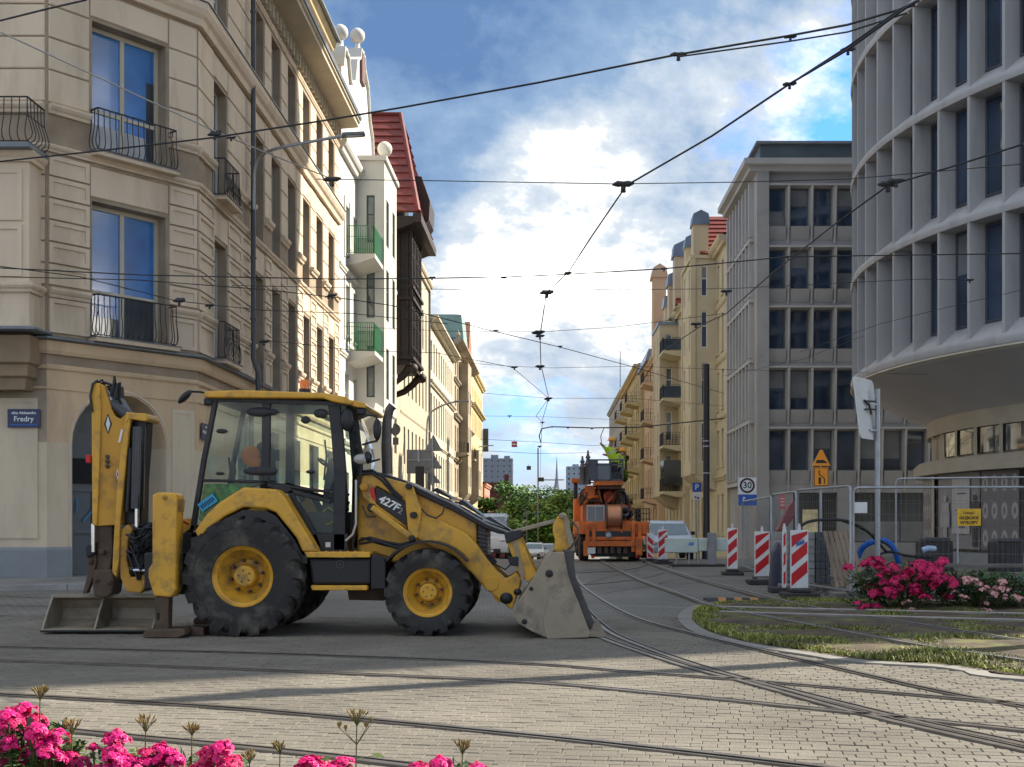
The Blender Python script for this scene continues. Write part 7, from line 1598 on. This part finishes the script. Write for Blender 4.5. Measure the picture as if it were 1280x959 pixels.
# ---- cars
def car(label, x, y, z, col, yaw=0, kind='car', L=4.3, W=1.78, H=1.48, name='parked_car', front=True, lod=False):
    t = thing(name, label, kind, (x, y, z)); m = mat('paint_'+name+str(round(x*10))+str(round(y)), col, .3, .03, 1, coat=.8)
    # side profile in (y, z); nose at -Y
    if kind == 'van': prof = [(-L/2, .35), (-L/2-.02, .8), (-L/2+.10, 1.1), (-L/2+.75, 1.25), (-L/2+1.35, H-.12), (-L/2+1.7, H), (L/2-.1, H), (L/2, H-.15), (L/2, .35)]; green = (1.25, H-.2)
    else: prof = [(-L/2, .28), (-L/2-.02, .55), (-L/2+.12, .74), (-L/2+1.0, .90), (-L/2+1.65, H-.10), (-L/2+2.1, H), (L/2-1.05, H-.05), (L/2-.25, .95), (L/2, .88), (L/2, .28)]; green = (.9, H-.1)
    b = MB(); ws = [1.0 if p[1] < 1.0 else .80 for p in prof]; n = len(prof)
    for s in (-1, 1):
        for (py, pz), w in zip(prof, ws): b.v.append((x+s*W/2*w, y+py, z+pz))
    b.f = [(i, i+n, (i+1) % n+n, (i+1) % n) for i in range(n)]+[tuple(range(n)), tuple(range(2*n-1, n-1, -1))]; b.mi = [0]*len(b.f); b.build('body', m, t, bevel=.06, smooth=50)
    a, c = (prof[3], prof[4]); 
    def face(p, q, i0, i1, wd0, wd1, name_, mm, off): 
        d = Vector((0, q[0]-p[0], q[1]-p[1])); nn = Vector((0, -(q[1]-p[1]), q[0]-p[0])).normalized()*off
        vs = [Vector((x+s*w, y+p[0]+d.y*f, z+p[1]+d.z*f))+nn for f, w in ((i0, wd0), (i1, wd1)) for s in (-1, 1)]
        bb = MB(); bb.add([vs[0], vs[1], vs[3], vs[2]], [(0, 1, 2, 3)]); bb.build(name_, mm, t)
    M_WS = glassmat('windscreen_blue', (.10, .15, .18), .05)
    face(prof[3], prof[4], .1, .95, W*.43, W*.37, 'windscreen', M_WS, .012)
    for s in (-1, 1):
        xs = x+s*(W/2*.9); q = MB(); zz0, zz1 = z+(.95 if kind != 'van' else 1.25), z+H-.16
        q.add([(x+s*W/2*.955, y-L*.1, zz0), (x+s*W/2*.955, y+L*.32, zz0), (x+s*W/2*.835, y+L*.22, zz1), (x+s*W/2*.835, y-L*.02, zz1)], [(0, 1, 2, 3)]); q.build('side_window', M_GLASS, t)
        for yy in (-L*.31, L*.30):
            cc = Vector((x+s*(W/2-.11), y+yy, z+.31)); bb = MB(); bb.lathe([(.18, s*.10), (.22, s*.115), (.30, s*.11), (.315, s*.07), (.315, -s*.10), (.2, -s*.1)], cc, (1, 0, 0), 24); w = bb.build('wheel', M_RUB, t, smooth=40); MB().lathe([(0, s*.09), (.06, s*.1), (.19, s*.09)], cc, (1, 0, 0), 14).build('rim', M_GALV, w)
        hl = MB(); hl.ball((x+s*W*.36, y-L/2+.03, z+(.66 if kind != 'van' else .95)), 1, 10, (.2, .08, .08)); hl.build('headlight', mat('headlight_glass', (.6, .62, .62), .15), t, smooth=True)
        mi = MB(); mi.ball((x+s*(W/2+.08), y-L*.14, z+(1.0 if kind != 'van' else 1.35)), 1, 8, (.1, .06, .08)); mi.build('wing_mirror', M_BLK, t, smooth=True)
    MB().box(x-W*.3, x+W*.3, y-L/2-.045, y-L/2+.05, z+.36, z+.55).build('grille', M_BLK, t, bevel=.02); MB().box(x-.26, x+.26, y-L/2-.06, y-L/2-.046, z+.40, z+.51).build('number_plate', M_WHS, t)
    return t
car('pale grey hatchback parked behind the white beam barrier', X(833, 46), 46.2, zg(46), (.42, .46, .52), W=1.75)
car('small white car driving up the street below the trees', X(668, 108), 108, zg(108), (.62, .63, .63), name='moving_car')
car('silver car following the white car below the trees', X(683, 114), 114, zg(114), (.35, .37, .38), name='moving_car')
car('white van with dark grille half hidden behind the backhoe hood', X(613, 58), 58, zg(58), (.50, .51, .52), kind='van', L=5.0, W=1.95, H=2.2, name='delivery_van')

# ---- people on the platform: one skinned body each
def person(label, joints, radii, edges, mats_fn, hat, base):
    t = thing('person', label, 'person', base)
    me = bpy.data.meshes.new('body'); me.from_pydata([tuple(j) for j in joints], edges, []); ob = bpy.data.objects.new('body', me); COL.objects.link(ob)
    md = ob.modifiers.new('skin', 'SKIN'); md.use_smooth_shade = True
    for i, r in enumerate(radii): me.skin_vertices[0].data[i].radius = (r, r)
    me.skin_vertices[0].data[0].use_root = True
    ob.modifiers.new('sub', 'SUBSURF').levels = 2
    dg = bpy.context.evaluated_depsgraph_get(); nm = bpy.data.meshes.new_from_object(ob.evaluated_get(dg)); bpy.data.objects.remove(ob)
    nm.materials.clear()
    for m in (mat('hi_vis_yellow', (.50, .72, .03), .7, .12, 5), mat('work_trousers', (.03, .035, .05), .8, .1, 5), mat('skin', (.45, .26, .18), .6, .05, 5), mat('hi_vis_stripe', (.6, .6, .58), .4)): nm.materials.append(m)
    for p in nm.polygons: p.material_index = mats_fn(Vector(p.center)); p.use_smooth = True
    o = bpy.data.objects.new('body', nm); COL.objects.link(o); o.parent = t; o.location = -Vector(base)
    c = Vector(hat); b = MB(); b.lathe([(.0, .12), (.06, .115), (.11, .07), (.125, 0), (.16, -.005), (.16, -.02), (.11, -.02)], c, n=18); b.build('helmet', mat('helmet_orange', (.80, .36, .03), .35), t, smooth=50)
    return t
def worker(label, y, foot, hip, sho, head, handA, handB, elbA, elbB):
    """joints given as (x, z) at depth y with small depth offsets"""
    V = lambda p, dy=0: Vector((p[0], y+dy, p[1])); hip, sho, head = V(hip), V(sho), V(head); fl, fr = V((foot[0]-.12, foot[1]), .05), V((foot[0]+.16, foot[1]), -.05)
    kl, kr = (hip+fl)/2+Vector((-.05, -.05, .03)), (hip+fr)/2+Vector((-.05, -.05, .03))
    sL, sR = sho+Vector((-.10, -.14, -.03)), sho+Vector((.12, .10, -.03)); neck = sho.lerp(head, .4)
    chest = hip.lerp(sho, .6); eA, eB, hA, hB = V(elbA, -.2), V(elbB, .15), V(handA, -.25), V(handB, .1)
    J = [hip, chest, sho, neck, head-Vector((0, 0, .03)), head+Vector((0, 0, .06)), sL, eA, hA, sR, eB, hB, hip+Vector((-.09, 0, -.05)), kl, fl+Vector((0, 0, .08)), fl+Vector((-.14, 0, .03)), hip+Vector((.09, 0, -.05)), kr, fr+Vector((0, 0, .08)), fr+Vector((-.14, 0, .03)),
         hA+(hA-eA).normalized()*.08, hB+(hB-eB).normalized()*.08]
    rad = [.15, .165, .12, .06, .095, .09, .075, .055, .04, .075, .055, .04, .10, .075, .05, .04, .10, .075, .05, .04, .035, .035]
    E = [(0, 1), (1, 2), (2, 3), (3, 4), (4, 5), (2, 6), (6, 7), (7, 8), (8, 20), (2, 9), (9, 10), (10, 11), (11, 21), (0, 12), (12, 13), (13, 14), (14, 15), (0, 16), (16, 17), (17, 18), (18, 19)]
    def mf(c):
        if (c-head).length < .19 or (c-hA).length < .10 or (c-hB).length < .10: return 2
        if c.z < hip.z-.10: return 1
        return 3 if abs((c-chest).dot((sho-hip).normalized())) < .03 else 0
    return person(label, J, rad, E, mf, head+Vector((0, 0, .07)), (foot[0], y, foot[1]))
yy = 43.2; fz_ = Zv(600.5, 42)+.02
worker('worker in yellow hi-vis jacket reaching up to the wire from the truck platform', yy, (X(768, yy), fz_), (X(767, yy), fz_+.78), (X(761, yy), fz_+1.16), (X(764.5, yy), fz_+1.40), (X(751.5, yy), Zv(556, yy)), (X(756, yy), fz_+.95), (X(754, yy), fz_+1.24), (X(766, yy), fz_+.88))
worker('worker in yellow hi-vis jacket bending at the back of the truck platform', yy+.6, (X(773, yy), fz_), (X(773, yy), fz_+.62), (X(776, yy), fz_+.98), (X(780, yy), fz_+1.06), (X(772, yy), fz_+.50), (X(781, yy), fz_+.5), (X(773, yy), fz_+.72), (X(781, yy), fz_+.75))
# ================================================================ TREES, ROSES
M_LEAF = [mat('leaf_a', (.14, .26, .04), .6, .35, .5, island=.4), mat('leaf_b', (.21, .32, .055), .6, .35, .5, island=.4), mat('leaf_c', (.085, .18, .033), .6, .3, .5, island=.4)]
M_BARK = mat('tree_bark', (.06, .048, .036), .9, .25, 3, .4, 15)
def tree(label, u, y, vtop, width, mi, seed, n=2600):
    rg = random.Random(seed); x = X(u, y); zb = zg(y); zt = Zv(vtop, y); h = zt-zb; t = thing('street_tree', label, 'tree', (x, y, zb), 'trees at the end of the street')
    b = MB(); b.tube([(x, y, zb), (x+.1, y, zb+h*.2), (x-.05, y, zb+h*.45), (x, y, zb+h*.8)], [.3, .24, .17, .05], 8)
    cl = []
    for k in range(16):
        a = rg.random()*6.28; f = rg.uniform(.28, .98); rr = width/2*rg.uniform(.2, .85)*(1-.55*abs(f-.5)); c = Vector((x+rr*math.cos(a), y+rr*math.sin(a), zb+h*f*.97)); cl.append((c, rg.uniform(.16, .30)*width))
        b.tube([(x, y, zb+h*max(.18, f-.25)), (x+rr*.4*math.cos(a), y+rr*.4*math.sin(a), zb+h*(f-.1)), c], [.09, .06, .02], 5)
    b.build('trunk', M_BARK, t, smooth=True)
    c = MB()
    for k in range(n):
        q, r = cl[rg.randrange(len(cl))]; d = Vector((rg.gauss(0, 1), rg.gauss(0, 1), rg.gauss(0, 1))).normalized()*r*rg.random()**.4; d.z *= .75; p = q+d
        if p.z > zt: p.z = zt-rg.random()*.6
        s = rg.uniform(.10, .34); a1 = Vector((rg.uniform(-1, 1), rg.uniform(-1, 1), rg.uniform(-.5, .5))).normalized()*s; a2 = a1.cross(Vector((rg.uniform(-1, 1), rg.uniform(-1, 1), 1))).normalized()*s*.7
        c.add([p-a1, p-a2, p+a1, p+a2], [(0, 1, 2, 3)])
    c.build('crown', M_LEAF[mi], t, fix=False); return t
for k, (u, y, v, w, mi, lab) in enumerate(((607, 150, 622, 4.2, 2, 'dark tree beside the salmon pink house'), (622, 165, 636, 7.5, 1, 'low bright green tree before the red brick house'), (641, 190, 601, 7.0, 2, 'tall dark tree next to the red brick house'),
    (657, 178, 616, 7, 0, 'mid green tree between the dark tree and the tall tree'), (675, 196, 604, 8, 2, 'tall dark green tree in the middle of the grove'), (690, 180, 618, 8, 0, 'mid green tree above the silver car'), (704, 170, 612, 7, 1, 'bright green tree left of the orange truck'),
    (634, 150, 650, 6, 1, 'small yellowish green tree at the left of the grove'), (664, 158, 640, 7.5, 2, 'dark spreading tree above the white car'), (688, 150, 645, 6.5, 0, 'leafy tree just beyond the loader bucket'), (712, 160, 640, 6, 2, 'dark tree behind the rear corner of the orange truck'), (650, 210, 606, 8, 1, 'pale green treetop at the back of the grove'), (698, 215, 610, 9, 0, 'broad treetop at the far back of the grove'), (774, 120, 552, 2.2, 2, 'slim green tree rising behind the truck platform'), (650, 168, 628, 8, 0, 'bushy tree before the tall dark tree'), (680, 168, 626, 8, 1, 'bright bushy tree in the front of the grove'))):
    tree(lab, u, y, v, w, mi, 100+k)

M_ROSE = mat('rose_magenta', (.72, .012, .19), .55, .2, 18, island=.22); M_ROSE2 = mat('rose_crimson', (.60, .015, .12), .55, .2, 18, island=.25); M_PINK = mat('rose_pale_pink', (.74, .40, .38), .6, .15, 14, island=.12)
M_RLEAF = mat('rose_leaf', (.035, .085, .022), .5, .35, 12, island=.4); M_RLEAF2 = mat('young_rose_leaf', (.10, .14, .03), .5, .35, 12, island=.4); M_STEM = mat('rose_stem', (.085, .10, .03), .7, .2, 10); M_BUD = mat('spent_bud', (.20, .15, .05), .8, .3, 20)
def rosette(b, c, r, ax, rg):
    ax = Vector(ax).normalized(); u = ax.orthogonal().normalized(); w = ax.cross(u)
    for ring, (k, rr, lift, ph) in enumerate(((6, 1.0, .10, 0), (5, .74, .32, .5), (4, .45, .5, .2))):
        for i in range(k):
            a = 6.283*(i+ph+rg.uniform(-.15, .15))/k; d = u*math.cos(a)+w*math.sin(a); s = ax.cross(d); wd = r*.62*(1-.2*ring); q = c+ax*r*lift*.6
            L = r*rr*rg.uniform(.85, 1.1)
            b.add([q-s*wd*.3, q+s*wd*.3, q+d*L*.65+s*wd*.7+ax*r*(lift*.5), q+d*L*.65-s*wd*.7+ax*r*(lift*.5), q+d*L+s*wd*.35+ax*r*(lift*.45-.12*(ring == 0)), q+d*L-s*wd*.35+ax*r*(lift*.45-.12*(ring == 0))], [(0, 1, 2, 3), (3, 2, 4, 5)])
def bloom_mesh(m, seed, n=9, R0=.07, r=.030):
    rg = random.Random(seed); b = MB()
    for k in range(n):
        a = k*2.4; f = math.sqrt((k+.4)/n); ax = Vector((math.cos(a)*f*.9, math.sin(a)*f*.9, 1-.45*f)); c = Vector((math.cos(a)*f*R0, math.sin(a)*f*R0, R0*.6*(1-f*f)+rg.uniform(-.008, .008))); rosette(b, c, r*rg.uniform(.85, 1.2), ax, rg)
    return b.mesh('bloom', m)
BL = {k: [bloom_mesh(m, 10*i+s) for s in range(3)] for i, (k, m) in enumerate((('m', M_ROSE), ('c', M_ROSE2), ('p', M_PINK)))}
def leafset(b, p, rg, s=.03):
    """compound leaf: five leaflets on a stalk"""
    d = Vector((rg.uniform(-1, 1), rg.uniform(-1, 1), rg.uniform(-.25, .5))).normalized(); sd = d.cross(Vector((0, 0, 1))).normalized(); up = sd.cross(d)
    for f, o in ((1.0, 0), (.6, .9), (.6, -.9), (.2, .9), (.2, -.9)):
        c = p+d*s*2.2*f+sd*s*.75*o; e = (d+sd*o*.7).normalized()*s*.85; q = e.cross(up).normalized()*s*.42
        b.add([c-e, c-q*1.0+up*s*.1, c+e, c+q*1.0+up*s*.1], [(0, 1, 2, 3)])
def rose_bush(label, x, y, rx, ry, h, blooms, nl, seed, group=None, young=.3, ls=.03, zmin=.05, stems=14):
    rg = random.Random(seed); t = thing('rose_bush', label, 'rose bush', (x, y, 0.0), group); b1, b2, st = MB(), MB(), MB()
    for k in range(stems):
        a = rg.random()*6.28; f = math.sqrt(rg.random()); q = Vector((x+rx*f*math.cos(a), y+ry*f*math.sin(a), h*rg.uniform(.75, .98))); st.tube([(x+rx*.3*f*math.cos(a), y+ry*.3*f*math.sin(a), .0), (x+rx*.7*f*math.cos(a), y+ry*.7*f*math.sin(a), h*.5), q], [.007, .005, .003], 5, False)
    for k in range(nl):
        a = rg.random()*6.28; f = math.sqrt(rg.random()); z = zmin+(h-zmin)*rg.random()**.7*(1-.35*f*f); p = Vector((x+rx*f*math.cos(a), y+ry*f*math.sin(a), z)); leafset(b2 if rg.random() < young else b1, p, rg, ls*rg.uniform(.7, 1.3))
    for (bp, k, s) in blooms: st.tube([Vector((x+(bp[0]-x)*.6, y+(bp[1]-y)*.6, max(.02, bp[2]-.35))), Vector(bp)-Vector((0, 0, .02))], [.004, .003], 5, False)
    st.build('stems', M_STEM, t, fix=False); b1.build('foliage', M_RLEAF, t, fix=False)
    if b2.v: b2.build('young_foliage', M_RLEAF2, t, fix=False)
    for (bp, k, s) in blooms:
        o = inst('bloom', BL[k][rg.randrange(3)], t, bp, rot=(rg.uniform(-.3, .5), rg.uniform(-.35, .35), rg.random()*6.28)); o.scale = (s, s, s)
    return t
# island roses: crimson bush and pale pink bush
rg = random.Random(77)
def blist(pts, y0, k, s0, jit=.5): return [((X(u, yy), yy, Zv(v, yy)), k, s0*s*rg.uniform(.85, 1.15)) for (u0, v0, s) in pts for yy, u, v in [(y0+rg.uniform(-jit, jit), u0+rg.uniform(-6, 6), v0+rg.uniform(-4, 7)) for _ in range(3)]]
crim = [(1084, 707, 1.1), (1093, 704, 1.3), (1104, 708, 1), (1117, 712, 1.1), (1090, 738, 1.5), (1097, 741, 1), (1110, 725, 1), (1122, 722, 1.1), (1131, 716, 1.2), (1117, 742, 1.4), (1112, 733, 1), (1146, 702, 1.4), (1152, 708, 1.2), (1160, 712, 1.3), (1172, 706, 1.3), (1166, 722, 1.5), (1175, 720, 1.3), (1168, 730, 1.2), (1150, 722, 1.1), (1145, 736, 1.3), (1156, 746, .8), (1182, 744, 1.2), (1077, 755, .9), (1091, 760, .8), (1061, 708, .9), (1190, 728, .9), (1134, 730, .8), (1140, 716, .9), (1125, 735, .9), (1103, 716, .8)]
rose_bush('large crimson rose bush in full bloom behind the weedy tracks', X(1128, 18.9), 18.9, .85, .6, .74, blist(crim, 18.35, 'c', 1.05), 1100, 1, ls=.042, young=.15, stems=26)
pale = [(1192, 734, .9), (1213, 728, 1.1), (1218, 733, .9), (1230, 737, .8), (1240, 740, 1.2), (1250, 731, 1.2), (1257, 733, .9), (1275, 748, 1), (1230, 757, .9), (1134, 764, .9), (1124, 763, .9), (1235, 767, 1), (1196, 766, .8), (1205, 745, .7), (1262, 748, .6), (1215, 724, .5), (1132, 753, .7)]
rose_bush('pale pink rose bush beside the crimson one', X(1235, 19), 19, .85, .55, .60, blist(pale, 18.4, 'p', .85), 1000, 2, ls=.042, young=.15, stems=26)
# foreground bed, cut by the lower edge of the picture
def fb(pts, y0): return [((X(u+rg.uniform(-9, 9), yy), yy, Zv(v+6+rg.uniform(-3, 12), yy)), 'mmc'[j], s*rg.uniform(.34, .66)) for (u, v, s) in pts for yy in (y0+rg.uniform(-.12, .12),) for j in (0, 1, 2)]
F1 = [(12, 888, .9), (28, 886, 1), (42, 890, .9), (35, 905, 1.1), (50, 910, 1.1), (62, 915, 1), (18, 924, .8), (45, 930, 1), (60, 932, .9), (38, 948, 1), (66, 945, .9), (8, 905, .7), (80, 925, .6), (90, 938, .7), (98, 950, .9), (85, 955, .9), (15, 955, .8), (30, 965, 1), (5, 938, .7)]
F2 = [(140, 922, 1.0), (147, 934, 1.1), (155, 945, 1.1), (134, 946, .9), (124, 923, .5), (145, 955, 1.1), (128, 958, .9), (120, 965, 1)]
F3 = [(180, 936, .7), (195, 932, .9), (206, 938, .9), (216, 943, .8), (188, 948, .7), (200, 956, .9), (222, 955, .7)]
F4 = [(262, 940, 1.0), (272, 936, 1), (281, 944, 1), (256, 950, 1), (284, 955, 1), (268, 956, 1), (245, 962, .9)]
F5 = [(382, 950, .9), (395, 948, .9), (408, 950, .9), (420, 955, .9), (400, 960, 1), (376, 960, .8), (432, 962, .8)]
F6 = [(530, 954, .8), (541, 952, .9), (556, 955, .9), (548, 962, .9), (600, 958, .9), (612, 961, .8), (585, 964, .8)]
for k, (pts, xc, lab, h, nl) in enumerate(((F1, 35, 'tall magenta rose bush with white speckled foliage at the end of the bed', .70, 800), (F2, 140, 'magenta rose bush with one upright bloom cluster beside the tallest bush', .60, 300), (F3, 200, 'low magenta rose bush under a spiky seed head', .585, 300), (F4, 270, 'round magenta rose cluster between two brown seed heads', .575, 150), (F5, 400, 'magenta rose bush below the tall leafy stalk', .55, 150), (F6, 565, 'last magenta rose bush at the end of the bed by the rails', .55, 150))):
    rose_bush(lab, X(xc, 4.0), 4.0, .13 if k else .17, .22, h, fb(pts, 3.95), nl, 30+k, young=.5, ls=.018, zmin=.35)
def seed_head(label, u, v, y, s=1.0, leafy=False):
    rg = random.Random(int(u)); c = P(u, v, y); t = thing('rose_stalk', label, 'flower stalk', (c.x, y, 0)); b = MB(); base = Vector((c.x+.01, y, 0)); b.tube([base, Vector((c.x-.005, y, c.z*.6)), c], [.004, .003, .002], 5, False); bd = MB()
    for k in range(22):
        a = rg.random()*6.28; e = rg.uniform(.2, 1.0); d = Vector((math.cos(a)*e, math.sin(a)*e, 1.15)).normalized()*rg.uniform(.035, .055)*s; b.tube([c, c+d*.5+Vector((0, 0, .004)), c+d], [.0014, .0011, .001], 4, False); q = c+d; dn = d.normalized(); bd.tube([q-dn*.002, q+dn*.005, q+dn*.012, q+dn*.018], [.001, .0032, .0026, .0005], 5)
    if leafy:
        for (du, dv) in ((-14, 20), (-22, 16), (12, 16), (18, 10)):
            q = P(u+du, v+dv-14, y); b.tube([c-Vector((0, 0, .06)), q], [.0018, .001], 4, False)
            for k in range(7): dd = Vector((rg.uniform(-.5, .5), rg.uniform(-.5, .5), 1)).normalized()*.025*s; bd.tube([q, q+dd*.6, q+dd], [.001, .003, .0005], 5)
    b.build('stalk', M_STEM, t, fix=False); bd.build('seed_pods', M_BUD, t, smooth=True)
    if leafy:
        l = MB()
        for k, (du, dv) in enumerate(((-38, 40), (26, 36), (18, 58), (34, 60), (10, 62))):
            q = P(u+du, v+dv, y); l.bar(Vector((c.x, y, q.z-.01)), q, .0015, .0015); e = Vector((.018 if du > 0 else -.018, 0, -.004)); n = Vector((0, .01, .007)); l.add([q-e, q-n, q+e*1.3, q+n], [(0, 1, 2, 3)])
        l.build('leaf', M_RLEAF2, t, fix=False)
for (u, v, s, lf, lab) in ((50, 876, .85, False, 'brown seed head topping the tallest magenta rose bush'), (90, 918, .9, False, 'brown seed head right of the tallest magenta rose bush'), (182, 916, 1.0, False, 'broad brown seed head above the low magenta rose'), (240, 920, .7, False, 'small brown seed head left of the round rose cluster'), (350, 944, .8, False, 'brown seed head between the round cluster and the leafy stalk'), (312, 955, .7, False, 'low brown seed head beside the round rose cluster'), (446, 908, 1.0, True, 'tall leafy rose stalk with forked brown seed head'), (578, 944, .8, False, 'forked seed head above the last rose bush')):
    seed_head(lab, u, v, 3.95, s*(.85 + .3 * ((u * 7) % 10) / 10), lf)
# ================================================================ OVERHEAD WIRES
M_WIRE = mat('dark_wire', (.02, .02, .022), .5, .1, 2); M_WIRE_SUN = mat('sunlit_tone_wire', (.60, .58, .54), .25, .1, 2, metal=.6)  # second wire colour has the brightness of sunlight painted in
def wire(pts, z, r, label, nodes=(), group='span wires strung over the street', m=None, sag=0.0, zs_=None):
    q = []
    for i, p in enumerate(pts):
        zz = p[2] if len(p) > 2 else z; y = (zz-1.35)*1500/(654-p[1]); q.append(P(p[0], p[1], y))
    t = thing('overhead_wire', label, 'wire', q[len(q)//2], group); b = MB(); b.tube(q, r, 6); b.build('strand', m or M_WIRE, t, smooth=True)
    for n in nodes:
        u, v = n[:2]; y = (z-1.35)*1500/(654-v); c = P(u, v, y); k = MB(); s = .55*(n[2] if len(n) > 2 else 1.0)
        k.tube([c-Vector((.12*s, 0, .01)), c-Vector((.06*s, 0, 0)), c, c+Vector((.06*s, 0, 0)), c+Vector((.12*s, 0, .01))], [.012, .035*s, .028*s, .035*s, .012], 8); k.tube([c, c-Vector((0, 0, .09*s))], [.02*s, .03*s], 6)
        k.build('clamp', M_IRON, t, smooth=40)
    return t
CON = 'contact wires above the tram tracks'
wire([(1150, 0), (1135, 8), (1060, 62), (987, 105), (890, 170), (783, 232), (740, 295), (710, 341), (683, 366), (675, 420), (676, 455), (686, 498), (678, 525), (676, 560), (675.5, 600)], 5.6, .011, 'main contact wire bending over the street towards the trees', [(987, 105), (710, 341), (683, 366, 2), (675, 420, 1.6), (674, 415, 2), (675, 458, 2), (686, 498, 2), (678, 528, 1.5), (674.5, 558, 2)], CON)
wire([(1148, 0), (1125, 12), (1062, 57), (1000, 97)], 5.66, .010, 'short doubled contact wire beside the main one near the round tower', [(1060, 62)], CON)
wire([(835, 435), (880, 405), (908, 392), (960, 346), (1040, 283), (1110, 232), (1185, 210), (1280, 180)], 5.6, .011, 'contact wire climbing from the ochre tenement to the round tower', [(870, 405, 1.8), (908, 364, 1.6), (1110, 230, 2), (1120, 226, 1.6)], CON)
wire([(0, 202), (130, 188), (268, 172), (410, 150), (505, 134), (675, 103), (843, 69), (985, 45), (1060, 31), (1145, 6)], 6.6, .012, 'long thick span wire from the corner building to the top of the round tower', [(268, 168, 1.4), (848, 68, 1.4), (988, 46)])
wire([(848, 71), (985, 52), (1060, 40), (1135, 16)], 6.5, .009, 'thin wire doubling the end of the thick span wire')
wire([(0, 40), (130, 100), (268, 164), (330, 190), (408, 221)], 6.8, .009, 'bright sunlit wire slanting across the corner building', [(270, 165, 1.2), (289, 172)], m=M_WIRE_SUN)
wire([(0, 26), (60, 11), (108, 0)], 6.9, .010, 'short dark wire at the top of the corner building')
wire([(395, 224), (540, 226), (770, 230), (910, 228), (1060, 224), (1280, 205)], 5.8, .006, 'thin span wire level with the white tenement gable balls', [(415, 224, 1.8), (779, 230, 2.2)])
wire([(0, 335), (180, 344), (420, 349), (540, 348), (640, 346), (710, 343), (830, 336), (985, 321), (1280, 317)], 6.2, .012, 'thick black cable crossing the street below the timber oriel', [(540, 347), (630, 347), (830, 336), (985, 321)])
wire([(0, 346), (170, 350), (330, 362), (420, 372), (490, 382), (600, 410), (700, 434), (792, 459), (905, 492)], 6.1, .010, 'black cable descending across the street from the corner building', [(225, 374, 1.6), (410, 371), (620, 413), (700, 433)])
wire([(0, 333), (100, 346), (220, 376), (262, 381), (330, 388), (440, 392), (560, 405)], 6.0, .009, 'wire sloping past the lower blue window', [(224, 376, 2), (262, 382, 1.5)])
wire([(290, 357), (490, 361), (690, 363), (910, 361), (1150, 349), (1210, 350)], 5.9, .006, 'thin span wire under the thick black cable', [(415, 369, 1.4), (684, 365, 2), (1212, 350, 1.2)])
wire([(325, 425), (385, 431), (440, 438), (545, 441), (640, 459), (686, 498)], 5.8, .008, 'wire from the corner building converging on the middle junction', [(330, 427, 2), (643, 459, 1.6)])
wire([(430, 408), (560, 414), (675, 415), (770, 409), (905, 392)], 5.9, .006, 'thin sagging span wire at the upper junction', [(672, 416, 2.2)])
wire([(560, 452), (640, 458), (690, 460), (790, 458), (905, 462), (1160, 468)], 5.9, .006, 'thin span wire at the height of the far cornices', [(675, 459, 1.4)])
wire([(597, 491), (686, 498), (790, 498), (905, 508)], 5.9, .007, 'thin span wire through the middle junction', [(684, 499, 1.8)])
wire([(600, 520), (680, 521), (780, 525), (890, 530)], 5.9, .007, 'thin span wire below the middle junction', [(637, 520, 1.4)])
wire([(676, 553), (674, 545), (677, 536), (690, 533.5), (740, 535), (800, 534), (905, 523)], 5.8, .030, 'thick knotted feeder cable turning down beside the contact wire', [(690, 534), (710, 535), (740, 536), (760, 535)], 'feeder cables')
wire([(600, 549), (660, 552), (740, 557), (770, 556)], 5.9, .012, 'far thin span wire above the tower block')
wire([(597, 563), (670, 567), (740, 566)], 6.0, .014, 'farthest thin span wire over the street')
wire([(752, 556), (751, 545), (755, 535)], 5.6, .02, 'loose wire end held by the worker on the platform', group='feeder cables')
wire([(686, 498), (670, 520), (676, 526)], 5.7, .010, 'short crossing wire under the middle junction', group='feeder cables')
wire([(1000, 440), (1100, 405), (1210, 378), (1280, 362)], 6.3, .006, 'thin wire rising across the round tower fins')
wire([(905, 470), (1000, 450), (1080, 420)], 6.3, .006, 'thin wire crossing the grey office windows')
def hung(label, u, v, w, h, y, m, m2=None):
    t = thing('hanging_sign', label, 'sign', P(u, v, y)); MB().box(X(u-w/2, y), X(u+w/2, y), y-.03, y+.03, Zv(v+h/2, y), Zv(v-h/2, y)).build('panel', m, t, bevel=.01)
    if m2: MB().box(X(u-w*.42, y), X(u+w*.42, y), y-.036, y-.031, Zv(v+h*.15, y), Zv(v-h*.15, y)).build('stripe', m2, t)
    MB().bar(P(u, v-h/2, y), P(u, v-h/2-2.4, y), .02, .02).build('hanger', M_IRON, t)
hung('small red and white sign hung from a span wire', 643, 555.5, 7, 7, 70, M_REDS, M_WHS); hung('small dark square sign hung from a span wire', 661, 585, 5.5, 5, 85, M_FRAME_D)
t = thing('signal_gantry', 'slim gantry with cross arm standing above the trees', 'gantry', (X(672.5, 130), 130, zg(130))); MB().cyl((X(672.5, 130), 130, zg(130)), P(672.5, 560, 130), .08).build('mast', M_GALV, t); MB().bar(P(672.5, 600, 130), P(705, 600, 130), .12, .12).build('cross_arm', M_GALV, t); MB().box(X(673, 130), X(680, 130), 129.8, 130.2, Zv(602, 130), Zv(597, 130)).build('signal_box', M_FRAME_D, t)
t = thing('church_spire', 'thin church spire far beyond the trees', 'building', (X(696, 480), 480, -4.6)); b = MB(); b.lathe([(1.6, -6), (1.6, 13), (1.9, 13.2), (.9, 17), (.5, 20), (.12, 27), (0, 29)], (X(696, 480), 480, 0), n=8); b.build('tower', M_FAR, t); MB().box(X(696, 480)-5, X(696, 480)+5, 481, 492, -5, 11).build('nave', M_FAR, t)
